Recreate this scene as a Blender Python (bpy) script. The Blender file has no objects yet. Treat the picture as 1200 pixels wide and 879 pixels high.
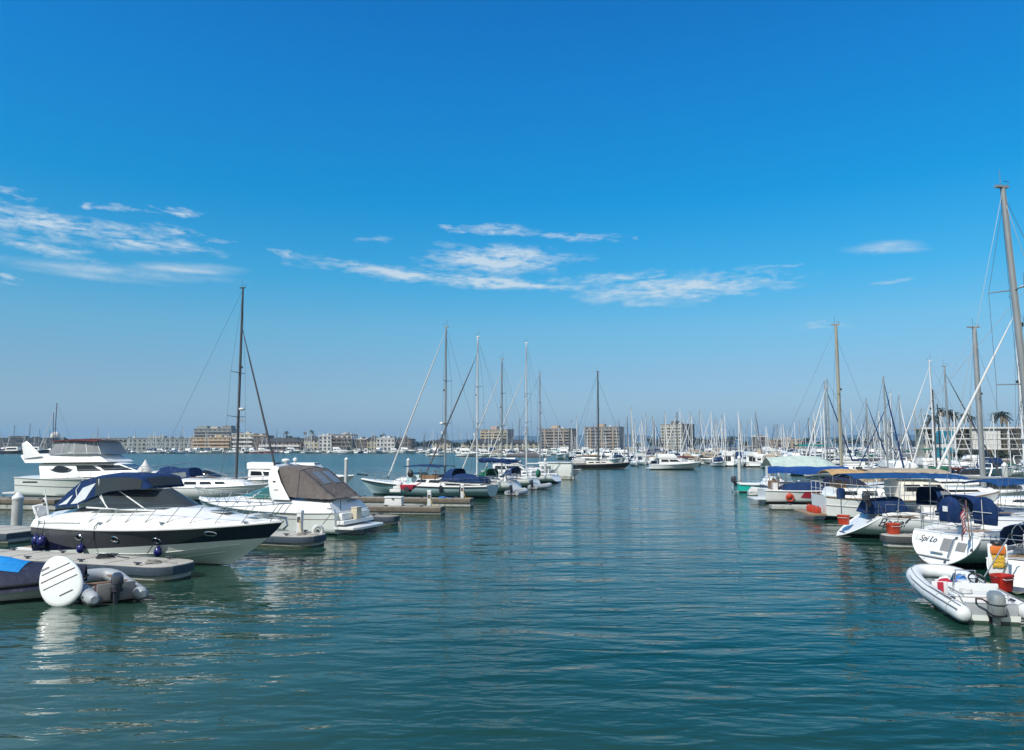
import bpy, bmesh, math, random
from mathutils import Vector, Matrix

R = math.radians
sc = bpy.context.scene
COL = sc.collection
random.seed(7)

# ------------------------------------------------------------------ camera
EYE = 4.5                    # camera height over the water
FPX = 867.0                  # focal length in photograph pixels (1200 wide)
PITCH = math.atan(82.5 / FPX)
cam_d = bpy.data.cameras.new('camera')
cam_d.sensor_width = 36.0
cam_d.lens = FPX / 1200 * 36
cam_d.clip_start = 0.1
cam_d.clip_end = 30000
cam = bpy.data.objects.new('camera', cam_d)
COL.objects.link(cam)
cam.location = (0, 0, EYE)
cam.rotation_euler = (math.pi / 2 + PITCH, 0, 0)
sc.camera = cam

# ------------------------------------------------------------------ light
SUN_EL = 47.0
SUN_AZ = 222.0               # clockwise from +Y: left of and behind the camera
sv = Vector((math.sin(R(SUN_AZ)) * math.cos(R(SUN_EL)), math.cos(R(SUN_AZ)) * math.cos(R(SUN_EL)), math.sin(R(SUN_EL))))
sun_d = bpy.data.lights.new('sun', 'SUN')
sun_d.energy = 4.5
sun_d.angle = R(0.53)
sun_d.color = (1.0, 0.955, 0.88)
sun = bpy.data.objects.new('sun', sun_d)
COL.objects.link(sun)
sun.rotation_euler = (-sv).to_track_quat('-Z', 'Y').to_euler()
sun.location = (-40, -20, 60)

sc.view_settings.view_transform = 'Standard'
sc.view_settings.look = 'None'
sc.view_settings.exposure = 0.10
sc.view_settings.gamma = 1.0
sc.view_settings.use_curve_mapping = False
sc.cycles.use_denoising = True
sc.cycles.max_bounces = 8
sc.cycles.volume_bounces = 0
sc.cycles.sample_clamp_indirect = 6.0
sc.cycles.caustics_reflective = False
sc.cycles.caustics_refractive = False


class NT:
    """small helper to write node trees in a few lines"""
    def __init__(s, tree):
        s.t = tree
        tree.nodes.clear()

    def n(s, kind, ins=None, **props):
        nd = s.t.nodes.new(kind)
        for k, v in props.items():
            setattr(nd, k, v)
        for k, v in (ins or {}).items():
            s.set(nd.inputs[k], v)
        return nd

    def set(s, sock, v):
        if isinstance(v, bpy.types.NodeSocket):
            s.t.links.new(v, sock)
        else:
            sock.default_value = v

    def m(s, op, a, b=None, c=None, clamp=False):
        nd = s.t.nodes.new('ShaderNodeMath')
        nd.operation = op
        nd.use_clamp = clamp
        for i, v in enumerate((a, b, c)):
            if v is not None:
                s.set(nd.inputs[i], v)
        return nd.outputs[0]

    def mix(s, fac, a, b, blend='MIX'):
        nd = s.t.nodes.new('ShaderNodeMix')
        nd.data_type = 'RGBA'
        nd.blend_type = blend
        s.set(nd.inputs[0], fac)
        for i, v in ((6, a), (7, b)):
            if not isinstance(v, bpy.types.NodeSocket) and len(v) == 3:
                v = (*v, 1)
            s.set(nd.inputs[i], v)
        return nd.outputs[2]

    def ramp(s, fac, stops, interp='LINEAR'):
        nd = s.t.nodes.new('ShaderNodeValToRGB')
        nd.color_ramp.interpolation = interp
        while len(nd.color_ramp.elements) < len(stops):
            nd.color_ramp.elements.new(0.5)
        for e, (p, c) in zip(nd.color_ramp.elements, stops):
            e.position = p
            e.color = c if len(c) == 4 else (*c, 1)
        s.set(nd.inputs[0], fac)
        return nd.outputs[0]


# ------------------------------------------------------------------ sky (world)
def pix_dir(px, py):
    a = (px - 600) / FPX
    b = (439.5 - py) / FPX
    ct, st = math.cos(PITCH), math.sin(PITCH)
    return Vector((a, ct - b * st, st + b * ct)).normalized()


world = bpy.data.worlds.new('World')
sc.world = world
world.use_nodes = True
W = NT(world.node_tree)
sky = W.n('ShaderNodeTexSky', sky_type='NISHITA', sun_disc=False, sun_elevation=R(SUN_EL), sun_rotation=R(SUN_AZ),
          air_density=1.0, dust_density=0.5, ozone_density=3.0, altitude=0.0)
tc = W.n('ShaderNodeTexCoord')
sep = W.n('ShaderNodeSeparateXYZ', {0: tc.outputs['Generated']})
dx, dy, dz = sep.outputs
el = W.m('ARCSINE', dz)                               # elevation in radians
az = W.m('ARCTAN2', dx, dy)                           # azimuth, 0 = straight ahead
elf = W.m('DIVIDE', el, R(40), clamp=True)
tint = W.ramp(elf, [(0.000, (0.62, 0.69, 0.90)), (0.053, (0.585, 0.70, 0.915)), (0.135, (0.565, 0.757, 0.885)), (0.223, (0.460, 0.921, 1.013)), (0.316, (0.184, 0.975, 1.170)), (0.460, (0.000, 0.963, 1.332)), (0.670, (0.000, 0.942, 1.523)), (0.800, (0.000, 0.871, 1.523)), (1.000, (0.000, 0.708, 1.346))])
skycol = W.mix(1.0, sky.outputs[0], tint, 'MULTIPLY')
# overhead and behind the viewer the sky is whitened, neutral fill added for shaded sides
fill_back = W.m('MULTIPLY', W.m('SUBTRACT', -.10, dy), 2.0, clamp=True)
fill_up = W.m('MULTIPLY', W.m('SUBTRACT', el, R(58)), 2.2, clamp=True)
nvl = W.n('ShaderNodeTexNoise', {'Vector': tc.outputs['Generated'], 'Scale': 3.0, 'Detail': 5.0, 'Roughness': .6})
veil = W.m('MULTIPLY', W.m('MAXIMUM', fill_back, fill_up), W.m('ADD', .35, W.m('MULTIPLY', nvl.outputs[0], .9)), clamp=True)
skycol = W.mix(veil, skycol, (5.4, 5.5, 5.4))

# wisps of cloud: soft ellipses in (azimuth, elevation) filled with stretched fibrous noise
CLOUDS = [  # px, py, half width, half height, tilt (px per px), strength
    (60, 262, 120, 14, .10, 1.0), (150, 276, 90, 12, .10, .8), (55, 290, 75, 9, .12, .75), (15, 258, 60, 16, 0, .8),
    (205, 270, 34, 6, .06, .8), (205, 286, 34, 7, .0, .75), (210, 247, 24, 4, .05, .7), (110, 241, 14, 4, .2, .6),
    (262, 283, 16, 4, 0, .6), (332, 298, 18, 5, .2, .6), (12, 228, 14, 6, .2, .65), (150, 245, 30, 3, .02, .5),
    (5, 327, 12, 5, 0, .7),
    (470, 322, 110, 8, .09, .85), (585, 331, 120, 7, .06, 1.0), (580, 305, 70, 17, .0, 1.0), (600, 296, 80, 8, .10, .8),
    (585, 270, 42, 6, .05, .75), (675, 278, 46, 5, .05, .75), (530, 268, 10, 4, 0, .6), (735, 281, 14, 3, 0, .5),
    (800, 338, 120, 16, -.02, .9), (740, 326, 60, 8, 0, .7), (860, 332, 80, 9, -.03, .8), (745, 357, 40, 4, 0, .5),
    (920, 313, 30, 3, 0, .5), (975, 381, 40, 4, .05, .45), (1040, 331, 40, 3, 0, .4),
    (440, 282, 40, 4, .0, .45),
]
nv = W.n('ShaderNodeCombineXYZ', {0: W.m('MULTIPLY', az, 16.0), 1: W.m('MULTIPLY', W.m('ADD', el, W.m('MULTIPLY', az, .05)), 75.0), 2: 3.7})
n1 = W.n('ShaderNodeTexNoise', {'Vector': nv.outputs[0], 'Scale': 1.0, 'Detail': 8.0, 'Roughness': 0.62, 'Distortion': 0.5})
nv2 = W.n('ShaderNodeCombineXYZ', {0: W.m('MULTIPLY', az, 60.0), 1: W.m('MULTIPLY', el, 190.0), 2: 1.1})
n2 = W.n('ShaderNodeTexNoise', {'Vector': nv2.outputs[0], 'Scale': 1.0, 'Detail': 5.0, 'Roughness': 0.6, 'Distortion': 0.3})
wv = W.n('ShaderNodeCombineXYZ', {0: W.m('MULTIPLY', az, 22.0), 1: W.m('MULTIPLY', el, 60.0), 2: 9.3})
nw = W.n('ShaderNodeTexNoise', {'Vector': wv.outputs[0], 'Scale': 1.0, 'Detail': 5.0, 'Roughness': 0.6})
ws_ = W.n('ShaderNodeSeparateColor', {0: nw.outputs[1]})
azw = W.m('ADD', az, W.m('MULTIPLY', W.m('SUBTRACT', ws_.outputs[0], .5), .10))
elw = W.m('ADD', el, W.m('MULTIPLY', W.m('SUBTRACT', ws_.outputs[1], .5), .022))
mask = None
for (cx, cy, rx, ry, tl, stg) in CLOUDS:
    d = pix_dir(cx, cy)
    a0, e0 = math.atan2(d.x, d.y), math.asin(d.z)
    d2 = pix_dir(cx + rx, cy)
    rw = abs(math.atan2(d2.x, d2.y) - a0)
    d3 = pix_dir(cx, cy - ry)
    rh = abs(math.asin(d3.z) - e0)
    u = W.m('DIVIDE', W.m('SUBTRACT', azw, a0), rw)
    v = W.m('DIVIDE', W.m('ADD', W.m('SUBTRACT', elw, e0), W.m('MULTIPLY', u, tl * rh * rx / ry)), rh)
    q = W.m('ADD', W.m('MULTIPLY', u, u), W.m('MULTIPLY', v, v))
    g = W.m('MULTIPLY', W.m('POWER', 2.7183, W.m('MULTIPLY', q, -1.0)), stg)
    mask = g if mask is None else W.m('MAXIMUM', mask, g)
fib = W.m('ADD', W.m('MULTIPLY', W.m('SUBTRACT', n1.outputs[0], .5), 2.9), W.m('MULTIPLY', W.m('SUBTRACT', n2.outputs[0], .5), 1.7))
cl = W.m('MULTIPLY', mask, W.m('ADD', .62, fib))
cl = W.m('MULTIPLY', W.m('SUBTRACT', cl, .10), 1.55, clamp=True)
sm = None
for (cx, cy, rx, ry, tl, stg) in ((135, 318, 120, 7, -.01, .75), (215, 315, 62, 6.5, -.05, .95), (100, 323, 90, 5, .02, .5), (1036, 290, 42, 6.5, .04, 1.0), (1060, 293, 26, 4, .06, .7)):
    d = pix_dir(cx, cy)
    a0, e0 = math.atan2(d.x, d.y), math.asin(d.z)
    rw = abs(math.atan2(pix_dir(cx + rx, cy).x, pix_dir(cx + rx, cy).y) - a0)
    rh = abs(math.asin(pix_dir(cx, cy - ry).z) - e0)
    u = W.m('DIVIDE', W.m('SUBTRACT', W.m('ADD', az, W.m('MULTIPLY', W.m('SUBTRACT', ws_.outputs[0], .5), .02)), a0), rw)
    v = W.m('DIVIDE', W.m('ADD', W.m('SUBTRACT', W.m('ADD', el, W.m('MULTIPLY', W.m('SUBTRACT', ws_.outputs[1], .5), .005)), e0), W.m('MULTIPLY', u, tl * rh * rx / ry)), rh)
    q = W.m('ADD', W.m('MULTIPLY', u, u), W.m('MULTIPLY', v, v))
    g = W.m('MULTIPLY', W.m('POWER', 2.7183, W.m('MULTIPLY', q, -1.2)), stg)
    sm = g if sm is None else W.m('MAXIMUM', sm, g)
smf = W.m('MULTIPLY', sm, W.m('ADD', .72, W.m('MULTIPLY', fib, .55)))
smf = W.m('MULTIPLY', W.m('SUBTRACT', smf, .06), 1.2, clamp=True)
alpha = W.m('MULTIPLY', W.m('MAXIMUM', cl, smf), 0.82)
cloudcol = W.mix(n1.outputs[0], (4.6, 5.7, 6.6), (6.2, 6.9, 7.4))
final = W.mix(alpha, skycol, cloudcol)
bg = W.n('ShaderNodeBackground', {'Color': final, 'Strength': 0.112})
wo = W.n('ShaderNodeOutputWorld', {'Surface': bg.outputs[0]})


# ------------------------------------------------------------------ placing by the photograph
def gp(px, py, z=0.0):
    """point of the place seen at a photograph pixel, at height z"""
    d = pix_dir(px, py)
    k = (z - EYE) / d.z
    return Vector((0, 0, EYE)) + d * k


def dp(px, Y, z=0.0):
    """point at ground distance Y and height z seen in pixel column px"""
    b = math.tan(math.atan2(z - EYE, Y) - PITCH)
    x = (px - 600) / FPX * Y / (math.cos(PITCH) - b * math.sin(PITCH))
    return Vector((x, Y, z))


def zpix(py, Y):
    b = (439.5 - py) / FPX
    return EYE + Y * math.tan(math.atan(b) + PITCH)


# ------------------------------------------------------------------ materials
MATS = {}


def mat(name, col, rough=.5, metal=0.0, var=.10, scale=2.5, coat=0.0, bump=0.0, bscale=40.0, spec=.5, bands=None, dirt=None):
    """procedural surface: base colour with soft variation; bands = list of (z0, slope, colour) painted below z0+slope*x"""
    m = bpy.data.materials.new(name)
    m.use_nodes = True
    T = NT(m.node_tree)
    tc = T.n('ShaderNodeTexCoord')
    P = tc.outputs['Object']
    c = (*col, 1)
    nz = T.n('ShaderNodeTexNoise', {'Vector': P, 'Scale': scale, 'Detail': 5.0, 'Roughness': .6})
    base = c
    if bands:
        sp = T.n('ShaderNodeSeparateXYZ', {0: P})
        for (z0, sl, quad, x0, bc) in bands:
            xx = T.m('SUBTRACT', sp.outputs[0], x0)
            lim = T.m('ADD', T.m('ADD', z0, T.m('MULTIPLY', xx, sl)), T.m('MULTIPLY', T.m('MULTIPLY', xx, xx), quad))
            f = T.m('LESS_THAN', sp.outputs[2], lim)
            base = T.mix(f, base, bc)
    lo = tuple(max(0, v * (1 - var * 1.6)) for v in col[:3])
    k = T.m('MULTIPLY', T.m('SUBTRACT', nz.outputs[0], .3), 2.0, clamp=True)
    dark = T.mix(1.0, base, (1 - var * 1.5,) * 3, 'MULTIPLY')
    out = T.mix(k, dark, base)
    if dirt:
        mp = T.n('ShaderNodeMapping', {'Vector': P, 'Scale': (1, 1, .22)})
        n3 = T.n('ShaderNodeTexNoise', {'Vector': mp.outputs[0], 'Scale': dirt[1], 'Detail': 8.0, 'Roughness': .7})
        k3 = T.m('MULTIPLY', T.m('SUBTRACT', n3.outputs[0], dirt[2]), 6.0, clamp=True)
        out = T.mix(T.m('MULTIPLY', k3, dirt[3]), out, dirt[0])
    b = T.n('ShaderNodeBsdfPrincipled', {'Base Color': out, 'Metallic': metal, 'Coat Weight': coat, 'Coat Roughness': .08,
                                         'Specular IOR Level': spec})
    T.set(b.inputs['Roughness'], T.m('ADD', rough - .04, T.m('MULTIPLY', nz.outputs[0], .1)))
    if bump:
        bn = T.n('ShaderNodeTexNoise', {'Vector': P, 'Scale': bscale, 'Detail': 4.0})
        bp = T.n('ShaderNodeBump', {'Height': bn.outputs[0], 'Strength': min(1, bump), 'Distance': .035})
        T.set(b.inputs['Normal'], bp.outputs[0])
    T.n('ShaderNodeOutputMaterial', {'Surface': b.outputs[0]})
    MATS[name] = m
    return m


def glass(name, tint, clear=.5, rough=.02, k=.25):
    m = bpy.data.materials.new(name)
    m.use_nodes = True
    T = NT(m.node_tree)
    tr = T.n('ShaderNodeBsdfTransparent', {'Color': (*tint, 1)})
    df = T.n('ShaderNodeBsdfPrincipled', {'Base Color': (tint[0] * k, tint[1] * k, tint[2] * k, 1), 'Roughness': rough, 'IOR': 1.5})
    lw = T.n('ShaderNodeFresnel', {'IOR': 1.5})
    f = T.m('ADD', 1 - clear, T.m('MULTIPLY', lw.outputs[0], clear), clamp=True)
    mx = T.n('ShaderNodeMixShader', {0: f, 1: tr.outputs[0], 2: df.outputs[0]})
    T.n('ShaderNodeOutputMaterial', {'Surface': mx.outputs[0]})
    MATS[name] = m
    return m


GREY = (.30, .32, .33)
SLIME = ((.10, .11, .07), 5.0, .52, .5)
mat('white', (.80, .81, .79), .28, coat=.3, var=.05, dirt=((.55, .54, .48), 3.0, .62, .35))
mat('cream', (.74, .72, .64), .35, coat=.2, var=.05)
mat('offwhite', (.66, .67, .66), .4, var=.08)
mat('hull_white', (.76, .79, .77), .22, coat=.4, var=.06, dirt=((.50, .49, .40), 4.0, .57, .45), bands=[(.22, 0, 0, 0, (.06, .07, .10)), (.10, 0, 0, 0, (.10, .11, .07))])
mat('hull_white_blue', (.76, .79, .78), .22, coat=.4, var=.04, bands=[(.24, 0, 0, 0, (.02, .04, .16)), (.10, 0, 0, 0, (.08, .09, .08))])
mat('hull_plain', (.74, .78, .74), .22, coat=.4, var=.05, dirt=((.46, .47, .38), 4.0, .56, .5), bands=[(.06, 0, 0, 0, (.05, .08, .06))])
mat('hull_grey', (.58, .63, .62), .25, coat=.3, var=.06, dirt=((.36, .38, .34), 4.0, .57, .45), bands=[(.20, 0, 0, 0, (.02, .025, .03)), (.08, 0, 0, 0, (.06, .07, .06))])
mat('hull_blue', (.38, .53, .57), .3, coat=.3, var=.07, bands=[(.16, 0, 0, 0, (.03, .05, .06))])
mat('hull_teal', (.02, .52, .44), .25, coat=.4, var=.05, bands=[(.14, 0, 0, 0, (.55, .60, .55))])
mat('hull_dark', (.035, .028, .026), .3, coat=.3, bands=[(.30, 0, 0, 0, (.30, .14, .10)), (.16, 0, 0, 0, (.45, .42, .38))])
mat('hull_navy', (.02, .035, .10), .22, coat=.4, bands=[(.2, 0, 0, 0, (.3, .05, .04))])
mat('hull_band', (.80, .83, .80), .18, coat=.5, var=.04, dirt=((.55, .60, .55), 2.2, .62, .25),
    bands=[(3.2, 0, 0, 0, (.060, .064, .074)), (.50, 0, .031, 4.0, (.008, .008, .03)), (.30, .074, 0, 0, (.70, .76, .71)),
           (.05, .0, 0, 0, (.10, .14, .11))])
mat('hull_black_stripe', (.76, .77, .75), .25, coat=.3, bands=[(9, 0, 0, 0, (.02, .02, .025)), (1.05, .01, 0, 0, (.72, .73, .71)), (.16, 0, 0, 0, (.25, .08, .06))])
mat('navy', (.008, .035, .125), .85, var=.24, scale=2.6, bump=1.0, bscale=5.5, spec=.25, dirt=(tuple(.55 * c + .10 for c in (.008, .035, .125)), 2.2, .56, .45))
mat('blue_canvas', (.008, .07, .22), .85, var=.24, scale=2.6, bump=1.0, bscale=5.5, spec=.25, dirt=(tuple(.55 * c + .10 for c in (.008, .07, .22)), 2.2, .56, .45))
mat('royal_tarp', (.012, .085, .36), .6, var=.24, scale=2.6, bump=1.0, bscale=5.5, spec=.25, dirt=((.10, .15, .30), 2.2, .56, .45))
mat('sky_tarp', (.02, .30, .75), .6, var=.24, scale=2.6, bump=1.0, bscale=5.5, spec=.25, dirt=(tuple(.55 * c + .10 for c in (.02, .30, .75)), 2.2, .56, .45))
mat('dark_cover', (.022, .028, .065), .7, var=.24, scale=2.6, bump=1.0, bscale=5.5, spec=.25, dirt=(tuple(.55 * c + .10 for c in (.022, .028, .065)), 2.2, .56, .45))
mat('brown_canvas', (.165, .145, .135), .9, var=.24, scale=2.6, bump=1.0, bscale=5.5, spec=.25, dirt=(tuple(.55 * c + .10 for c in (.165, .145, .135)), 2.2, .56, .45))
mat('tan_canvas', (.55, .36, .16), .85, var=.24, scale=2.6, bump=1.0, bscale=5.5, spec=.25, dirt=(tuple(.55 * c + .10 for c in (.55, .36, .16)), 2.2, .56, .45))
mat('sand_canvas', (.46, .38, .28), .85, var=.24, scale=2.6, bump=1.0, bscale=5.5, spec=.25, dirt=(tuple(.55 * c + .10 for c in (.46, .38, .28)), 2.2, .56, .45))
mat('green_canvas', (.02, .16, .10), .85, var=.24, scale=2.6, bump=1.0, bscale=5.5, spec=.25, dirt=(tuple(.55 * c + .10 for c in (.02, .16, .10)), 2.2, .56, .45))
mat('teal_canvas', (.01, .22, .19), .85, var=.24, scale=2.6, bump=1.0, bscale=5.5, spec=.25, dirt=(tuple(.55 * c + .10 for c in (.01, .22, .19)), 2.2, .56, .45))
mat('grey_canvas', (.16, .16, .17), .9, var=.24, scale=2.6, bump=1.0, bscale=5.5, spec=.25, dirt=(tuple(.55 * c + .10 for c in (.16, .16, .17)), 2.2, .56, .45))
mat('burgundy', (.13, .035, .035), .85, var=.24, scale=2.6, bump=1.0, bscale=5.5, spec=.25, dirt=(tuple(.55 * c + .10 for c in (.13, .035, .035)), 2.2, .56, .45))
mat('mint_tarp', (.52, .64, .58), .7, var=.24, scale=2.6, bump=1.0, bscale=5.5, spec=.25, dirt=(tuple(.55 * c + .10 for c in (.52, .64, .58)), 2.2, .56, .45))
mat('sailcloth', (.68, .68, .66), .8, var=.12, scale=6, bump=.3, bscale=20)
mat('vinyl', (.20, .23, .25), .10, var=.2, scale=3, bump=.15, bscale=6)
mat('vinyl_white', (.68, .72, .74), .2, var=.12, scale=4, bump=.15, bscale=6)
mat('dark_glass', (.018, .022, .026), .05, var=.3, scale=2)
glass('smoke_glass', (.30, .36, .38), .55)
glass('teal_glass', (.22, .70, .66), .35)
glass('clear_vinyl', (.86, .89, .90), .70, .10, .75)
mat('chrome', (.62, .64, .66), .16, metal=1.0, var=.1)
mat('alu', (.44, .46, .46), .35, metal=.75, var=.12, scale=1.2)
mat('mast_grey', (.36, .38, .38), .4, metal=.35, var=.14, scale=.8)
mat('mast_tan', (.38, .36, .28), .45, var=.16, scale=.8)
mat('mast_dark', (.075, .075, .08), .45, var=.2, scale=1)
mat('mast_white', (.70, .72, .72), .35, var=.08, scale=1)
mat('black', (.015, .015, .017), .45, var=.2)
mat('rubber', (.028, .03, .034), .7, var=.25)
mat('rope', (.38, .36, .31), .9, var=.3, scale=30)
mat('rope_dark', (.03, .03, .04), .9, var=.3, scale=30)
mat('wire', (.16, .17, .18), .4, metal=.6)
mat('wood', (.26, .15, .075), .55, var=.3, scale=4)
mat('teak', (.34, .235, .15), .7, var=.25, scale=6)
mat('dock_board', (.36, .33, .28), .85, var=.3, scale=2.2, bump=.5, bscale=30, dirt=((.16, .15, .13), 1.2, .55, .5))
mat('dock_concrete', (.50, .48, .42), .85, var=.2, scale=1.5, bump=.4, bscale=40, dirt=((.28, .27, .24), 1.4, .56, .5))
mat('dock_fender', (.055, .085, .12), .7, var=.3, scale=3, dirt=((.25, .26, .25), 4, .6, .4))
mat('dock_float', (.48, .50, .46), .7, var=.25, scale=2, bands=[(.07, 0, 0, 0, (.045, .055, .03))], dirt=((.10, .11, .07), 2.5, .5, .7))
mat('dock_wale', (.20, .165, .125), .85, var=.3, scale=3, dirt=((.07, .07, .06), 3, .5, .6))
mat('pile', (.56, .58, .57), .7, var=.2, scale=2, dirt=((.24, .24, .20), 2.4, .55, .6))
mat('pile_cap', (.74, .76, .76), .5, var=.1)
mat('red', (.52, .022, .012), .45, var=.2, coat=.1, scale=6, dirt=((.30, .10, .07), 9, .55, .5))
mat('orange_red', (.58, .055, .018), .5, var=.2, scale=6, dirt=((.40, .14, .09), 9, .55, .5))
mat('orange', (.75, .20, .03), .6, var=.15)
mat('yellow', (.72, .46, .05), .6, var=.15)
mat('magenta_red', (.50, .02, .05), .7, var=.2)
mat('sky_blue', (.06, .24, .62), .7, var=.2)
mat('fender_blue', (.010, .013, .13), .3, coat=.3)
mat('fender_white', (.68, .69, .66), .4, var=.1)
mat('tube_grey', (.36, .39, .41), .45, var=.1, scale=2, dirt=((.36, .38, .38), 3, .6, .3))
mat('tube_white', (.70, .73, .73), .4, var=.07, scale=2, dirt=((.45, .46, .44), 3, .62, .3))
mat('engine_grey', (.33, .36, .35), .28, metal=.4, coat=.4, var=.12)
mat('engine_dark', (.05, .055, .07), .3, coat=.4)
mat('board_white', (.78, .82, .79), .3, coat=.2, var=.04)
mat('beige', (.56, .50, .38), .6, var=.1)
mat('ink', (.02, .025, .06), .5)
mat('concrete', (.40, .39, .36), .85, var=.15, scale=.3, bump=.3, bscale=3)
mat('bld_white', (.66, .65, .62), .8, var=.10, scale=.25)
mat('bld_cream', (.56, .50, .36), .8, var=.12, scale=.25)
mat('bld_tan', (.50, .37, .24), .8, var=.15, scale=.2)
mat('bld_ochre', (.48, .40, .25), .8, var=.15, scale=.2)
mat('bld_pink', (.48, .33, .27), .8, var=.12, scale=.2)
mat('bld_greygreen', (.30, .34, .32), .8, var=.15, scale=.2)
mat('bld_brown', (.19, .145, .115), .8, var=.18, scale=.2)
mat('bld_brown2', (.30, .25, .21), .8, var=.2, scale=.25)
mat('bld_brown3', (.31, .275, .24), .8, var=.2, scale=.25)
mat('bld_grey', (.26, .26, .26), .8, var=.15, scale=.2)
mat('bld_dark', (.07, .075, .08), .7, var=.2, scale=.2)
mat('roof_dark', (.06, .055, .05), .8, var=.2, scale=.5)
mat('roof_tile', (.22, .11, .07), .8, var=.25, scale=.5)
mat('window_curtain', (.26, .25, .22), .4, var=.3, scale=.4)
mat('window', (.05, .06, .068), .12, var=.4, scale=.4)
mat('teal_panel', (.0, .27, .42), .5, var=.35, scale=.35)
mat('trunk', (.14, .11, .085), .9, var=.3, scale=3)
mat('leaf_dark', (.026, .042, .026), .7, var=.4, scale=.6)
mat('leaf_mid', (.045, .070, .034), .7, var=.4, scale=.6)
mat('frond', (.045, .065, .030), .6, var=.4, scale=1)
mat('frond_dry', (.16, .12, .07), .8, var=.3, scale=1)
mat('hill', (.025, .045, .06), .95, var=.4, scale=.004)
mat('shore', (.20, .19, .17), .9, var=.3, scale=.1)
mat('flag_red', (.45, .03, .05), .8, var=.1)
mat('flag_white', (.70, .68, .68), .8, var=.06)
mat('flag_blue', (.02, .035, .15), .8, var=.1)


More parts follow.
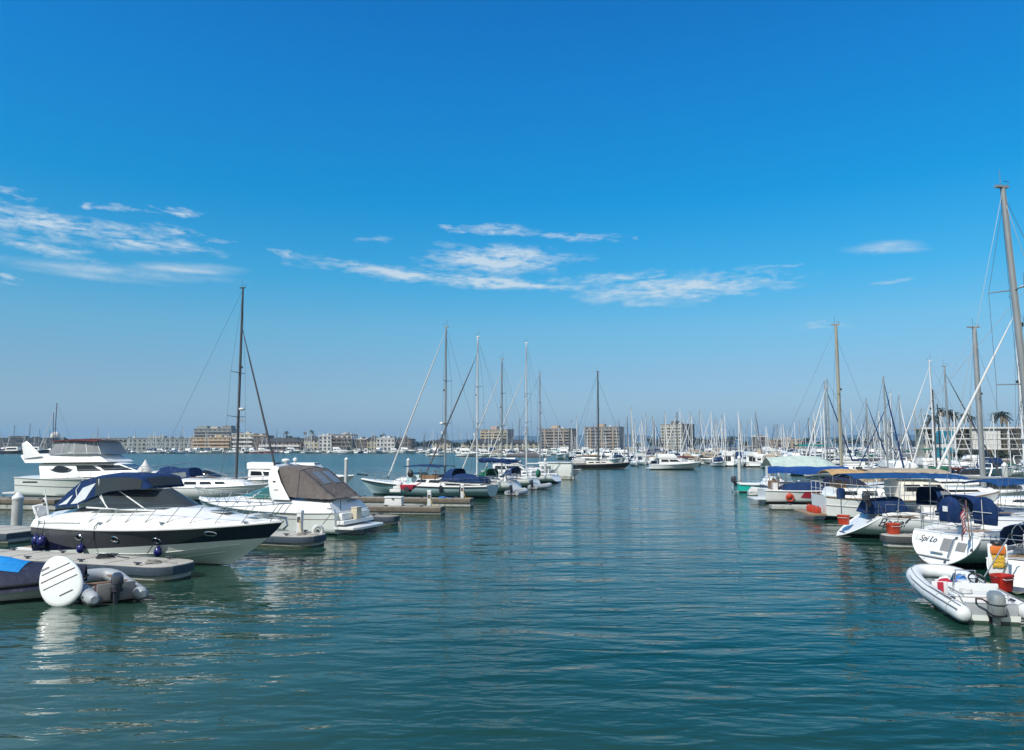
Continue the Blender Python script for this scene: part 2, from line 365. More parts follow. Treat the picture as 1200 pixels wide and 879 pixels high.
# ------------------------------------------------------------------ mesh builder
class MB:
    def __init__(s):
        s.v, s.f, s.mi = [], [], []
        s.mats = []

    def _m(s, name):
        if name not in s.mats:
            s.mats.append(name)
        return s.mats.index(name)

    def add(s, vs, fs, m='white'):
        o = len(s.v)
        s.v += [tuple(v) for v in vs]
        i = s._m(m)
        for f in fs:
            s.f.append(tuple(o + k for k in f))
            s.mi.append(i)
        return s

    def box(s, c, d, m='white', rz=0.0, top=1.0):
        ca, sa = math.cos(rz), math.sin(rz)
        vs = []
        for z in (-.5, .5):
            k = top if z > 0 else 1
            for x, y in ((-.5, -.5), (.5, -.5), (.5, .5), (-.5, .5)):
                X, Y = x * d[0] * k, y * d[1] * k
                vs.append((c[0] + X * ca - Y * sa, c[1] + X * sa + Y * ca, c[2] + z * d[2]))
        return s.add(vs, [(3, 2, 1, 0), (4, 5, 6, 7), (0, 1, 5, 4), (1, 2, 6, 5), (2, 3, 7, 6), (3, 0, 4, 7)], m)

    def tube(s, pts, r, m='chrome', n=6, flat=1.0, closed=False):
        pts = [Vector(p) for p in pts]
        N = len(pts)
        rs = r if isinstance(r, (list, tuple)) else [r] * N
        rings = []
        ref = None
        for i, p in enumerate(pts):
            if closed:
                t = pts[(i + 1) % N] - pts[i - 1]
            else:
                t = pts[min(i + 1, N - 1)] - pts[max(i - 1, 0)]
            t = t.normalized() if t.length > 1e-9 else Vector((0, 0, 1))
            if ref is None:
                ref = Vector((0, 0, 1)) if abs(t.z) < .9 else Vector((1, 0, 0))
            a = (ref - t * ref.dot(t))
            a = a.normalized() if a.length > 1e-6 else t.orthogonal().normalized()
            ref = a
            b = t.cross(a)
            rings.append([p + a * (math.cos(2 * math.pi * k / n) * rs[i] * flat) + b * (math.sin(2 * math.pi * k / n) * rs[i]) for k in range(n)])
        return s.loft(rings, m, cap=not closed, loop=closed)

    def loft(s, rings, m='white', cap=True, ring_closed=True, loop=False):
        n = len(rings[0])
        vs = [p for r in rings for p in r]
        fs = []
        K = len(rings)
        for i in range(K if loop else K - 1):
            j = (i + 1) % K
            for k in range(n if ring_closed else n - 1):
                l = (k + 1) % n
                fs.append((i * n + k, i * n + l, j * n + l, j * n + k))
        if cap and not loop and ring_closed:
            fs.append(tuple(range(n - 1, -1, -1)))
            fs.append(tuple((K - 1) * n + k for k in range(n)))
        return s.add(vs, fs, m)

    def grid(s, rows, m='white'):
        return s.loft(rows, m, cap=False, ring_closed=False)

    def slab(s, rows, th, m='white'):
        """sheet of points given a thickness downwards"""
        rows = [[Vector(p) for p in r] for r in rows]
        low = [[p - Vector((0, 0, th)) for p in r] for r in rows]
        n, K = len(rows[0]), len(rows)
        s.grid(rows, m)
        s.grid(low, m)
        edge = [rows[0], [r[-1] for r in rows], rows[-1][::-1], [r[0] for r in rows][::-1]]
        edl = [low[0], [r[-1] for r in low], low[-1][::-1], [r[0] for r in low][::-1]]
        for e, l in zip(edge, edl):
            s.grid([e, l], m)
        return s

    def prism(s, poly, z0, z1, m='white', top=None):
        n = len(poly)
        top = top or poly
        vs = [(p[0], p[1], z0) for p in poly] + [(p[0], p[1], z1) for p in top]
        fs = [tuple(range(n - 1, -1, -1)), tuple(range(n, 2 * n))] + [(k, (k + 1) % n, n + (k + 1) % n, n + k) for k in range(n)]
        return s.add(vs, fs, m)

    def ball(s, c, r, m='white', nu=12, nv=8):
        r = (r, r, r) if not isinstance(r, (tuple, list)) else r
        rings = []
        for j in range(nv + 1):
            a = math.pi * j / nv
            rr = max(math.sin(a), 1e-3)
            rings.append([(c[0] + r[0] * rr * math.cos(2 * math.pi * k / nu), c[1] + r[1] * rr * math.sin(2 * math.pi * k / nu), c[2] - r[2] * math.cos(a)) for k in range(nu)])
        return s.loft(rings, m)

    def lathe(s, prof, m='white', n=12, c=(0, 0, 0)):
        return s.loft([[(c[0] + r * math.cos(2 * math.pi * k / n), c[1] + r * math.sin(2 * math.pi * k / n), c[2] + z) for k in range(n)] for r, z in prof], m)

    def build(s, name, parent=None, smooth=38, bevel=0.0):
        me = bpy.data.meshes.new(name)
        me.from_pydata(s.v, [], s.f)
        for k in s.mats:
            me.materials.append(MATS[k])
        me.polygons.foreach_set('material_index', s.mi)
        bm = bmesh.new()
        bm.from_mesh(me)
        bmesh.ops.recalc_face_normals(bm, faces=bm.faces)
        if bevel:
            es = [e for e in bm.edges if len(e.link_faces) == 2 and e.calc_face_angle(0) > R(40)]
            bmesh.ops.bevel(bm, geom=es, offset=bevel, segments=2, affect='EDGES', profile=.6, clamp_overlap=True)
        bm.to_mesh(me)
        bm.free()
        if smooth:
            me.shade_smooth()
            me.set_sharp_from_angle(angle=R(smooth))
        o = bpy.data.objects.new(name, me)
        COL.objects.link(o)
        if parent is not None:
            o.parent = parent
        return o


THINGS = []


def tag(o, label, cat, group=None):
    o['label'] = label
    o['category'] = cat
    if group:
        o['group'] = group
    THINGS.append(o)
    return o


def thing(name, label, cat, loc=(0, 0, 0), rz=0.0, group=None):
    o = bpy.data.objects.new(name, None)
    o.empty_display_size = .3
    COL.objects.link(o)
    o.location = loc
    o.rotation_euler = (0, 0, rz)
    return tag(o, label, cat, group)


def struct(o, kind='structure'):
    o['kind'] = kind
    return o


def dup(root, loc, rz=0.0, label=None, group=None, scale=1.0, cat=None):
    r = root.copy()
    COL.objects.link(r)
    r.location = loc
    r.rotation_euler = (0, 0, rz)
    r.scale = (scale,) * 3
    if label:
        r['label'] = label
    if cat:
        r['category'] = cat
    if group:
        r['group'] = group
    for ch in list(root.children):
        c = ch.copy()
        COL.objects.link(c)
        c.parent = r
        for g in list(ch.children):
            q = g.copy()
            COL.objects.link(q)
            q.parent = c
    THINGS.append(r)
    return r


def lerp(a, b, t):
    return a + (b - a) * t


def smst(t):
    t = max(0, min(1, t))
    return t * t * (3 - 2 * t)


def rot2(x, y, a):
    return Vector((x * math.cos(a) - y * math.sin(a), x * math.sin(a) + y * math.cos(a), 0))


def world_of(loc, rz, p):
    q = rot2(p[0], p[1], rz)
    return Vector((loc[0] + q.x, loc[1] + q.y, loc[2] + p[2]))
# ------------------------------------------------------------------ water
m = bpy.data.materials.new('sea_water')
m.use_nodes = True
T = NT(m.node_tree)
g = T.n('ShaderNodeNewGeometry')
P = g.outputs['Position']


def wnoise(sx, sy, rot, detail, seed, dist=0.0, rough=.5):
    mp = T.n('ShaderNodeMapping', {'Vector': P, 'Rotation': (0, 0, R(rot)), 'Scale': (sx, sy, 1), 'Location': (seed, seed * .7, 0)})
    return T.n('ShaderNodeTexNoise', {'Vector': mp.outputs[0], 'Scale': 1.0, 'Detail': detail, 'Roughness': rough, 'Distortion': dist}).outputs[0]


a = wnoise(.20, .55, 14, 2.0, 3.1, .4)
b = wnoise(.70, 1.8, -10, 2.0, 11.7, .5)
c = wnoise(2.2, 4.8, 18, 2.0, 5.3, .4)
patch = wnoise(.035, .05, 30, 2.0, 21.0)
pk = T.m('ADD', .30, T.m('MULTIPLY', patch, 1.4))
h = T.m('ADD', T.m('ADD', T.m('MULTIPLY', a, .125), T.m('MULTIPLY', b, .046)), T.m('MULTIPLY', c, .010))
sy0 = T.n('ShaderNodeSeparateXYZ', {0: P})
ruf0 = T.m('MULTIPLY', T.m('SUBTRACT', sy0.outputs[1], 55.0), .010, clamp=True)
h = T.m('MULTIPLY', T.m('MULTIPLY', h, pk), T.m('ADD', 1.0, T.m('MULTIPLY', ruf0, 1.1)))
bp = T.n('ShaderNodeBump', {'Height': h, 'Strength': 1.0, 'Distance': 1.0})
turb_sheen = T.m('MULTIPLY', T.m('SUBTRACT', wnoise(.05, .08, 5, 3.0, 40.0), .3), 2.2, clamp=True)
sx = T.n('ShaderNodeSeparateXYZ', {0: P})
turb_sheen = T.m('ADD', T.m('MULTIPLY', turb_sheen, .55), T.m('MULTIPLY', T.m('MULTIPLY', T.m('SUBTRACT', -1.0, sx.outputs[0]), .10, clamp=True), T.m('MULTIPLY', T.m('SUBTRACT', 23.0, sx.outputs[1]), .12, clamp=True)), clamp=True)  # turbid patches, plus sky reflection painted in as paler colour at near left
wc = T.mix(turb_sheen, (.002, .033, .020), (.036, .074, .053))
# the open channel beyond the berths is ruffled by the breeze
sy = T.n('ShaderNodeSeparateXYZ', {0: P})
ruf = T.m('MULTIPLY', T.m('SUBTRACT', sy.outputs[1], 48.0), .0085, clamp=True)
rgh = T.m('ADD', .05, T.m('MULTIPLY', ruf, .17))
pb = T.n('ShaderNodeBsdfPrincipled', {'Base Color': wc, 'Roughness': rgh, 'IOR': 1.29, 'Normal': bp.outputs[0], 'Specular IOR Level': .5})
T.n('ShaderNodeOutputMaterial', {'Surface': pb.outputs[0]})
MATS['sea_water'] = m
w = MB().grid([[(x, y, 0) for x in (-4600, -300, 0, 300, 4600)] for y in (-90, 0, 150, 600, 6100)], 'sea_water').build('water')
struct(w)

# ------------------------------------------------------------------ haze
hz = bpy.data.materials.new('air_haze')
hz.use_nodes = True
T = NT(hz.node_tree)
pv = T.n('ShaderNodeVolumePrincipled', {'Color': (.42, .74, 1.0, 1), 'Density': .00022, 'Anisotropy': .1})
T.n('ShaderNodeOutputMaterial', {'Volume': pv.outputs[0]})
MATS['air_haze'] = hz
o = MB().box((0, 3050, 64), (9400, 6300, 130), 'air_haze').build('haze', smooth=0)
struct(o, 'stuff')


# ------------------------------------------------------------------ hills and shores
def ridge(name, pts, back, mname='hill'):
    """pts: (x, y, crest height) -> rolling ridge with a front slope and a back slope"""
    rows = []
    for x, y, hh in pts:
        k = (x * x + y * y) ** .5
        ux, uy = x / k, y / k
        rows.append([(x - ux * back, y - uy * back, -1), (x - ux * back * .45, y - uy * back * .45, hh * .55), (x, y, hh), (x + ux * back, y + uy * back, -1)])
    return struct(MB().grid(rows, mname).build(name))


rnd = random.Random(3)
pts = []
for i in range(80):
    px = -150 + i * 19
    base = 12 + 10 * math.sin(i * .31) + 7 * math.sin(i * .83 + 1) + rnd.uniform(-2, 2)
    bump_ = 26 * math.exp(-((px - 640) / 130) ** 2) + 30 * math.exp(-((px - 1080) / 200) ** 2) + 14 * math.exp(-((px - 840) / 70) ** 2)
    p = dp(px, 4300)
    pts.append((p.x, p.y, max(6, 22 + base + bump_)))
ridge('hills', pts, 500)


def land(name, poly, z):
    return struct(MB().prism(poly, -1.5, z, 'shore').build(name, smooth=0))


pl = [dp(x, y) for x, y in ((-420, 440), (250, 440), (540, 470), (560, 640), (1250, 640), (1900, 500))]
land('quay', [(p.x, p.y) for p in pl] + [(1900, 2500), (-1900, 2500)], 1.1)
pr = [dp(1040, 205), dp(1500, 160), dp(2600, 160), dp(2600, 420), dp(1040, 420)]
land('shore', [(p.x, p.y) for p in pr], 1.3)


# ------------------------------------------------------------------ buildings
def win_grid(parent, proto_name, face_o, ux, w, z0, z1, cols, rows, ww, wh, nrm, m='window', limit=100):
    """each window a part of its own, recessed frame proud of the wall"""
    first = None
    k = 0
    rw = random.Random(int(abs(w * 131) + cols * 7 + rows))
    alt = None
    for r_ in range(rows):
        for c_ in range(cols):
            if k >= limit:
                return
            t = (c_ + .5) / cols
            z = lerp(z0, z1, (r_ + .5) / rows)
            p = face_o + ux * (w * t) + nrm * .05
            if first is None:
                ang = math.atan2(ux.y, ux.x)
                mb = MB().box((0, 0, 0), (ww, .12, wh), m)
                mb.box((0, 0, -wh / 2 - .06), (ww + .3, .5, .14), 'offwhite')
                first = mb.build(proto_name, parent, smooth=0)
                q = first
                first.rotation_euler = (0, 0, ang)
            else:
                q = first.copy()
                if rw.random() < .34:
                    if alt is None:
                        alt = MB().box((0, 0, 0), (ww, .12, wh), 'window_curtain').box((ww * .3, -.03, 0), (ww * .4, .12, wh * .96), m).build(proto_name + '_alt', None, smooth=0)
                        am = alt.data
                        bpy.data.objects.remove(alt)
                        alt = am
                        alt.name = proto_name
                    q.data = alt
                COL.objects.link(q)
                q.parent = parent
            q.location = (p.x, p.y, z)
            k += 1


def block(name, label, px0, px1, Y, ytop, wall, roof='flat', storeys=3, cols=6, depth=14, rz=0.0, trim='bld_white', cat='building', group=None,
          roofm='roof_dark', balcony=False, base=1.1, side=None, winm='window'):
    pa, pb_ = dp(px0, Y), dp(px1, Y)
    wdt = (pb_ - pa).length
    H = zpix(ytop, Y) - base
    mid = (pa + pb_) / 2
    t = thing(name, label, cat, (mid.x, mid.y, base), rz, group)
    mb = MB().box((0, depth / 2, H / 2), (wdt, depth, H), wall)
    mb.build('wall', t, smooth=0)
    if roof == 'flat':
        mb = MB().box((0, depth / 2, H + .25), (wdt + .5, depth + .5, .5), trim)
        mb.box((wdt * .1, depth * .5, H + 1.0), (wdt * .16, depth * .3, 1.4), wall)
        rr = random.Random(int(px0 * 3 + 7))
        for _ in range(5):
            mb.box((rr.uniform(-.45, .45) * wdt, depth * rr.uniform(.1, .6), H + .8), (rr.uniform(.6, 2.2), 1.2, rr.uniform(.5, 1.4)), rr.choice(('bld_grey', 'bld_white', 'roof_dark')))
        mb.tube([(rr.uniform(-.4, .4) * wdt, 3, H), (rr.uniform(-.4, .4) * wdt, 3, H + 3.5)], .06, 'bld_grey', 4)
        mb.build('roof', t, smooth=0)
    elif roof == 'hip':
        e = .7
        mb = MB()
        rh = min(2.6, depth * .2)
        a_ = [(-wdt / 2 - e, -e), (wdt / 2 + e, -e), (wdt / 2 + e, depth + e), (-wdt / 2 - e, depth + e)]
        q = max(.2, wdt / 2 - depth * .45)
        b_ = [(-q, depth * .45), (q, depth * .45), (q, depth * .55), (-q, depth * .55)]
        mb.prism(a_, H, H + rh, roofm, b_)
        mb.build('roof', t, smooth=0)
    sh = H / storeys
    z0 = sh * .1
    win_grid(t, 'window', Vector((-wdt / 2, 0, 0)), Vector((1, 0, 0)), wdt, z0, H - sh * .02, cols, storeys, wdt / cols * .56, sh * .5, Vector((0, -1, 0)), winm)
    if side:
        sx = -wdt / 2 if side < 0 else wdt / 2
        n = max(2, int(depth / 4.5))
        win_grid(t, 'side_window', Vector((sx, depth, 0)) if side < 0 else Vector((sx, 0, 0)), Vector((0, -1 if side < 0 else 1, 0)), depth, z0, H - sh * .02, n, storeys,
                 depth / n * .5, sh * .46, Vector((side, 0, 0)), winm)
    if balcony:
        first = None
        for r_ in range(storeys):
            z = sh * r_ + (.0 if r_ else .05)
            if r_ == 0:
                continue
            if first is None:
                mb = MB().box((0, -.75, 0), (wdt * .96, 1.4, .22), trim)
                mb.box((0, -1.38, .55), (wdt * .96, .08, .9), trim if balcony == 1 else 'bld_grey')
                first = mb.build('balcony', t, smooth=0)
                q = first
            else:
                q = first.copy()
                COL.objects.link(q)
                q.parent = t
            q.location = (0, 0, z)
    return t


def tower(label, px0, px1, Y, ytop, front, sidec, rz, storeys=9, split=.7, cols=7, wing=None):
    """apartment block seen on two faces, with stacked balconies and a darker return face"""
    pa, pb_ = dp(px0, Y), dp(px1, Y)
    span = (pb_ - pa).length
    c_, s_ = math.cos(rz), math.sin(rz)
    wf = span * split / max(.2, c_)
    wd = span * (1 - split) / max(.15, abs(s_))
    H = zpix(ytop, Y) - 1.1
    o = dp(px0, Y, 1.1) if rz < 0 else dp(px0 + (px1 - px0) * (1 - split), Y, 1.1)
    t = thing('apartment_tower', label, 'building', o, rz)
    MB().prism([(0, 0), (wf, 0), (wf, wd), (0, wd)], 0, H, front).build('wall', t, smooth=0)
    mb = MB().box((wf / 2, wd / 2, H + .35), (wf + .5, wd + .5, .7), 'bld_grey')
    mb.box((wf * .42, wd * .5, H + 1.9), (wf * .22, wd * .4, 2.6), sidec)
    mb.box((wf * .7, wd * .4, H + 1.2), (wf * .08, wd * .2, 1.2), 'bld_white')
    mb.build('roof', t, smooth=0)
    sh = H / storeys
    win_grid(t, 'window', Vector((0, 0, 0)), Vector((1, 0, 0)), wf, .1 * sh, H, cols, storeys, wf / cols * .5, sh * .48, Vector((0, -1, 0)))
    n = 3
    fo = Vector((wf, 0, 0)) if rz < 0 else Vector((0, wd, 0))
    uo = Vector((0, 1, 0)) if rz < 0 else Vector((0, -1, 0))
    no = Vector((1, 0, 0)) if rz < 0 else Vector((-1, 0, 0))
    # return face panel; the pale tower's brown has its shade painted in
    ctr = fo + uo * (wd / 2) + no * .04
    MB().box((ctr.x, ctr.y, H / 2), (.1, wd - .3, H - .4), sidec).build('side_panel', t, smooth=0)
    win_grid(t, 'side_window', fo + no * .08, uo, wd, .1 * sh, H, n, storeys, wd / n * .4, sh * .45, no)
    mb0 = None
    for j in (.18, .5, .82):
        mb = MB().box((wf * j, -.5, H * .5), (wf * .035, 1.0, H - .3), 'bld_white' if wing is None else wing).build('pier', t, smooth=0)
    first = None
    for r_ in range(1, storeys):
        if first is None:
            mb = MB().box((0, -.55, 0), (wf * .98, 1.1, .25), wing or 'bld_cream')
            mb.box((0, -1.06, .5), (wf * .98, .1, .8), front)
            first = mb.build('balcony', t, smooth=0)
            q = first
        else:
            q = first.copy()
            COL.objects.link(q)
            q.parent = t
        q.location = (wf / 2, 0, sh * r_)
    return t


# four towers in the middle distance
tower('tan apartment tower, leftmost of the four beyond the sailboat masts', 563, 602, 640, 504, 'bld_ochre', 'bld_pink', R(-20), 7, .78, 6, 'bld_tan')
tower('grey brown apartment tower with tan right end', 633, 676, 650, 503, 'bld_brown2', 'bld_tan', R(-24), 7, .76, 7, 'bld_tan')
tower('grey apartment tower right behind the dark ketch mast', 685, 734, 650, 501, 'bld_brown3', 'bld_tan', R(-18), 7, .8, 7, 'bld_tan')
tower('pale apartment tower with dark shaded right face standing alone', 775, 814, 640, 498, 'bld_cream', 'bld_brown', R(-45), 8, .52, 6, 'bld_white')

# left shore, from left to right
block('building', 'low dark warehouse at the far left shore', -60, 60, 470, 514, 'bld_dark', 'flat', 2, 8, trim='bld_dark')
block('building', 'long low grey green waterfront building behind the motor yacht', 105, 226, 470, 514, 'bld_greygreen', 'flat', 3, 22, trim='bld_grey')
tw = block('apartment_tower', 'grey green tower with three stepped blocks on the left shore', 226, 270, 520, 503, 'bld_greygreen', 'flat', 7, 8, trim='bld_grey', balcony=2, side=1)
wd = (dp(270, 520) - dp(226, 520)).length
Htw = zpix(503, 520) - 1.1
mb = MB().box((-wd * .3, 5, Htw + 1.2), (wd * .26, 8, 2.4), 'bld_greygreen').box((wd * .02, 5, Htw + .9), (wd * .2, 8, 1.8), 'bld_cream').box((wd * .36, 5, Htw + 1.3), (wd * .24, 8, 2.6), 'bld_grey')
mb.build('penthouse', tw, smooth=0)
block('building', 'ochre apartment building with dark bays below the grey green tower', 224, 270, 460, 513, 'bld_ochre', 'flat', 4, 9, balcony=1, trim='bld_tan')
block('building', 'cream and white apartment building right of the ochre one', 271, 296, 462, 509, 'bld_cream', 'flat', 4, 5, balcony=1)
block('building', 'brown apartment building beside the long low pink hotel', 296, 312, 462, 511, 'bld_brown', 'flat', 4, 4, trim='bld_tan')
block('building', 'long low pink hotel with dark roof on the left shore', 303, 352, 455, 518, 'bld_pink', 'hip', 2, 11, balcony=1)
block('building', 'narrow cream house between the pink hotel and the white hotel', 352, 372, 458, 515, 'bld_cream', 'hip', 3, 4)
block('building', 'tall white wing of the balconied hotel', 373, 388, 455, 511, 'bld_white', 'flat', 4, 3)
block('building', 'white hotel with dark balcony recesses and brown roof', 388, 412, 457, 510, 'bld_white', 'flat', 4, 4, balcony=1, trim='bld_brown', depth=18)
block('building', 'brown low block right of the balconied hotel', 412, 430, 460, 515, 'bld_brown', 'flat', 3, 4)
block('building', 'ochre low house left of the bright white box building', 430, 441, 458, 515, 'bld_ochre', 'hip', 3, 3)
block('building', 'bright white box building on the left shore', 441, 462, 455, 514, 'bld_white', 'flat', 3, 5)
block('building', 'dark brown flat building right of the white box building', 462, 482, 458, 515, 'bld_brown', 'flat', 3, 5, trim='bld_dark')
block('building', 'low cream pavilion just left of the leftmost tan tower', 506, 528, 480, 518, 'bld_cream', 'hip', 2, 5)
block('building', 'long low grey shed roofed building under the leftmost tan tower', 540, 632, 560, 519, 'bld_cream', 'hip', 2, 14, depth=26)
block('building', 'low brown block among the masts right of the pale tower', 888, 900, 520, 512, 'bld_brown', 'flat', 3, 3)
block('building', 'low tan apartment block behind the masts at centre right', 905, 940, 560, 515, 'bld_tan', 'flat', 3, 6)

# the white three storey building at the right
Y0 = 175.0
x0 = dp(1086, Y0).x
t = thing('apartment_building', 'white three storey building with flat roof and open balconies behind the right masts', 'building', (x0, Y0, 1.3), R(-19))
LW, DP, HH = 44.0, 10.0, zpix(503, Y0) - 1.3
sh = HH / 3
MB().box((LW / 2, DP / 2 + 1.6, HH / 2), (LW, DP, HH), 'bld_cream').build('wall', t, smooth=0)
MB().box((LW / 2, DP / 2, HH + .18), (LW + 2.6, DP + 4, .36), 'bld_white').box((LW * .6, 9, HH + .8), (9, 5, .9), 'bld_white').build('roof', t, smooth=0)
for i in (0, 1, 2):
    mb = MB().box((LW / 2, .1, sh * i + .05), (LW + .4, 3.4, .28), 'bld_white')
    mb.build('floor_slab', t, smooth=0)
for i in (0, 1, 2):
    mb = MB().tube([(0, -1.5, sh * i + 1.1), (LW, -1.5, sh * i + 1.1)], .05, 'bld_white', 4)
    for k in range(60):
        mb.box((LW * k / 59, -1.5, sh * i + .65), (.05, .05, .9), 'bld_grey')
    mb.build('balcony_rail', t, smooth=0)
for k in range(9):
    if k == 1:
        continue
    MB().box((LW * k / 8, -1.25, HH / 2), (.42, .42, HH - .02), 'bld_white').build('column', t, smooth=0)
first = None
for i in range(3):
    for k in range(16):
        if first is None:
            q = first = MB().box((0, 0, 0), (1.75, .1, sh * .66), 'window').box((0, -.03, 0), (.08, .1, sh * .66), 'bld_white').build('window', t, smooth=0)
        else:
            q = first.copy()
            COL.objects.link(q)
            q.parent = t
        q.location = (LW * (k + .5) / 16, 1.56, sh * (i + .5) - .05)
# white infill bay and the teal panel
MB().box((LW * .275, -.2, HH * .66), (LW * .13, 2.6, HH * .66), 'bld_white').build('bay', t, smooth=0)
pw = 4.1
mb = MB().box((3.4, -1.75, HH * .49), (pw + .5, .3, HH * .98), 'bld_white')
mb.build('panel_frame', t, smooth=0)
MB().box((3.4, -1.95, HH * .73), (pw, .12, HH * .42), 'teal_panel').build('wall_panel', t, smooth=0)
MB().box((3.4, -1.95, HH * .22), (pw, .12, HH * .34), 'teal_panel').build('wall_panel', t, smooth=0)
# planted edge in front
rnd = random.Random(5)


# ------------------------------------------------------------------ trees
def tree_mesh(seed, h, w, leaf, n=260, dark=True):
    r_ = random.Random(seed)
    tr = MB()
    tr.tube([(0, 0, 0), (.1, 0, h * .3), (-.05, .1, h * .6)], [h * .035, h * .026, h * .012], 'trunk', 7)
    for k in range(5):
        a_ = k * 1.26 + r_.uniform(-.3, .3)
        tr.tube([(0, 0, h * (.28 + .05 * k)), (math.cos(a_) * w * .2, math.sin(a_) * w * .2, h * (.5 + .04 * k)), (math.cos(a_) * w * .36, math.sin(a_) * w * .36, h * (.62 + .05 * k))],
                [h * .018, h * .012, h * .005], 'trunk', 5)
    cr = MB()
    clumps = []
    for k in range(15):
        a_ = r_.uniform(0, 6.28)
        rr = w * .42 * math.sqrt(r_.random())
        clumps.append((math.cos(a_) * rr, math.sin(a_) * rr, h * r_.uniform(.42, .92), w * r_.uniform(.10, .2)))
    mm = ('leaf_dark', 'leaf_mid')
    for k in range(n):
        c0 = clumps[r_.randrange(len(clumps))]
        d = Vector((r_.gauss(0, 1), r_.gauss(0, 1), r_.gauss(0, .8)))
        p = Vector(c0[:3]) + d.normalized() * c0[3] * r_.uniform(.3, 1.1)
        s_ = leaf * r_.uniform(.6, 1.4)
        n_ = Vector((r_.gauss(0, 1), r_.gauss(0, 1), r_.gauss(.6, 1))).normalized()
        a1 = n_.orthogonal().normalized() * s_
        b1 = n_.cross(a1).normalized() * s_ * .7
        cr.add([p - a1, p + b1, p + a1, p - b1], [(0, 1, 2, 3)], mm[0 if r_.random() < .6 else 1])
    return tr, cr


def palm_parts(seed, h, fr=2.4, n=22):
    r_ = random.Random(seed)
    lean = r_.uniform(-.05, .05) * h
    tr = MB()
    tr.tube([(0, 0, 0), (lean * .3, 0, h * .4), (lean * .7, .0, h * .8), (lean, 0, h)], [.30, .2, .16, .2], 'trunk', 8)
    cr = MB()
    for k in range(n):
        a_ = k * 2.399
        up = r_.uniform(-.9, .95)
        L_ = fr * r_.uniform(.8, 1.1)
        mm = 'frond' if up > -.55 else 'frond_dry'
        c0 = Vector((lean, 0, h))
        pts_ = []
        for j in range(6):
            s_ = j / 5
            ca = math.cos(up) if up > 0 else math.cos(up)
            pts_.append(c0 + Vector((math.cos(a_) * L_ * s_ * max(.35, math.cos(up)), math.sin(a_) * L_ * s_ * max(.35, math.cos(up)), L_ * (math.sin(up) * s_ - .55 * s_ * s_))))
        side_ = Vector((-math.sin(a_), math.cos(a_), 0))
        for j in range(5):
            wv = .34 * math.sin(math.pi * (j + .6) / 6)
            for sg in (-1, 1):
                p0, p1 = pts_[j], pts_[j + 1]
                cr.add([p0, p1, p1 + side_ * sg * wv - Vector((0, 0, wv * .5)), p0 + side_ * sg * wv * .7 - Vector((0, 0, wv * .4))], [(0, 1, 2, 3)], mm)
    return tr, cr


TREES = []
for sd, h, w_, lf in ((1, 9, 9, .75), (2, 11, 9, .8), (3, 7, 10, .75)):
    tr, cr = tree_mesh(sd, h, w_, lf, 420)
    TREES.append((tr, cr, h))
PALMS = [palm_parts(11, 14), palm_parts(12, 17), palm_parts(13, 11, 3.0, 30)]
proto = {}


def put_tree(kind, loc, label, group, s=1.0, rz=0.0):
    key = kind
    name = 'palm_tree' if kind[0] == 'p' else 'shore_tree'
    if key not in proto:
        tr, cr = (PALMS if kind[0] == 'p' else [x[:2] for x in TREES])[int(kind[1])]
        t = thing(name, label, 'palm' if kind[0] == 'p' else 'tree', loc, rz, group)
        t.scale = (s,) * 3
        tr.build('trunk', t)
        cr.build('crown', t, smooth=0)
        proto[key] = t
        return t
    return dup(proto[key], loc, rz, label, group, s)


# palms beside the white building
for i, (px, yt, Y, k, lb) in enumerate(((1097, 487, 215, 'p2', 'short bushy palm at the left end of the white building'),
                                        (1106, 478, 222, 'p1', 'slim palm beside the short bushy palm'),
                                        (1115, 480, 226, 'p0', 'tall slim palm between the bushy palm and the grey mast'),
                                        (1122, 483, 240, 'p1', 'small distant palm left of the leaning forestay'),
                                        (1133, 484, 232, 'p0', 'slim palm directly left of the thick grey mast'),
                                        (1141, 487, 236, 'p1', 'small palm touching the thick grey mast'),
                                        (1176, 483, 215, 'p2', 'broad palm crown over the white building roof near the right'))):
    hh = zpix(yt, Y) - 1.2
    base = {'p0': 14, 'p1': 17, 'p2': 11}[k]
    put_tree(k, dp(px, Y, 1.2), lb, 'palms at the white building', (hh - .4) / base, i * 1.3)
# palms and trees on the left shore
rnd = random.Random(9)
for i, (px, yt) in enumerate(((335, 504), (357, 505), (365, 503), (383, 508), (414, 510), (446, 508), (449, 507), (456, 511), (468, 511), (475, 509), (486, 513), (508, 513), (523, 514), (560, 513), (625, 514), (497, 514))):
    Y = 475 + rnd.uniform(0, 50)
    put_tree('p%d' % (i % 2), dp(px, Y, 1.1), 'dark thin palm rising above the left shore roofs', 'palms over the left shore roofs', (zpix(yt, Y) - 2.2) / (14 if i % 2 == 0 else 17), i)
for i, (px, yt) in enumerate(((6, 515), (24, 512), (34, 513), (58, 514), (70, 513), (82, 515), (96, 513), (280, 508), (306, 514), (322, 511), (330, 514), (345, 512), (436, 515), (488, 518), (500, 517), (534, 517), (550, 516))):
    Y = 500 + rnd.uniform(0, 60)
    put_tree('t%d' % (i % 3), dp(px, Y, 1.1), 'dark round tree standing among the left shore buildings', 'trees on the left shore', (zpix(yt, Y) - 1.1) / (9, 11, 7)[i % 3], i)
for i in range(26):
    px = 745 + i * 14 + rnd.uniform(-5, 5)
    Y = 640 + rnd.uniform(0, 90)
    yt = 514 + rnd.uniform(-2, 4)
    put_tree('t%d' % (i % 3), dp(px, Y, 1.1), 'dark tree in the line behind the right marina masts', 'tree line behind the masts', max(.6, (zpix(yt, Y) - 1.1) / (9, 11, 7)[i % 3]), i)
for i in range(10):
    Y = 169 - rnd.uniform(0, 2)
    p = dp(1118 + i * 14, Y, 1.25)
    put_tree('t2', p, 'low green shrub along the foot of the white building', 'shrubs along the white building', .22 + .05 * rnd.random(), i)
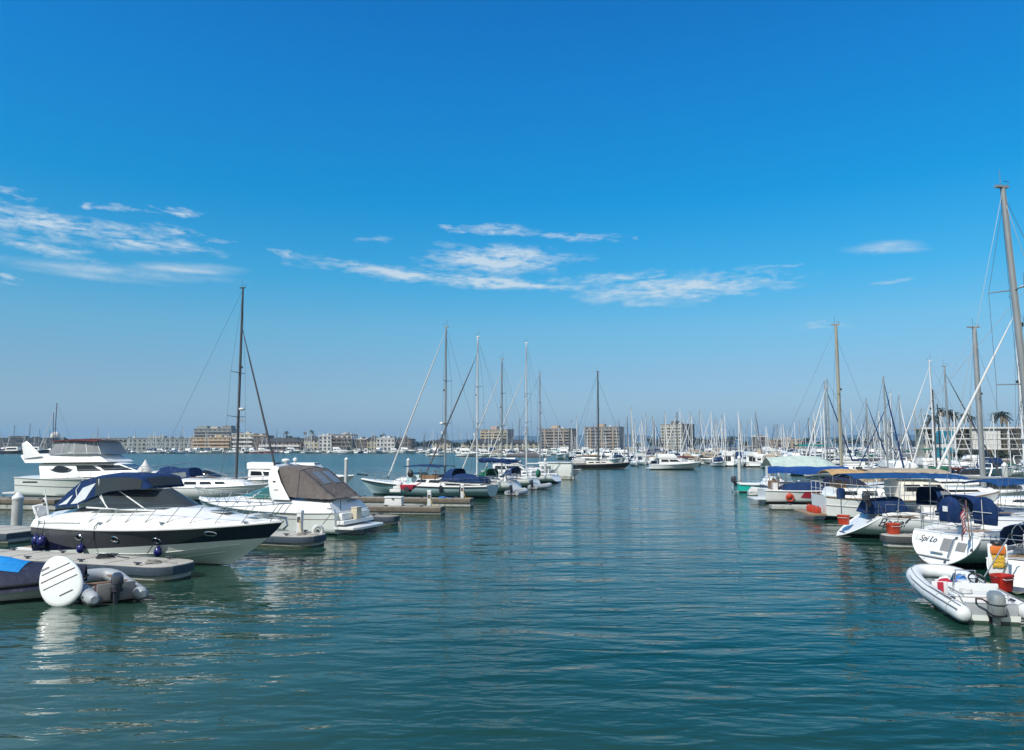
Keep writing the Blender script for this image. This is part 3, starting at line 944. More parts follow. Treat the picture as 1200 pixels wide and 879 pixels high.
# far white dome on the left shore
t = thing('radar_dome', 'pale round dome above the trees on the far left shore', 'dome', dp(64, 520, 1.1))
hd = zpix(507, 520) - 1.1
MB().lathe([(2.6, 0), (2.6, hd - 4)], 'bld_grey', 12).build('base', t)
MB().ball((0, 0, hd - 2.6), 3.2, 'bld_white', 16, 10).build('dome', t)
# ------------------------------------------------------------------ hulls and fittings
class Hull:
    def __init__(s, L, B, fs, fm, fb, draft=.5, kind='power', rake=1.5, slope=0.0, sw=.85, tm=.4, p=2.4, ks=None, kb=None, q=.9):
        s.__dict__.update(L=L, B=B, fs=fs, fm=fm, fb=fb, draft=draft, kind=kind, rake=rake, slope=slope, sw=sw, tm=tm, p=p, q=q)
        s.ks = -draft * .8 if ks is None else ks
        s.kb = -draft * .3 if kb is None else kb

    def sheer(s, t):
        a, b, c = s.fs, s.fm, s.fb
        m_ = .45
        return a * (t - m_) * (t - 1) / (m_) + b * t * (t - 1) / (m_ * (m_ - 1)) + c * t * (t - m_) / (1 - m_)

    def half(s, t):
        if t < s.tm:
            k = s.sw + (1 - s.sw) * math.sin(math.pi / 2 * t / s.tm)
        else:
            k = max(0, 1 - ((t - s.tm) / (1 - s.tm)) ** s.p) ** s.q
        return s.B / 2 * max(k, .012)

    def zk(s, t):
        return lerp(s.ks, -s.draft, smst(t / .5)) if t < .5 else lerp(-s.draft, s.kb, smst((t - .5) / .5))

    def wfac(s, t, h):
        if s.kind == 'sail':
            f = (1 - (1 - h) ** 2.3) ** .72
            v = h ** .85
            return lerp(f, v, smst((t - .55) / .5) * .8)
        hc = lerp(.34, .52, t)
        cw = lerp(.93, .56, smst(t))
        return cw * (h / hc) ** .9 if h < hc else cw + (1 - cw) * ((h - hc) / (1 - hc)) ** (1 + .9 * t)

    def x(s, t, h):
        xs = s.slope * h
        return xs + t * (s.L - s.rake * (1 - h) ** 1.3 - xs)

    def S(s, t, h, side=1, off=0.0):
        z0 = s.zk(t)
        return Vector((s.x(t, h), side * (s.half(t) * s.wfac(t, h) + off), z0 + h * (s.sheer(t) - z0)))

    def h_at(s, t, z):
        z0 = s.zk(t)
        return (z - z0) / (s.sheer(t) - z0)

    def t_at(s, x, h=1.0):
        xs = s.slope * h
        return (x - xs) / (s.L - s.rake * (1 - h) ** 1.3 - xs)

    def build(s, parent, m='hull_white', nt=22, nh=9, name='hull', tm_=None):
        ts = [1 - (1 - i / nt) ** 1.25 for i in range(nt + 1)]
        hs = [j / nh for j in range(nh + 1)]
        mb = MB()
        rows = []
        for t in ts:
            rows.append([s.S(t, h, -1) for h in reversed(hs)] + [s.S(t, h, 1) for h in hs[1:]])
        mb.grid(rows, m)
        n = nh
        r0 = rows[0]
        for j in range(n):
            mb.add([r0[j], r0[j + 1], r0[2 * n - j - 1], r0[2 * n - j]], [(0, 1, 2, 3)], tm_ or m)
        return mb.build(name, parent, smooth=50)

    def deck(s, parent, m='white', camber=.05, inset=.06, nt=18, drop=.02, t0=0.0, t1=.985, name='deck'):
        rows = []
        for i in range(nt + 1):
            t = lerp(t0, t1, i / nt)
            b = max(.01, s.half(t) - inset)
            p = s.S(t, 1)
            rows.append([(p.x, b * k, p.z - drop + camber * (1 - k * k)) for k in (-1, -.6, -.2, .2, .6, 1)])
        return MB().grid(rows, m).build(name, parent)

    def edge(s, h=1.0, off=.0, dz=0.0, t0=0.0, t1=1.0, n=26, side=1):
        out = []
        for i in range(n + 1):
            t = lerp(t0, t1, i / n)
            p = s.S(t, h, side, off)
            p.z += dz
            out.append(p)
        return out

    def rub(s, parent, m='offwhite', r=.035, dz=-.02, h=1.0, name='rub_rail'):
        a = s.edge(h, .01, dz, side=-1)
        b = s.edge(h, .01, dz, side=1)
        return MB().tube(a + b[::-1], r, m, 6).build(name, parent)

    def patch(s, parent, name, m, pts, side, off=.012, n=6):
        """flat marking or port on the topsides; pts = 4 corners (x, z) in hull side view"""
        rows = []
        for i in range(n + 1):
            a, r_ = i / n, []
            for j in range(3):
                b = j / 2
                x = lerp(lerp(pts[0][0], pts[1][0], a), lerp(pts[3][0], pts[2][0], a), b)
                z = lerp(lerp(pts[0][1], pts[1][1], a), lerp(pts[3][1], pts[2][1], a), b)
                r_.append(s.side_pt(x, z, side, off))
            rows.append(r_)
        return MB().grid(rows, m).build(name, parent)

    def side_pt(s, x, z, side, off=0.0):
        h = .8
        for _ in range(4):
            t = max(0, min(.999, s.t_at(x, h)))
            h = max(0, min(1.0, s.h_at(t, z)))
        return s.S(t, h, side, off)

    def port(s, parent, x, z, side, a=.16, b=.09, name='porthole', rim='chrome', glassm='dark_glass'):
        pts = [s.side_pt(x + a * math.cos(u), z + b * math.sin(u), side, .012) for u in [k * math.pi / 7 for k in range(14)]]
        mb = MB().add(pts, [tuple(range(14))], glassm).tube(pts, .022, rim, 5, closed=True)
        return mb.build(name, parent)


class Cabin:
    """coachroof or deckhouse: sides lean in, ends slope, top cambered"""
    PR = [(-1, 0), (-.95, .42), (-.90, .80), (-.80, .97), (-.4, 1.05), (0, 1.08), (.4, 1.05), (.80, .97), (.90, .80), (.95, .42), (1, 0)]

    def __init__(s, x0, x1, w0, w1, z0, z1, h0, h1, fr=.6, br=.1, bulge=.06, lean=1.0):
        s.__dict__.update(x0=x0, x1=x1, w0=w0, w1=w1, z0=z0, z1=z1, h0=h0, h1=h1, fr=fr, br=br, bulge=bulge, lean=lean)

    def at(s, u, py, pz, off=0.0):
        xa, xb = s.x0 + s.br * pz, s.x1 - s.fr * pz
        w = lerp(s.w0, s.w1, u) * (1 + s.bulge * math.sin(math.pi * u))
        h = lerp(s.h0, s.h1, u)
        yy = math.copysign(1 - (1 - abs(py)) * s.lean, py) if py else 0
        return Vector((lerp(xa, xb, u), yy * w + math.copysign(off, py) * (1 if py else 0), lerp(s.z0, s.z1, u) + h * pz))

    def build(s, parent, m='white', name='cabin', nu=8, roof=None):
        mb = MB()
        rings = [[s.at(i / nu, *p) for p in s.PR] for i in range(nu + 1)]
        mb.loft(rings, m, cap=True)
        if roof:
            mb.slab([[s.at(i / nu, py, pz) + Vector((0, 0, .03)) for py, pz in s.PR[3:8]] for i in range(nu + 1)], .025, roof)
        return mb.build(name, parent, smooth=45)

    def win(s, parent, u0, u1, a0=.30, a1=.78, sk0=0.0, sk1=0.0, m='dark_glass', side=-1, name='window', n=6, off=.012, mid=None):
        rows = []
        for i in range(n + 1):
            r_ = []
            for a in (a0, (a0 + a1) / 2, a1):
                k = (a - a0) / (a1 - a0)
                top = a1 if mid is None else a1
                u = lerp(u0 + sk0 * k, u1 + sk1 * k, i / n)
                aa = a
                if mid is not None:
                    q = math.sin(math.pi * i / n) ** .6
                    c0 = (a0 + a1) / 2
                    aa = c0 + (a - c0) * max(.06, q)
                py = 1 - .05 * aa / .42 if aa < .42 else .95 - .05 * (aa - .42) / .38
                r_.append(s.at(u, side * py, aa, off))
            rows.append(r_)
        return MB().grid(rows, m).build(name, parent)

    def front(s, parent, a0=.3, a1=.85, k=.86, m='dark_glass', name='windscreen', back=False, off=.014, panes=1):
        mb = MB()
        for pn in range(panes):
            y0, y1 = -k + 2 * k * pn / panes + .02, -k + 2 * k * (pn + 1) / panes - .02
            rows = []
            for a in (a0, a1):
                py_lim = 1 - .05 * a / .42 if a < .42 else .95 - .05 * (a - .42) / .38
                rows.append([s.at(0 if back else 1, py * py_lim, a) + Vector((-off if back else off, 0, .0)) for py in [lerp(y0, y1, j / 4) for j in range(5)]])
            mb.grid(rows, m)
        return mb.build(name, parent)


def rail(parent, base, height, n_st, m='chrome', r=.016, slant=0.0, mid=False, name='guard_rail', inward=0.0):
    """rail over a list of base points"""
    top = [Vector(p) + Vector((slant, -math.copysign(inward, p[1]), height)) for p in base]
    mb = MB().tube(top, r, m, 6)
    if mid:
        mb.tube([Vector(p) + Vector((slant * .5, 0, height * .5)) for p in base], r * .7, m, 5)
    N = len(base) - 1
    for k in range(n_st):
        f = k / (n_st - 1) * N
        i = min(int(f), N - 1)
        p = Vector(base[i]).lerp(Vector(base[i + 1]), f - i)
        q = top[i].lerp(top[i + 1], f - i)
        mb.tube([p, q], r * .9, m, 5)
    return mb.build(name, parent)


def canvas_top(parent, x0, x1, w, z, m='navy', sag=.06, drop=.10, name='bimini', th=.03, posts=None, zb=1.0, frame='chrome', nose=0.0):
    rows = []
    nx = 8
    for i in range(nx + 1):
        u = i / nx
        x = lerp(x0, x1, u)
        dz = -drop * (2 * u - 1) ** 2 - nose * (u if nose > 0 else 0)
        rows.append([(x, w * k, z + dz + sag * (1 - k * k) - (.05 if abs(k) == 1 else 0)) for k in (-1, -.96, -.6, -.2, .2, .6, .96, 1)])
    o = MB().slab(rows, th, m).build(name, parent)
    mb = MB()
    for i in (2, 4, 6):
        mb.tube([Vector(p) + Vector((0, 0, .004)) for p in rows[i]], .011, 'dark_cover' if m not in ('tan_canvas', 'sand_canvas') else 'beige', 4)
    mb.build('seam', o)
    if posts:
        mb = MB()
        for (xa, xb) in posts:
            for sd in (-1, 1):
                mb.tube([(xa, sd * w * 1.0, zb), (xb, sd * w * .97, z - .045 - drop * (2 * (xb - x0) / (x1 - x0) - 1) ** 2)], .016, frame, 5)
        for u in (.03, .5, .97):
            x = lerp(x0, x1, u)
            dz = -drop * (2 * u - 1) ** 2
            mb.tube([(x, w * k, z + dz + sag * (1 - k * k) - th - .02 - (.02 if abs(k) > .9 else 0)) for k in (-.975, -.5, 0, .5, .975)], .014, frame, 5)
        for sd in (-1, 1):
            mb.tube([(lerp(x0, x1, u / 6), sd * w * .97, z - drop * (2 * u / 6 - 1) ** 2 - .055) for u in range(7)], .018, frame, 5)
        mb.build('bimini_frame', parent)
    return o


def dodger(parent, x0, x1, w, z0, z1, m='navy', name='dodger', win=True):
    """spray hood: open aft, sloping forward to the cabin top (x1 forward)"""
    rows = []
    n = 7
    for i in range(n + 1):
        u = i / n
        x = lerp(x0, x1, u)
        zt = lerp(z1, z0 + .02, smst((u - .35) / .65))
        r_ = []
        for k in range(9):
            a = math.pi * k / 8
            cy = -math.cos(a)
            r_.append((x, math.copysign(abs(cy) ** .6, cy) * w * lerp(1, .92, u), z0 + (zt - z0) * (math.sin(a) ** .5)))
        rows.append(r_)
    o = MB().slab(rows, .02, m).build(name, parent)
    if win:
        for sd in (-1, 1):
            q = []
            for i in (1, 2, 3):
                q.append([Vector(rows[i][4 + sd * 3]) + Vector((0, sd * .02, .01)), Vector(rows[i][4 + sd * 2]) + Vector((0, sd * .02, .02))])
            MB().grid(q, 'clear_vinyl').build('window', o)
    return o


def outboard(parent, p, rz=0.0, m='engine_grey', s=1.0, tilt=0.0, name='outboard_motor'):
    e = bpy.data.objects.new(name, None)
    COL.objects.link(e)
    e.empty_display_size = .2
    e.parent = parent
    e.location = p
    e.rotation_euler = (0, tilt, rz)
    mb = MB()
    rings = []
    for z, a, b, xo in ((.30, .13, .12, 0), (.34, .21, .155, -.02), (.52, .245, .175, -.03), (.72, .25, .18, -.03), (.84, .22, .165, -.02), (.90, .13, .11, 0)):
        rings.append([(xo + a * s * math.copysign(abs(math.cos(q)) ** .75, math.cos(q)), b * s * math.copysign(abs(math.sin(q)) ** .75, math.sin(q)), z * s) for q in [2 * math.pi * k / 14 for k in range(14)]])
    mb.loft(rings, m)
    mb.build('cowling', e)
    rb_ = [(-.03 * s + .256 * s * math.copysign(abs(math.cos(q)) ** .75, math.cos(q)), .186 * s * math.copysign(abs(math.sin(q)) ** .75, math.sin(q)), .62 * s) for q in [2 * math.pi * k / 20 for k in range(20)]]
    MB().tube(rb_, .012 * s, 'black', 5, closed=True).tube([(p[0] * .97, p[1] * .96, .37 * s) for p in rb_], .02 * s, 'black', 5, closed=True).build('cowling_band', e)
    MB().tube([(0, 0, .32 * s), (-.01, 0, -.1 * s), (-.02, 0, -.45 * s)], [.10 * s, .075 * s, .06 * s], m, 8, flat=.6).box((-.06 * s, 0, -.32 * s), (.34 * s, .2 * s, .03 * s), m).build('leg', e)
    mb = MB().box((.14 * s, 0, .16 * s), (.12 * s, .26 * s, .34 * s), 'black').tube([(.18 * s, 0, .36 * s), (.6 * s, 0, .5 * s)], .025 * s, 'black', 6)
    mb.build('bracket', e)
    mb = MB()
    for k in range(3):
        a = k * 2.094
        mb.add([(-.16 * s, 0, -.5 * s), (-.19 * s, .1 * s * math.cos(a), -.5 * s + .1 * s * math.sin(a)), (-.15 * s, .12 * s * math.cos(a + .6), -.5 * s + .12 * s * math.sin(a + .6))], [(0, 1, 2)], 'black')
    mb.tube([(-.1 * s, 0, -.5 * s), (-.24 * s, 0, -.5 * s)], .035 * s, 'black', 6).build('propeller', e)
    return e


def lettering(text, parent, m, size, M4, shear=.35, name='lettering', depth=.004):
    cu = bpy.data.curves.new(name, 'FONT')
    cu.body = text
    cu.size = size
    cu.shear = shear
    cu.extrude = depth
    cu.align_x = 'CENTER'
    cu.align_y = 'CENTER'
    tmp = bpy.data.objects.new('tmp', cu)
    COL.objects.link(tmp)
    dg = bpy.context.evaluated_depsgraph_get()
    me = bpy.data.meshes.new_from_object(tmp.evaluated_get(dg))
    bpy.data.objects.remove(tmp)
    me.name = name
    me.materials.clear()
    me.materials.append(MATS[m])
    o = bpy.data.objects.new(name, me)
    COL.objects.link(o)
    o.parent = parent
    o.matrix_local = M4
    return o


def frame_mat(o, x, y):
    """matrix with local x along x, local y along y, at o"""
    x = Vector(x).normalized()
    y = (Vector(y) - x * Vector(y).dot(x)).normalized()
    z = x.cross(y)
    return Matrix(((x.x, y.x, z.x, o[0]), (x.y, y.y, z.y, o[1]), (x.z, y.z, z.z, o[2]), (0, 0, 0, 1)))


def rig(t, xm, zd, H, L, m='alu', r=.09, lean=0.0, spread=((.42, .95), (.70, .75)), chain=1.5, bow=None, stern=None, jib=None, jib_r=.07, jibtop=.92,
        boom=None, boomz=1.2, cover=None, cover_h=.34, radar=False, heel=0.0, wires=True, crane=True, n=8, thin=1.0):
    """mast with its spreaders, standing rigging, furled headsail and boom; lean = aft rake (m), heel = sideways (m)"""
    def mp(f):
        return Vector((xm - lean * f, heel * f, zd + (H - zd) * f))
    mast = MB().tube([mp(0), mp(.55), mp(.9), mp(1)], [r, r, r * .88, r * .72], m, 10, flat=1.0)
    if crane:
        mast.box(mp(1) + Vector((-.05, 0, .05)), (r * 4.5, r * 1.3, .09), m)
        mast.tube([mp(1) + Vector((-.1, 0, .05)), mp(1) + Vector((-.1, 0, .75))], .014, 'wire', 4)
        mast.tube([mp(1) + Vector((.12, 0, .05)), mp(1) + Vector((.35, 0, .28)), mp(1) + Vector((.05, 0, .3))], .014, 'wire', 4)
        mast.box(mp(.58) + Vector((r + .05, 0, 0)), (.12, .1, .16), 'black')
    ms = mast.build('mast', t)
    for f, sw in spread:
        p = mp(f)
        mb = MB()
        for sd in (-1, 1):
            mb.tube([p, p + Vector((-.18, sd * sw, .06))], [.04 * thin + .012, .022 * thin + .012], m, 6, flat=.6)
        mb.build('spreader', ms)
    if radar:
        p = mp(.36) + Vector((.30, 0, 0))
        MB().lathe([(.05, -.1), (.22, -.08), (.26, 0), (.22, .1), (.02, .13)], 'mast_white', 12, p).tube([mp(.36), p + Vector((-.05, 0, -.1))], .03, m, 5).build('radar', ms)
    if wires:
        wr = .011 * thin
        for sd in (-1, 1):
            pts = [Vector((xm - .25, sd * chain, zd - .1))]
            for f, sw in spread:
                pts.append(mp(f) + Vector((-.18, sd * sw, .06)))
            pts.append(mp(.97))
            MB().tube(pts, wr, 'wire', 4).tube([pts[0] + Vector((.2, 0, 0)), mp(spread[0][0] - .01)], wr, 'wire', 4).tube([pts[0] + Vector((-.25, 0, 0)), mp(spread[0][0] - .01)], wr, 'wire', 4).build('shroud', t)
        if stern:
            MB().tube([stern, mp(.995)], wr, 'wire', 4).build('backstay', t)
    if wires:
        for sd in (-1, 1):
            MB().tube([mp(.02) + Vector((-.1, sd * (r + .05), 0)), mp(.5) + Vector((-.05, sd * (r + .08), 0)), mp(.97) + Vector((0, sd * r, 0))], .008 * thin, 'rope_dark' if sd > 0 else 'rope', 4).build('halyard', ms)
        MB().lathe([(.10, -.12), (.10, .12)], 'mast_white', 8, mp(.30) + Vector((r + .08, .25, 0))).build('radar_reflector', ms)
    if bow:
        b = Vector(bow)
        p = mp(jibtop)
        if jib:
            MB().tube([b + Vector((0, 0, .15)), b.lerp(p, .06), b.lerp(p, .3), b.lerp(p, .75), b.lerp(p, .93), p], [.03, jib_r * 1.1, jib_r, jib_r * .75, jib_r * .4, .015], jib, 8).lathe([(.1, 0), (.11, .12), (.03, .14)], 'black', 8, b).build('furled_jib', t)
        elif wires:
            MB().tube([b, p], .011 * thin, 'wire', 4).build('forestay', t)
    if boom:
        dirx = -1 if boom > 0 else 1
        bl = abs(boom)
        a = Vector((xm + dirx * .1, 0, zd + boomz))
        e = a + Vector((dirx * bl, 0, .06))
        bo = MB().tube([a, e], r * .8, m, 8).build('boom', t)
        if wires:
            MB().tube([e + Vector((0, 0, .03)), mp(.985)], .007 * thin, 'wire', 4).build('topping_lift', t)
        if cover:
            rings = []
            for i in range(11):
                u = i / 10
                hh = cover_h * lerp(1.25, .55, u) * (1 + .10 * math.sin(i * 2.3))
                ww = .17 * lerp(1.1, .75, u) * (1 + .12 * math.sin(i * 1.7 + 1))
                c0 = a.lerp(e, lerp(.02, .97, u))
                if i in (0, 10):
                    hh *= .55
                    ww *= .6
                rings.append([c0 + Vector((0, ww * math.cos(q), hh * .5 * math.sin(q) * 1.1 + hh * .28)) for q in [2 * math.pi * k / 10 for k in range(10)]])
            MB().loft(rings, cover).build('sail_cover', bo)
    return ms


def sailboat(name, label, cat, L, loc, rz, B=None, hull='hull_white', H=14.0, mast='alu', xm=None, group=None, cover='navy', jib='sailcloth', boom=True,
             bim=None, dod=None, slope=0.0, fb=1.0, rigk=None, pulpit=True, cabin='white', lines=True, detail=True, sw=.72, windows='dark_glass', deckm='white', jib_r=.07, r=.085,
             spread=((.40, .95), (.69, .75)), scale=1.0):
    B = B or L * .31
    t = thing(name, label, cat, loc, rz, group)
    hl = Hull(L, B, .085 * L * fb, .082 * L * fb, .112 * L * fb, .45, 'sail', rake=.11 * L, slope=slope, sw=sw, tm=.42, p=2.0, ks=.02, kb=-.1, q=1.0)
    hl.build(t, hull, 20 if detail else 10, 8 if detail else 5)
    hl.deck(t, deckm)
    if detail:
        hl.rub(t, 'teak' if hull == 'hull_blue' else 'offwhite', .028)
    x0, x1 = .30 * L, .74 * L
    zd0, zd1 = hl.sheer(.3), hl.sheer(.74)
    cb = Cabin(x0, x1, B * .34, B * .19, zd0 - .05, zd1 - .05, .052 * L, .034 * L, fr=.9, br=.05, bulge=.10)
    cb.build(t, cabin)
    for sd in (-1, 1):
        if detail:
            for (a, b) in ((.10, .30), (.36, .54), (.60, .76)):
                cb.win(t, a, b, .35, .72, m=windows, side=sd)
        else:
            cb.win(t, .12, .72, .35, .72, m=windows, side=sd)
    # cockpit coaming and wheel
    cz = hl.sheer(.15)
    mb = MB()
    for sd in (-1, 1):
        mb.tube([(max(.05 * L, slope + .1), sd * B * .30, cz + .12), (.18 * L, sd * B * .33, cz + .2), (.31 * L, sd * B * .32, cz + .25)], .12, cabin, 6, flat=.7)
    xa_ = max(.03 * L, slope + .12)
    mb.box(((xa_ + .29 * L) / 2, 0, cz + .0), (.29 * L - xa_, B * .5, .06), 'teak')
    mb.build('cockpit', t)
    if detail:
        wx = max(.10 * L, slope + .6)
        mb = MB().tube([(wx, .42 * math.cos(k * .3927), cz + .75 + .42 * math.sin(k * .3927)) for k in range(16)], .018, 'chrome', 5, closed=True)
        mb.box((wx + .12, 0, cz + .4), (.18, .22, .8), 'white')
        for k in range(3):
            a = k * math.pi / 3
            mb.tube([(wx, .42 * math.cos(a), cz + .75 + .42 * math.sin(a)), (wx, -.42 * math.cos(a), cz + .75 - .42 * math.sin(a))], .01, 'chrome', 4)
        mb.build('steering_wheel', t)
        for sd in (-1, 1):
            for xq in (.20, .28):
                MB().lathe([(.09, 0), (.075, .06), (.09, .13), (.05, .16)], 'chrome', 10, (xq * L, sd * B * .335, cz + .30)).build('winch', t)
        mb = MB()
        for q_ in range(4):
            rr_ = .20 - .02 * q_
            mb.tube([(.245 * L + rr_ * math.cos(a), -B * .16 + rr_ * .8 * math.sin(a), cz + .05 + .03 * q_) for a in [k_ * .6283 for k_ in range(10)]], .018, 'rope', 5, closed=True)
        mb.build('rope_coil', t)
        MB().box((.5 * L, 0, zd0 + .058 * L), (.55, .55, .05), 'dark_glass').box((.40 * L, 0, zd0 + .062 * L), (.7, .8, .06), 'offwhite').build('hatch', t, bevel=.01)
        MB().tube([(.36 * L, -B * .24, zd0 + .06 * L), (.66 * L, -B * .17, zd0 + .05 * L)], .018, 'teak', 5).tube([(.36 * L, B * .24, zd0 + .06 * L), (.66 * L, B * .17, zd0 + .05 * L)], .018, 'teak', 5).build('handrail', t)
    xm = xm if xm is not None else .57 * L
    tb = hl.S(.97, 1)
    kw = dict(m=mast, r=r, bow=(tb.x, 0, tb.z + .1), stern=(.25, 0, hl.sheer(0) + .3), jib=jib, jib_r=jib_r, boom=xm - .16 * L if boom else None, boomz=.95,
              cover=cover, chain=B * .42, wires=True, spread=spread)
    kw.update(rigk or {})
    zc = hl.sheer(xm / L) + .04 * L
    rig(t, xm, zc, H, L, **kw)
    if pulpit:
        pb = [hl.S(q, 1, -1, -.08) for q in (.86, .91, .96)] + [hl.S(.985, 1, 1, 0) + Vector((.05, 0, .05))] + [hl.S(q, 1, 1, -.08) for q in (.96, .91, .86)]
        rail(t, pb, .62, 5, name='pulpit')
        ps = [hl.S(.16, 1, -1, -.06), hl.S(.02, 1, -1, -.1), hl.S(.0, 1, -1, -.4), hl.S(.0, 1, 1, -.4), hl.S(.02, 1, 1, -.1), hl.S(.16, 1, 1, -.06)]
        if slope > 0:
            ps = [p + Vector((.02, 0, 0)) for p in ps]
        rail(t, ps, .64, 6, mid=True, name='pushpit')
    if lines:
        for sd in (-1, 1):
            rail(t, [hl.S(lerp(.16, .86, k / 8), 1, sd, -.06) for k in range(9)], .6, 8, r=.011, mid=True, name='guard_rail')
    if bim:
        canvas_top(t, .02 * L, .22 * L, B * .40, cz + 1.95, bim, posts=((.10 * L, .03 * L), (.12 * L, .21 * L)), zb=cz)
    if dod:
        dodger(t, .27 * L, .40 * L, B * .33, zd0 + .0 + .04 * L, zd0 + .04 * L + .85, dod)
    t['_'] = 0
    del t['_']
    return t, hl, cb


def powerboat(name, label, cat, L, loc, rz, B=None, hull='hull_white', kind='express', canvas='navy', group=None, detail=True, fb=1.0, rails=True, trim='offwhite', arch=True):
    B = B or L * .32
    t = thing(name, label, cat, loc, rz, group)
    hl = Hull(L, B, .10 * L * fb, .105 * L * fb, .145 * L * fb, .4, 'power', rake=.15 * L, sw=.88, tm=.35, p=2.4, kb=.0)
    hl.build(t, hull, 18 if detail else 10, 8 if detail else 5)
    hl.deck(t, 'white', camber=.12)
    hl.rub(t, trim, .035)
    zs = hl.sheer(.3)
    MB().box((-.35, 0, .32), (.8, B * .78, .10), 'white').build('swim_platform', t, bevel=.03)
    if kind == 'express':
        cb = Cabin(.30 * L, .92 * L, B * .37, B * .10, zs - .08, hl.sheer(.9) - .06, .055 * L, .01 * L, fr=1.2, br=.0, bulge=.2)
        cb.build(t, 'white', 'foredeck')
        ws = Cabin(.36 * L, .66 * L, B * .36, B * .26, zs + .04 * L, zs + .045 * L, .075 * L, .06 * L, fr=.11 * L, br=-.05, bulge=.08)
        ws.build(t, 'dark_glass', 'windscreen')
        if canvas:
            cv = Cabin(.03 * L, .52 * L, B * .38, B * .33, zs + .02, zs + .075 * L, .16 * L, .11 * L, fr=.05 * L, br=.12 * L, bulge=.05)
            cv.build(t, canvas, 'canvas_top')
            for sd in (-1, 1):
                cv.win(t, .12, .45, .35, .75, m='vinyl', side=sd)
                cv.win(t, .52, .92, .35, .75, m='vinyl', side=sd)
        if arch:
            mb = MB()
            for sd in (-1, 1):
                mb.tube([(.26 * L, sd * B * .44, zs), (.20 * L, sd * B * .40, zs + .13 * L), (.18 * L, sd * B * .30, zs + .19 * L)], [.16, .13, .10], 'white', 8, flat=.5)
            mb.tube([(.18 * L, -B * .30, zs + .19 * L), (.18 * L, B * .30, zs + .19 * L)], .10, 'white', 8, flat=.6)
            mb.build('radar_arch', t)
    else:
        cb = Cabin(.16 * L, .66 * L, B * .42, B * .33, zs - .08, hl.sheer(.66) - .1, .135 * L, .11 * L, fr=.13 * L, br=.02, bulge=.06)
        cb.build(t, 'white', 'deckhouse')
        for sd in (-1, 1):
            cb.win(t, .08, .42, .42, .80, m='dark_glass', side=sd)
            cb.win(t, .47, .92, .42, .80, 0, -.05, m='dark_glass', side=sd)
        cb.front(t, .40, .88, .9, panes=3)
        cb.front(t, .12, .84, .62, panes=2, back=True, name='aft_window')
        fd = Cabin(.62 * L, .90 * L, B * .28, B * .12, hl.sheer(.66) - .08, hl.sheer(.9) - .06, .045 * L, .02 * L, fr=.5, br=0)
        fd.build(t, 'white', 'foredeck')
        zt = zs + .125 * L
        fl = Cabin(.14 * L, .52 * L, B * .38, B * .30, zt, zt, .075 * L, .075 * L, fr=.06 * L, br=-.08, bulge=.05)
        fl.build(t, 'white', 'flybridge')
        fl.front(t, .75, .97, .9, m='smoke_glass', name='windscreen')
        if canvas:
            canvas_top(t, .15 * L, .46 * L, B * .37, zt + .20 * L, canvas, posts=((.18 * L, .16 * L), (.46 * L, .45 * L)), zb=zt + .06 * L)
    if rails:
        base = [hl.S(lerp(.45, .95, k / 6), 1, -1, -.08) for k in range(7)] + [hl.S(.985, 1, 1, 0)] + [hl.S(lerp(.95, .45, k / 6), 1, 1, -.08) for k in range(7)]
        rail(t, base, .55, 12, slant=.12, name='bow_rail')
    return t, hl


def by_mast(px, Y, xm, rz):
    """boat origin such that its mast foot stands in pixel column px at distance Y"""
    q = dp(px, Y)
    return q - rot2(xm, 0, rz)
# ================================================================== LEFT SIDE
HL = R(-21)                 # heading of the berths on the left: bows point right and a little towards us

# ------------------------------------------------------------------ navy banded express cruiser (nearest on the left)
L = 11.7
bow = gp(331, 612, 1.70)
d = rot2(1, 0, HL)
S1 = .94
loc1 = Vector((bow.x - d.x * L * S1, bow.y - d.y * L * S1, 0))
c1 = thing('express_cruiser', 'white express cruiser with black and grey hull band and navy cockpit canvas', 'motor boat', loc1, HL)
c1.scale = (S1, S1, 1)
h1 = Hull(L, 3.7, 1.28, 1.34, 1.72, .6, 'power', rake=2.5, sw=.88, tm=.35, p=2.5, kb=.02)
h1.build(c1, 'hull_band', 34, 14)
h1.rub(c1, 'offwhite', .04, dz=.0)
# spray rails on the lower bow
mb = MB()
for hh, t0, t1 in ((.52, .35, .93), (.36, .45, .9)):
    mb.tube(h1.edge(hh, .006, 0, t0, t1, 18, -1), .018, 'offwhite', 4)
    mb.tube(h1.edge(hh, .006, 0, t0, t1, 18, 1), .018, 'offwhite', 4)
mb.build('spray_rail', c1)


def top1(u, k):
    """upper moulding: u along, k across -1..1"""
    p = h1.S(u, 1)
    b = h1.half(u)
    hgt = lerp(.86, .10, smst((u - .52) / .48)) * lerp(.62, 1, smst(u / .2))
    a = abs(k)
    prof = ((1.0, 0), (.985, .22), (.93, .48), (.82, .66), (.6, .74), (.42, .90), (.2, .97), (0, 1.0))
    q = (1 - a) * 7
    i = min(int(q), 6)
    f = q - i
    y = lerp(prof[i][0], prof[i + 1][0], f)
    z = lerp(prof[i][1], prof[i + 1][1], f)
    return Vector((p.x - .0 - .25 * (1 - a) * smst((u - .8) / .2), math.copysign(b * y, k) if a > 1e-6 else 0, p.z + hgt * z))


rows = [[top1(i / 30, -1 + j / 7) for j in range(15)] for i in range(31)]
MB().grid(rows, 'white').add(rows[0], [tuple(range(15))], 'white').build('topside_moulding', c1, smooth=60)
# side recess line and steps aft
mb = MB()
pts = [top1(u, -.83) + Vector((0, -.02, .015)) for u in (.05, .09, .14, .2, .26)]
mb.tube(pts, .03, 'offwhite', 6)
mb.build('grab_moulding', c1)


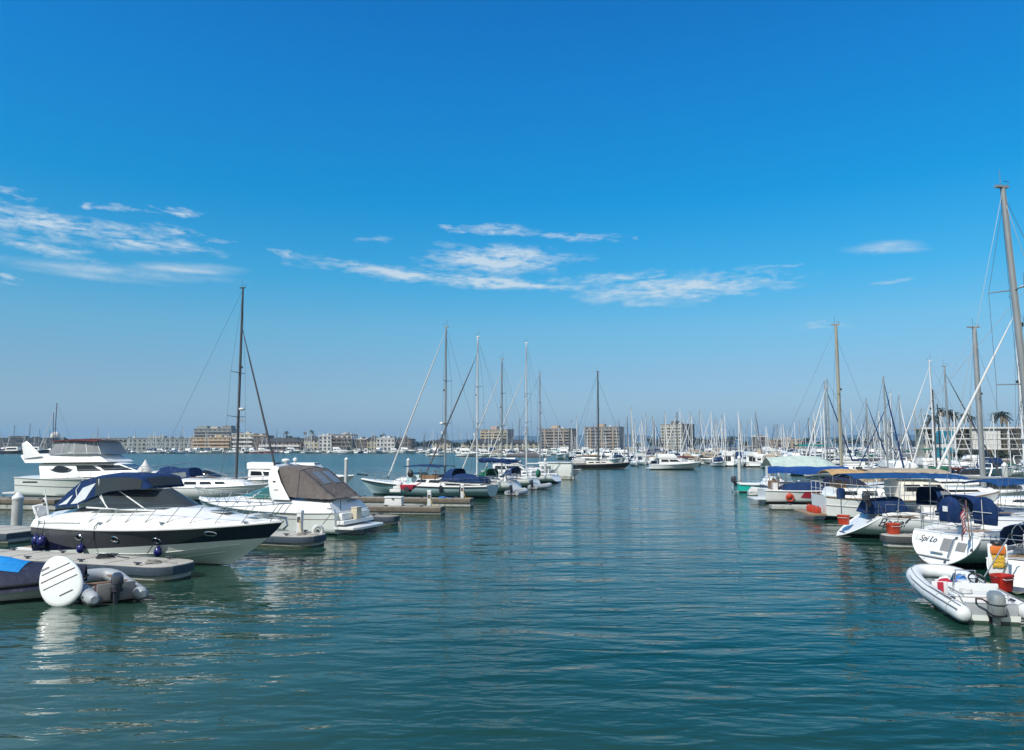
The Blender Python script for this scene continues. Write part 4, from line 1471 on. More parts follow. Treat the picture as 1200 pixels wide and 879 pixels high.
def wl(u, z):
    """plan of the wraparound windscreen, u = -1..1 starboard to port"""
    a = abs(u)
    x = lerp(7.75, 3.0, smst(a) if a < .5 else lerp(.5, 1, (a - .5) * 2))
    y = 1.42 * math.sin(min(1, a * 1.45) * math.pi / 2) * lerp(1, 1.04, a)
    return x, math.copysign(y, u)


rows = []
for j, (zz, sh_, wi) in enumerate(((2.08, 0, 1.0), (2.46, -.95, .93), (2.82, -1.85, .87))):
    r_ = []
    for i in range(25):
        u = -1 + i / 12
        x, y = wl(u, 0)
        f = 1 - abs(u)
        zb = lerp(2.10, 2.02, f) if j == 0 else zz
        r_.append((x + sh_ * (.25 + .75 * smst(f * 1.6)), y * wi, zb if j == 0 else lerp(zz - .06, zz, f)))
    rows.append(r_)
MB().grid(rows, 'smoke_glass').build('windscreen', c1, smooth=60)
mb = MB().tube(rows[2], .022, 'offwhite', 6).tube(rows[0], .03, 'white', 6)
for i in (3, 7, 17, 21):
    mb.tube([rows[0][i], rows[1][i], rows[2][i]], .026, 'white', 6)
mb.build('windscreen_frame', c1)
# navy canvas: roof, side curtains with clear panels, sloping aft curtain
st = ((.95, 1.45, 2.08, .05), (1.6, 1.46, 2.10, .62), (2.4, 1.45, 2.14, 1.12), (3.2, 1.42, 2.48, .93), (4.1, 1.36, 2.72, .70), (4.9, 1.26, 2.79, .62), (5.4, 1.14, 2.82, .50), (5.75, 1.0, 2.84, .06))


def cv1(i, k):
    x, w_, zb, hh = st[i]
    a = abs(k)
    if a > .5:
        f = (1 - a) * 2
        y, z = lerp(1, .90, f), lerp(0, .86, f)
    else:
        f = (.5 - a) * 2
        y, z = lerp(.90, 0, f), lerp(.86, 1.0, f ** .6)
    return Vector((x + .05 * (z), math.copysign(w_ * y, k) if a > 1e-6 else 0, zb + hh * z))


def cv1f(fi, k):
    i = min(int(fi), len(st) - 2)
    return cv1(i, k).lerp(cv1(i + 1, k), fi - i)


rows = [[cv1f(i / 3, -1 + j / 10) for j in range(21)] for i in range(22)]
canvas1 = MB().grid(rows, 'navy').build('canvas_top', c1, smooth=50)
for sd in (-1, 1):
    # (four corners fi, k): aft triangle, long white panel, long dark side window
    for (q4, mm) in ((((.55, .93), (1.25, .93), (1.55, .72), (1.45, .72)), 'vinyl_white'), (((1.55, .95), (2.55, .95), (3.05, .66), (2.2, .66)), 'vinyl_white'),
                     (((3.2, .985), (6.3, .985), (6.2, .55), (3.0, .55)), 'smoke_glass')):
        rr = []
        for i in range(9):
            r_ = []
            for j in range(4):
                a_, b_ = i / 8, j / 3
                fi = lerp(lerp(q4[0][0], q4[1][0], a_), lerp(q4[3][0], q4[2][0], a_), b_)
                k = lerp(lerp(q4[0][1], q4[1][1], a_), lerp(q4[3][1], q4[2][1], a_), b_)
                r_.append(cv1f(fi, sd * k) + Vector((0, sd * .014, 0)))
            rr.append(r_)
        MB().grid(rr, mm).build('window', canvas1)
rr = [[cv1f(lerp(6.1, 6.92, i / 3), -.42 + .84 * j / 8) + Vector((.014, 0, .012)) for j in range(9)] for i in range(4)]
MB().grid(rr, 'smoke_glass').build('window', canvas1)
mb = MB()
for sd in (-1, 1):
    mb.tube([(2.5, sd * 1.44, 2.05), (2.2, sd * 1.36, 2.75), (2.5, sd * 1.25, 3.2)], .022, 'white', 5)
    mb.tube([(4.1, sd * 1.42, 2.05), (3.5, sd * 1.34, 2.75), (3.4, sd * 1.3, 3.2)], .022, 'white', 5)
mb.build('canvas_frame', c1)
# hatches, gear on the foredeck, cleats
MB().box((8.9, -.12, 2.04), (.75, .6, .05), 'dark_glass').box((8.9, -.12, 2.02), (.85, .7, .05), 'offwhite').build('deck_hatch', c1, bevel=.01)
MB().box((10.35, 0, 1.93), (.5, .7, .04), 'offwhite').build('anchor_locker', c1, bevel=.01)
mb = MB().tube([(11.2, 0, 1.9), (11.9, 0, 1.86)], .03, 'chrome', 6).tube([(11.85, 0, 1.86), (11.95, 0, 1.6), (11.75, 0, 1.45)], .04, 'chrome', 6).box((11.0, 0, 1.93), (.3, .2, .14), 'chrome')
mb.build('anchor', c1)
mb = MB()
for u in (.05, .36, .62, .9):
    p = top1(u, -.84)
    mb.tube([p + Vector((-.13, 0, .06)), p + Vector((.13, 0, .06))], .018, 'chrome', 5).box(p + Vector((0, 0, .02)), (.12, .05, .08), 'chrome')
mb.build('cleat', c1)
for k, x in enumerate((3.0, 4.9, 6.8)):
    h1.port(c1, x, .98 + .0 * k, -1, .17, .10)
h1.port(c1, 9.1, 1.28, -1, .22, .085)
# forward raked rail
base, topp = [], []
for k in range(9):
    u = lerp(.30, .97, k / 8)
    base.append(top1(u, -.80))
    topp.append(top1(min(.998, u + .0), -.80) + Vector((.62, .02, lerp(.50, .66, k / 8))))
mb = MB()
for sgn in (1, -1):
    tp = [Vector((p.x, p.y * sgn, p.z)) for p in topp]
    mb.tube([Vector((base[0].x, base[0].y * sgn, base[0].z))] + tp + [Vector((12.15, 0, 2.40))], .017, 'chrome', 6)
    for b, t_ in list(zip(base, topp))[1:]:
        mb.tube([(b.x, b.y * sgn, b.z), (t_.x, t_.y * sgn, t_.z)], .015, 'chrome', 5)
mb.build('bow_rail', c1)
MB().tube([(1.0, -1.62, 1.75), (.70, -1.65, 2.85)], [.03, .024], 'white', 6).build('antenna', c1)
MB().tube([(.28, 1.5, 1.65), (.2, 1.5, 3.1)], [.02, .01], 'white', 6).build('antenna', c1)
MB().box((-.45, 0, .34), (1.0, 3.1, .12), 'white').box((-.45, 0, .405), (.85, 2.9, .01), 'teak').build('swim_platform', c1, bevel=.02)
MB().box((.0, -1.15, 1.75), (.16, .5, .5), 'white').tube([(.1, -1.5, 1.75), (-.1, -1.5, 2.05), (.1, -1.2, 2.1)], .07, 'white', 6).build('stern_seat', c1, bevel=.02)
MB().ball((.55, -1.5, 2.30), (.1, .04, .12), 'white').ball((.55, -1.545, 2.30), (.055, .02, .07), 'black').build('spotlight', c1)

for lab, x, z, s_ in (('biggest navy ball fender, just forward of the banded cruiser stern corner', .95, .60, 1.0), ('slightly smaller navy ball fender at the very stern corner of the banded cruiser', .55, .62, .9),
                      ('small navy fender below the second porthole of the banded cruiser', 3.2, .42, .8), ('small navy fender amidships against the banded cruiser, over the dock end', 6.85, .42, .85)):
    p = h1.side_pt(max(.1, x), .7, -1, .17 * s_)
    wp = world_of(loc1, HL, (x * S1, p.y * S1, z + .15))
    t = thing('ball_fender', lab, 'fender', wp, 0, 'navy fenders on the banded cruiser')
    MB().ball((0, 0, 0), (.18 * s_, .18 * s_, .22 * s_), 'fender_blue', 14, 10).build('ball', t)
    MB().tube([(0, 0, .2 * s_), (0, .05, .5 * s_), (0, .12, 1.32 - z + .1)], .012, 'rope_dark', 5).lathe([(.05, .2 * s_), (.03, .28 * s_)], 'fender_blue', 8).build('lanyard', t)
for lab, xa, xb in (('dark mooring line over the topside of the banded cruiser near the stern', 4.1, 3.7), ('dark mooring line hanging over the hull band amidships', 7.3, 6.7)):
    a = top1(h1.t_at(xa), -.84) + Vector((0, 0, .07))
    pts = [a, Vector((xa - .1, h1.side_pt(xa, 1.33, -1, .05).y, 1.42)), Vector((xb + .1, h1.side_pt(xb, 1.0, -1, .02).y, .95)), Vector((xb, h1.side_pt(xb, 1.0, -1, .2).y - .1, .55))]
    o = MB().tube([world_of(loc1, HL, (p.x * S1, p.y * S1, p.z)) for p in pts], .017, 'rope_dark', 5).build('mooring_line')
    tag(o, lab, 'rope', 'mooring lines on the banded cruiser')


# ------------------------------------------------------------------ floating docks
def finger(name, label, end_px, end_py, rz, length, width, ztop=.48, round_end=True, deckm='dock_concrete', side='dock_fender', cat='dock', group=None, wale=False):
    """a finger pier; its free end is at the pixel (measured at water level), running away along -x"""
    e = gp(end_px, end_py, 0)
    t = thing(name, label, cat, (e.x, e.y, 0), rz, group)
    n = 8
    def outline(o_):
        w_ = width / 2 + o_
        pts = [(-length, -w_), (-.9 if round_end else 0, -w_)]
        if round_end:
            for k in range(1, n):
                a = -math.pi / 2 + math.pi * k / n
                pts.append((-.9 + (.9 + o_) * math.cos(a), w_ * math.copysign(abs(math.sin(a)) ** .6, math.sin(a))))
            pts.append((-.9, w_))
        else:
            pts.append((0, w_))
        pts.append((-length, w_))
        return pts
    MB().prism(outline(0), ztop - .10, ztop, deckm).build('deck', t, smooth=30, bevel=.015)
    MB().prism(outline(.035), ztop - .30, ztop - .03, side).build('fender_strip', t, smooth=30, bevel=.01)
    MB().prism(outline(-.06), -.5, ztop - .29, 'dock_float').build('float', t, smooth=30)
    for k in range(int(length / 2.4)):
        for sd in (-1, 1):
            x_, y_ = -1.3 - 2.4 * k, sd * (width / 2 - .16)
            MB().box((x_, y_, ztop + .03), (.10, .07, .07), 'engine_dark').tube([(x_ - .16, y_, ztop + .08), (x_ + .16, y_, ztop + .08)], .022, 'engine_dark', 6).build('cleat', t)
    if not wale:
        mb = MB()
        for k in range(int(length / 1.5)):
            mb.box((-1.1 - k * 1.5, 0, ztop + .003), (.018, width * .97, .008), 'rubber')
        mb.build('joint', t, smooth=0)
        mb = MB()
        for k in range(int(length / .8)):
            for sd in (-1, 1):
                mb.ball((-1.1 - k * .8, sd * (width / 2 + .04), ztop - .16), .022, 'chrome', 6, 4)
        mb.build('bolt', t)
    if wale:
        mb = MB()
        for k in range(int(length / .6)):
            mb.box((-.3 - k * .6, 0, ztop + .004), (.012, width * .96, .01), 'black')
        mb.build('plank_joint', t, smooth=0)
    return t


def dock_pt(f, x, y, z):
    return world_of(f.location, f.rotation_euler.z, (x, y, z))


def coil(label, p, m='rope', r0=.24, name='rope_coil', cat='rope', n=4):
    t = thing(name, label, cat, p)
    mb = MB()
    pts = []
    for q in range(14 * n):
        a = q * 2 * math.pi / 14
        rr = r0 - .05 * (q / (14 * n)) * 2 * (1 + .2 * math.sin(q * .7))
        pts.append((rr * math.cos(a), rr * math.sin(a) * .9, .02 + .022 * (q / 14) + .01 * math.sin(q * 1.3)))
    pts += [(r0 + .2, .1, .02), (r0 + .6, -.1, .02)]
    mb.tube(pts, .017, m, 5).build('loop', t)
    return t


def pedestal(label, p, rz=0):
    t = thing('power_pedestal', label, 'pedestal', p, rz, 'power pedestals on the left docks')
    MB().box((0, 0, .45), (.24, .20, .9), 'offwhite').build('post', t, bevel=.02)
    MB().box((0, 0, .96), (.28, .24, .14), 'white').build('cap', t, bevel=.03)
    MB().box((.0, -.105, .62), (.16, .02, .24), 'bld_dark').build('socket_panel', t)
    MB().tube([(.05, -.12, .6), (.16, -.25, .35), (.3, -.3, .03), (.7, -.2, .02)], .016, 'yellow', 5).build('cable', t)
    return t


def dock_box(label, p, rz=0):
    t = thing('dock_box', label, 'dock box', p, rz, 'dock boxes on the left docks')
    MB().prism([(-.6, -.3), (.6, -.3), (.6, .3), (-.6, .3)], 0, .5, 'offwhite', [(-.55, -.27), (.55, -.27), (.55, .27), (-.55, .27)]).build('bin', t, bevel=.02)
    MB().box((0, 0, .55), (1.22, .64, .10), 'white').build('lid', t, bevel=.03)
    MB().box((0, -.33, .46), (.12, .03, .08), 'black').build('latch', t)
    return t


f1 = finger('finger_pier', 'pale concrete finger pier with rounded dark blue end in the left foreground', 216, 679, R(-17), 13.0, 1.75, .52)
f2 = finger('finger_pier', 'rounded finger pier end between the banded cruiser bow and the brown canvas boat', 376, 640, R(-17), 11.0, 1.8, .50)
finger('finger_pier', 'short dark pier end just beyond the brown canvas boat stern', 466, 615, R(-17), 9.0, 1.2, .5, deckm='dock_board')
f4 = finger('finger_pier', 'weathered timber finger with stacked planks in front of the blue hulled ketch', 519, 603, R(-8), 10.5, 1.3, .52, False, 'dock_board', 'dock_wale', wale=True)
f5 = finger('finger_pier', 'second weathered timber finger, alongside the blue hulled ketch', 553, 594, R(-10), 14.0, 1.2, .62, False, 'dock_board', 'dock_wale', wale=True)
finger('finger_pier', 'timber dock at the far left behind the white capped pile', 78, 597, R(-10), 22.0, 2.2, .75, False, 'dock_board', 'dock_wale', wale=True)
finger('walkway', 'pale concrete walkway at the far left beside the banded cruiser stern', 38, 634, R(-17), 10, 2.6, .5, False)


coil('coiled pale rope on the rounded end of the left foreground pier', dock_pt(f1, -1.1, -.25, .525), 'rope', .26)
coil('dark hose coil farther back on the left foreground pier', dock_pt(f1, -3.6, .2, .525), 'rope_dark', .30, 'hose_coil', 'hose', 5)
pedestal('white power pedestal on the rounded pier end beyond the banded cruiser bow', dock_pt(f2, -1.3, .3, .50), R(-17))
coil('coil of pale rope beside the power pedestal on the middle pier end', dock_pt(f2, -.8, -.35, .505), 'rope', .22)
e = thing('dock_wheel', 'small white dock wheel at the rounded pier end beyond the cruiser bow', 'fender', dock_pt(f2, -.45, .45, .62), R(30))  # a dock wheel: white tyre around a dark hub
MB().tube([(.2 * math.cos(a), 0, .2 * math.sin(a)) for a in [k * .4488 for k in range(14)]], .09, 'fender_white', 8, closed=True).build('tyre', e)
MB().tube([(0, -.06, 0), (0, .06, 0)], .06, 'bld_dark', 8).build('hub', e)
dock_box('white dock box on the nearer weathered timber finger', dock_pt(f4, -3.4, .3, .525), R(-8))
pedestal('white power pedestal on the nearer weathered timber finger', dock_pt(f4, -1.0, .35, .525), R(-8))
pedestal('white power pedestal at the end of the second weathered timber finger', dock_pt(f5, -.8, .3, .625), R(-8))
coil('blue hose coil on the second weathered timber finger', dock_pt(f5, -2.2, -.2, .625), 'sky_blue', .28, 'hose_coil', 'hose')


def pile(label, px, py_base, top_py, r=.17, group='white capped dock piles', capm='pile_cap', m='pile'):
    b = gp(px, py_base, 0)
    H = zpix(top_py, b.y)
    t = thing('dock_pile', label, 'pile', b, 0, group)
    MB().lathe([(r, -1.5), (r, H - r * 1.2)], m, 14).build('post', t)
    MB().lathe([(r * 1.12, H - r * 1.4), (r * 1.12, H - r * 1.0), (r * .25, H), (.005, H + .02)], capm, 14).build('cap', t)
    return t


pile('thick white capped pile at the far left beside the timber dock', 19, 617, 577, .27)
pile('white capped pile behind the brown canvas cruiser', 405, 578, 536)
pile('white capped pile behind the foredeck of the blue hulled ketch', 478, 573, 537)
pile('white capped pile right of the sailboats, by the floating cabin', 639, 565, 537)

# ------------------------------------------------------------------ brown canvas cruiser
H2 = R(160)
L2 = 10.0
nc = gp(391, 628, 0)
loc2 = nc - rot2(0, 1.62, H2)
c2 = thing('express_cruiser', 'white cruiser with brown cockpit canvas and white radar arch, stern towards the channel', 'motor boat', loc2, H2)
h2 = Hull(L2, 3.5, 1.12, 1.10, 1.50, .55, 'power', rake=1.7, sw=.92, tm=.3, p=2.4, kb=.0)
h2.build(c2, 'hull_plain', 26, 10)
h2.rub(c2, 'offwhite', .035, dz=.0)
mb = MB().tube(h2.edge(.80, .008, 0, .0, .9, 20, 1), .014, 'bld_grey', 4).tube(h2.edge(.80, .008, 0, .0, .9, 20, -1), .014, 'bld_grey', 4)
mb.build('hull_line', c2)


def top2(u, k):
    p = h2.S(u, 1)
    b = h2.half(u)
    hgt = lerp(.80, .12, smst((u - .45) / .55)) * lerp(.85, 1, smst(u / .2))
    a = abs(k)
    prof = ((1.0, 0), (.97, .34), (.90, .60), (.76, .72), (.5, .86), (.25, .96), (0, 1.0))
    q = (1 - a) * 6
    i = min(int(q), 5)
    y, z = lerp(prof[i][0], prof[i + 1][0], q - i), lerp(prof[i][1], prof[i + 1][1], q - i)
    xo = .55 * z * (1 - smst(u / .15))          # the transom slopes forward at the top
    return Vector((p.x + xo, math.copysign(b * y, k) if a > 1e-6 else 0, p.z + hgt * z))


rows = [[top2(i / 26, -1 + j / 6) for j in range(13)] for i in range(27)]
MB().grid(rows, 'white').add(rows[0], [tuple(range(13))], 'white').build('topside_moulding', c2, smooth=55)
# stern: steps, door line, platform, box, script
MB().prism([(.05, -1.55), (.05, 1.55), (-1.0, 1.45), (-1.25, 1.1), (-1.25, -1.1), (-1.0, -1.45)], .30, .42, 'white').prism([(-.1, -1.3), (-.1, 1.3), (-.95, 1.2), (-1.12, 1.0), (-1.12, -1.0), (-.95, -1.2)], .42, .428, 'offwhite').build('swim_platform', c2, bevel=.025)
MB().box((-.22, 0, .62), (.5, 2.9, .2), 'white').box((-.08, -.1, .9), (.30, 2.7, .34), 'white').build('transom_step', c2, bevel=.05)
MB().box((.07, .95, 1.35), (.035, .02, .75), 'black').build('transom_door_gap', c2)
MB().box((-.34, .1, 1.00), (.34, .46, .56), 'beige').box((-.34, .1, 1.30), (.38, .5, .06), 'beige').build('storage_box', c2, bevel=.02)
MB().lathe([(.03, 0), (.06, .02), (.06, .08)], 'black', 10, (-.24, -.32, 1.02)).build('shore_power_plug', c2)
mb = MB()
for sgn, q in ((1, 0),):
    pts = []
    for k in range(40):
        u = k / 39
        y = .10 - .95 * u
        pts.append((.21 - .004 * k * 0 + .02, y - .05 * math.sin(k * 1.4), 1.62 + .07 * math.sin(k * 1.05) * (1 - .5 * u)))
    mb.tube(pts, .014, 'ink', 4)
mb.build('script_name', c2)
# arch, canvas, windscreen
mb = MB()
for sd in (-1, 1):
    pts = [(3.3, sd * 1.58, 1.7), (3.75, sd * 1.50, 2.6), (3.95, sd * 1.36, 3.15), (4.0, sd * 1.1, 3.36)]
    rings = []
    for i, p in enumerate(pts):
        wd_ = (.60, .40, .26, .22)[i]
        th = .07
        rings.append([(p[0] + wd_ * math.cos(q), p[1] + th * math.sin(q), p[2]) for q in [2 * math.pi * k / 10 for k in range(10)]])
    mb.loft(rings, 'white')
mb.tube([(4.0, -1.15, 3.36), (4.05, 0, 3.46), (4.0, 1.15, 3.36)], [.16, .18, .16], 'white', 8, flat=.5)
arch2 = mb.build('radar_arch', c2)
MB().box((3.72, 1.56, 2.62), (.16, .03, .08), 'black').box((3.55, 1.60, 2.2), (.26, .03, .05), 'bld_grey').build('arch_light', arch2)
MB().lathe([(.06, 0), (.07, .10), (.20, .13), (.23, .2), (.18, .27), (.02, .3)], 'white', 14, (4.05, .2, 3.5)).build('radar', arch2)
MB().lathe([(.05, 0), (.05, .15), (.13, .2), (.12, .3), (.02, .36)], 'white', 12, (4.0, -.55, 3.48)).build('gps_dome', arch2)
st2 = ((.25, 1.40, 1.78, .02), (.8, 1.47, 1.78, .40), (1.5, 1.50, 1.80, .95), (2.3, 1.48, 1.82, 1.48), (3.0, 1.42, 1.86, 1.60), (3.9, 1.32, 2.0, 1.44))


def cv2(fi, k):
    i = min(int(fi), len(st2) - 2)
    f = fi - i
    x, w_, zb, hh = [lerp(st2[i][q], st2[i + 1][q], f) for q in range(4)]
    a = abs(k)
    if a > .5:
        f = (1 - a) * 2
        y, z = lerp(1, .86, f), lerp(0, .92, f)
    else:
        f = (.5 - a) * 2
        y, z = lerp(.86, 0, f), lerp(.92, 1.0, f ** .6)
    return Vector((x, math.copysign(w_ * y, k) if a > 1e-6 else 0, zb + hh * z + .012 * math.sin(9 * fi + 7 * k)))


rows = [[cv2(i / 5, -1 + j / 10) for j in range(21)] for i in range(26)]
canvas2 = MB().grid(rows, 'brown_canvas').build('canvas_top', c2, smooth=40)
for (k0, k1) in ((-.34, -.06), (.03, .30)):
    rr = [[cv2(lerp(1.6, 2.7, i / 5), lerp(k0, k1, j / 4)) + Vector((-.012, 0, .014)) for j in range(5)] for i in range(6)]
    MB().grid(rr, 'vinyl').build('window', canvas2)
mb = MB()
for k in (-.42, .42):
    mb.tube([cv2(i / 4, k) + Vector((-.01, 0, .012)) for i in range(1, 13)], .016, 'dark_cover', 5)
for fi in (3.05,):
    mb.tube([cv2(fi, -1 + j / 10) + Vector((0, 0, .01)) for j in range(21)], .016, 'dark_cover', 5)
mb.build('seam', canvas2)
ws2 = Cabin(3.9, 6.7, 1.36, .7, 1.78, 1.72, .72, .55, fr=1.7, br=-.1, bulge=.25)
ws2.build(c2, 'teal_glass', 'windscreen')
mb = MB()
for sd in (-1, 1):
    mb.tube([ws2.at(0, sd, 0, .02), ws2.at(.55, sd, 0, .02), ws2.at(1, sd, 0, .02)], .03, 'white', 6)
    mb.tube([ws2.at(0, sd * .8, .97, .02), ws2.at(.5, sd * .8, .97, .02), ws2.at(1, sd * .8, .97, .02)], .03, 'white', 6)
    mb.tube([ws2.at(.5, sd, 0, .02), ws2.at(.5, sd * .8, .97, .02)], .03, 'white', 6)
mb.build('windscreen_frame', c2)
mb = MB()
for sgn in (-1, 1):
    bs = [top2(lerp(.36, .95, k / 7), sgn * .80) for k in range(8)]
    tp = [b + Vector((.35, 0, .55)) for b in bs]
    mb.tube([bs[0]] + tp + [(10.4, 0, 2.15)], .016, 'chrome', 6)
    for k in range(1, 8):
        mb.tube([bs[k], tp[k]], .014, 'chrome', 5)
        if k < 7:
            mb.tube([bs[k], tp[k] - Vector((.68, 0, 0))], .012, 'chrome', 5)
mb.build('bow_rail', c2)
mb = MB()
for sgn in (-1, 1):
    a = top2(.02, sgn * .9)
    mb.tube([a + Vector((-.12, 0, .08)), a + Vector((.14, 0, .08))], .018, 'chrome', 5)
mb.build('cleat', c2)
o = MB().tube([world_of(loc2, H2, p) for p in ((.25, 1.66, 1.62), (-.05, 1.85, 1.2), (.2, 2.3, .62))], .016, 'rope_dark', 5).build('mooring_line')
tag(o, 'dark stern line from the brown canvas cruiser to the rounded pier end', 'rope')
h2.patch(c2, 'vent', 'bld_grey', ((2.0, .95), (3.2, .98), (3.1, 1.04), (2.1, 1.01)), 1)

# ------------------------------------------------------------------ tall flybridge yacht behind
HY = R(-13)
LY = 16.2
sc_ = gp(16, 583, 0)
locY = sc_ - rot2(0, -2.0, HY)
y = thing('flybridge_yacht', 'large white flybridge yacht with clear curtained upper helm at the far left', 'motor yacht', locY, HY)
hy = Hull(LY, 4.6, 1.75, 1.70, 2.35, .8, 'power', rake=2.6, sw=.9, tm=.35, p=2.5, kb=.0)
hy.build(y, 'hull_plain', 26, 10)
hy.deck(y, 'white', .10)
hy.rub(y, 'offwhite', .05)
MB().tube(hy.edge(.72, .01, 0, 0, .95, 20, -1), .03, 'bld_grey', 4).build('hull_line', y)
hy.patch(y, 'vent', 'black', ((.9, 1.28), (2.6, 1.30), (2.5, 1.42), (1.0, 1.40)), -1)
MB().box((-.6, 0, .36), (1.3, 4.0, .14), 'offwhite').build('swim_platform', y, bevel=.03)
cy = Cabin(2.6, 12.8, 1.95, 1.0, 1.66, 1.95, 1.30, 1.0, fr=3.3, br=-.5, bulge=.1)
cy.build(y, 'white', 'deckhouse')
cy.win(y, .12, .38, .34, .84, .04, -.02, side=-1, mid=True)
cy.win(y, .41, .66, .44, .86, .05, -.01, side=-1)
cy.win(y, .69, .985, .46, .88, .02, -.02, side=-1)
cy.front(y, .35, .95, .92, panes=3)
fw = Cabin(9.6, 15.2, 1.55, .5, 1.9, 2.2, .42, .12, fr=1.0, br=0, bulge=.1)
fw.build(y, 'white', 'foredeck')
fb_ = Cabin(1.0, 9.0, 2.02, 1.5, 2.98, 3.10, .72, .80, fr=1.6, br=-.9, bulge=.05)
fb_.build(y, 'white', 'flybridge')
mb = MB()
for sd in (-1, 1):
    rings = []
    for p, a in (((1.7, 1.95, 3.45), 1.2), ((1.1, 1.9, 4.2), .7), ((.55, 1.8, 4.75), .30)):
        rings.append([(p[0] + a * math.cos(q) * .8, sd * p[1] + .07 * math.sin(q), p[2] + .12 * math.cos(q)) for q in [2 * math.pi * k / 10 for k in range(10)]])
    mb.loft(rings, 'white')
mb.build('flybridge_wing', y)
bm_ = canvas_top(y, 3.3, 7.9, 1.75, 4.98, 'burgundy', posts=((3.2, 3.5), (5.2, 5.0), (7.9, 7.6)), zb=3.75, sag=.10)
fc = Cabin(3.2, 8.3, 1.80, 1.55, 3.70, 3.78, 1.24, 1.18, fr=.8, br=.3, bulge=.05, lean=1.3)
o = fc.build(y, 'clear_vinyl', 'enclosure')
mb = MB()
for u in (.0, .25, .5, .75, 1.0):
    for sd in (-1, 1):
        mb.tube([fc.at(u, sd, 0, .02), fc.at(u, sd * .9, .8, .02), fc.at(u, sd * .8, .97, .02)], .03, 'offwhite', 5)
mb.build('curtain_seam', o)
MB().box((6.6, .5, 4.1), (.6, .8, .8), 'offwhite').box((5.6, .5, 4.25), (.5, .6, .9), 'offwhite').box((4.6, -.5, 4.1), (.6, 1.0, .7), 'offwhite').build('helm_seat', y, bevel=.05)
MB().lathe([(.1, 0), (.12, .25), (.30, .32), (.34, .5), (.26, .68), (.03, .78)], 'white', 14, (1.9, .8, 3.9)).build('radar_dome', y)
MB().tube([(3.0, -1.2, 3.7), (2.85, -1.2, 7.4)], [.05, .02], 'mast_dark', 6).build('antenna', y)
rail(y, [hy.S(lerp(.35, .97, k / 8), 1, -1, -.1) for k in range(9)], .75, 10, name='bow_rail')
rail(y, [hy.S(lerp(.35, .97, k / 8), 1, 1, -.1) for k in range(9)], .75, 10, name='bow_rail')
MB().lathe([(.24, 0), (.24, .8)], 'black', 10, (7.6, -2.5, .55)).build('hanging_tyre', y)
# gear standing near the bow of the yacht on the dock behind
t = thing('deck_chair_cover', 'small white pointed cover beside the flybridge yacht foredeck', 'cover', world_of(locY, HY, (12.2, -.9, 2.28)), HY)
MB().lathe([(.62, 0), (.58, .2), (.25, .6), (.05, 1.0)], 'sailcloth', 10).build('cover', t)

# ------------------------------------------------------------------ boats between the yacht and the brown canvas cruiser
p = dp(186, 74)
bt, bh = powerboat('covered_cruiser', 'white cruiser under a large navy cover, between the flybridge yacht and the dark sloop mast', 'motor boat', 10.0, p, R(-14), kind='express', canvas=None, rails=True, arch=False)
cv = Cabin(.5, 6.6, 1.5, .9, bh.sheer(.2) + .1, bh.sheer(.6) + .1, 1.25, .5, fr=2.2, br=.6, bulge=.12)
cv.build(bt, 'navy', 'boat_cover')
cv.win(bt, .30, .62, .2, .55, .03, -.05, m='vinyl', side=-1)
for k, dx in enumerate((-.0,)):
    pass
bt2, _h = powerboat('covered_cruiser', 'low white express boat with open cockpit in front of the navy covered cruiser', 'motor boat', 9.0, dp(176, 64), R(-14), kind='express', canvas='navy', rails=True, arch=False)
# dark masted sloop
s1, hs1, cs1 = sailboat('sloop', 'white sloop with tall dark mast and dark furled headsail, behind the banded cruiser', 'sailboat', 13.0, by_mast(276, 60.3, 8.3, R(-13)), R(-13), hull='hull_white', H=zpix(338, 60.3), mast='mast_dark', cover=None,
                        jib='mast_dark', boom=False, xm=8.3, jib_r=.085, r=.10, spread=((.32, 1.25), (.55, 1.0)), fb=1.12,
                        rigk=dict(jibtop=.80, bow=(12.1, 0, 1.6), radar=True))
MB().tube([(5.2, .2, 2.6), (7.6, -.2, 2.1)], .06, 'alu', 6).build('whisker_pole', s1)
# small sportfisher deckhouse
powerboat('sport_cruiser', 'small white flybridge cruiser with boxy wheelhouse behind the dark sloop', 'motor boat', 8.8, dp(283, 79), R(-13), kind='fly', canvas='burgundy', rails=True, fb=1.1)
powerboat('sport_cruiser', 'white cruiser with open flybridge directly behind the brown canvas roof', 'motor boat', 8.5, dp(333, 84), R(-13), kind='fly', canvas=None, rails=True)
sailboat('sloop', 'grey hulled low sloop without sails, in front of the small flybridge cruiser', 'sailboat', 9.5, dp(196, 57), R(-14), hull='hull_grey', H=1.2 + 1.5, mast='alu', cover=None, jib=None, boom=False, rigk=dict(wires=False, crane=False, spread=()), fb=.9) if False else None

# ------------------------------------------------------------------ blue hulled ketch
HK = R(158)
LK = 13.2
bk = gp(424, 557, 1.75)
dk = rot2(1, 0, HK)
locK = Vector((bk.x - dk.x * LK, bk.y - dk.y * LK, 0))
k, hk, ck = sailboat('ketch', 'pale blue hulled sailing boat with navy awnings and varnished rail beside the timber finger', 'sailboat', LK, locK, HK, B=3.7, hull='hull_blue', H=zpix(385, 66.5), mast='mast_grey', cover=None, jib='sailcloth',
                     boom=False, xm=4.6, fb=1.0, sw=.66, rigk=dict(bow=(10.4, 0, 1.55), jibtop=.985, radar=True), spread=((.36, .9), (.64, .8)), cabin='offwhite')
MB().tube(hk.edge(1, .015, -.06, side=-1), .07, 'white', 6).tube(hk.edge(1, .015, -.06, side=1), .07, 'white', 6).build('bulwark', k)
MB().tube(hk.edge(1, .02, -.16, side=-1), .035, 'black', 5).tube(hk.edge(1, .02, -.16, side=1), .035, 'black', 5).build('rubbing_strake', k)
dh = Cabin(6.6, 8.0, 1.0, .95, 1.1, 1.15, .95, .9, fr=.15, br=.1, bulge=.02)
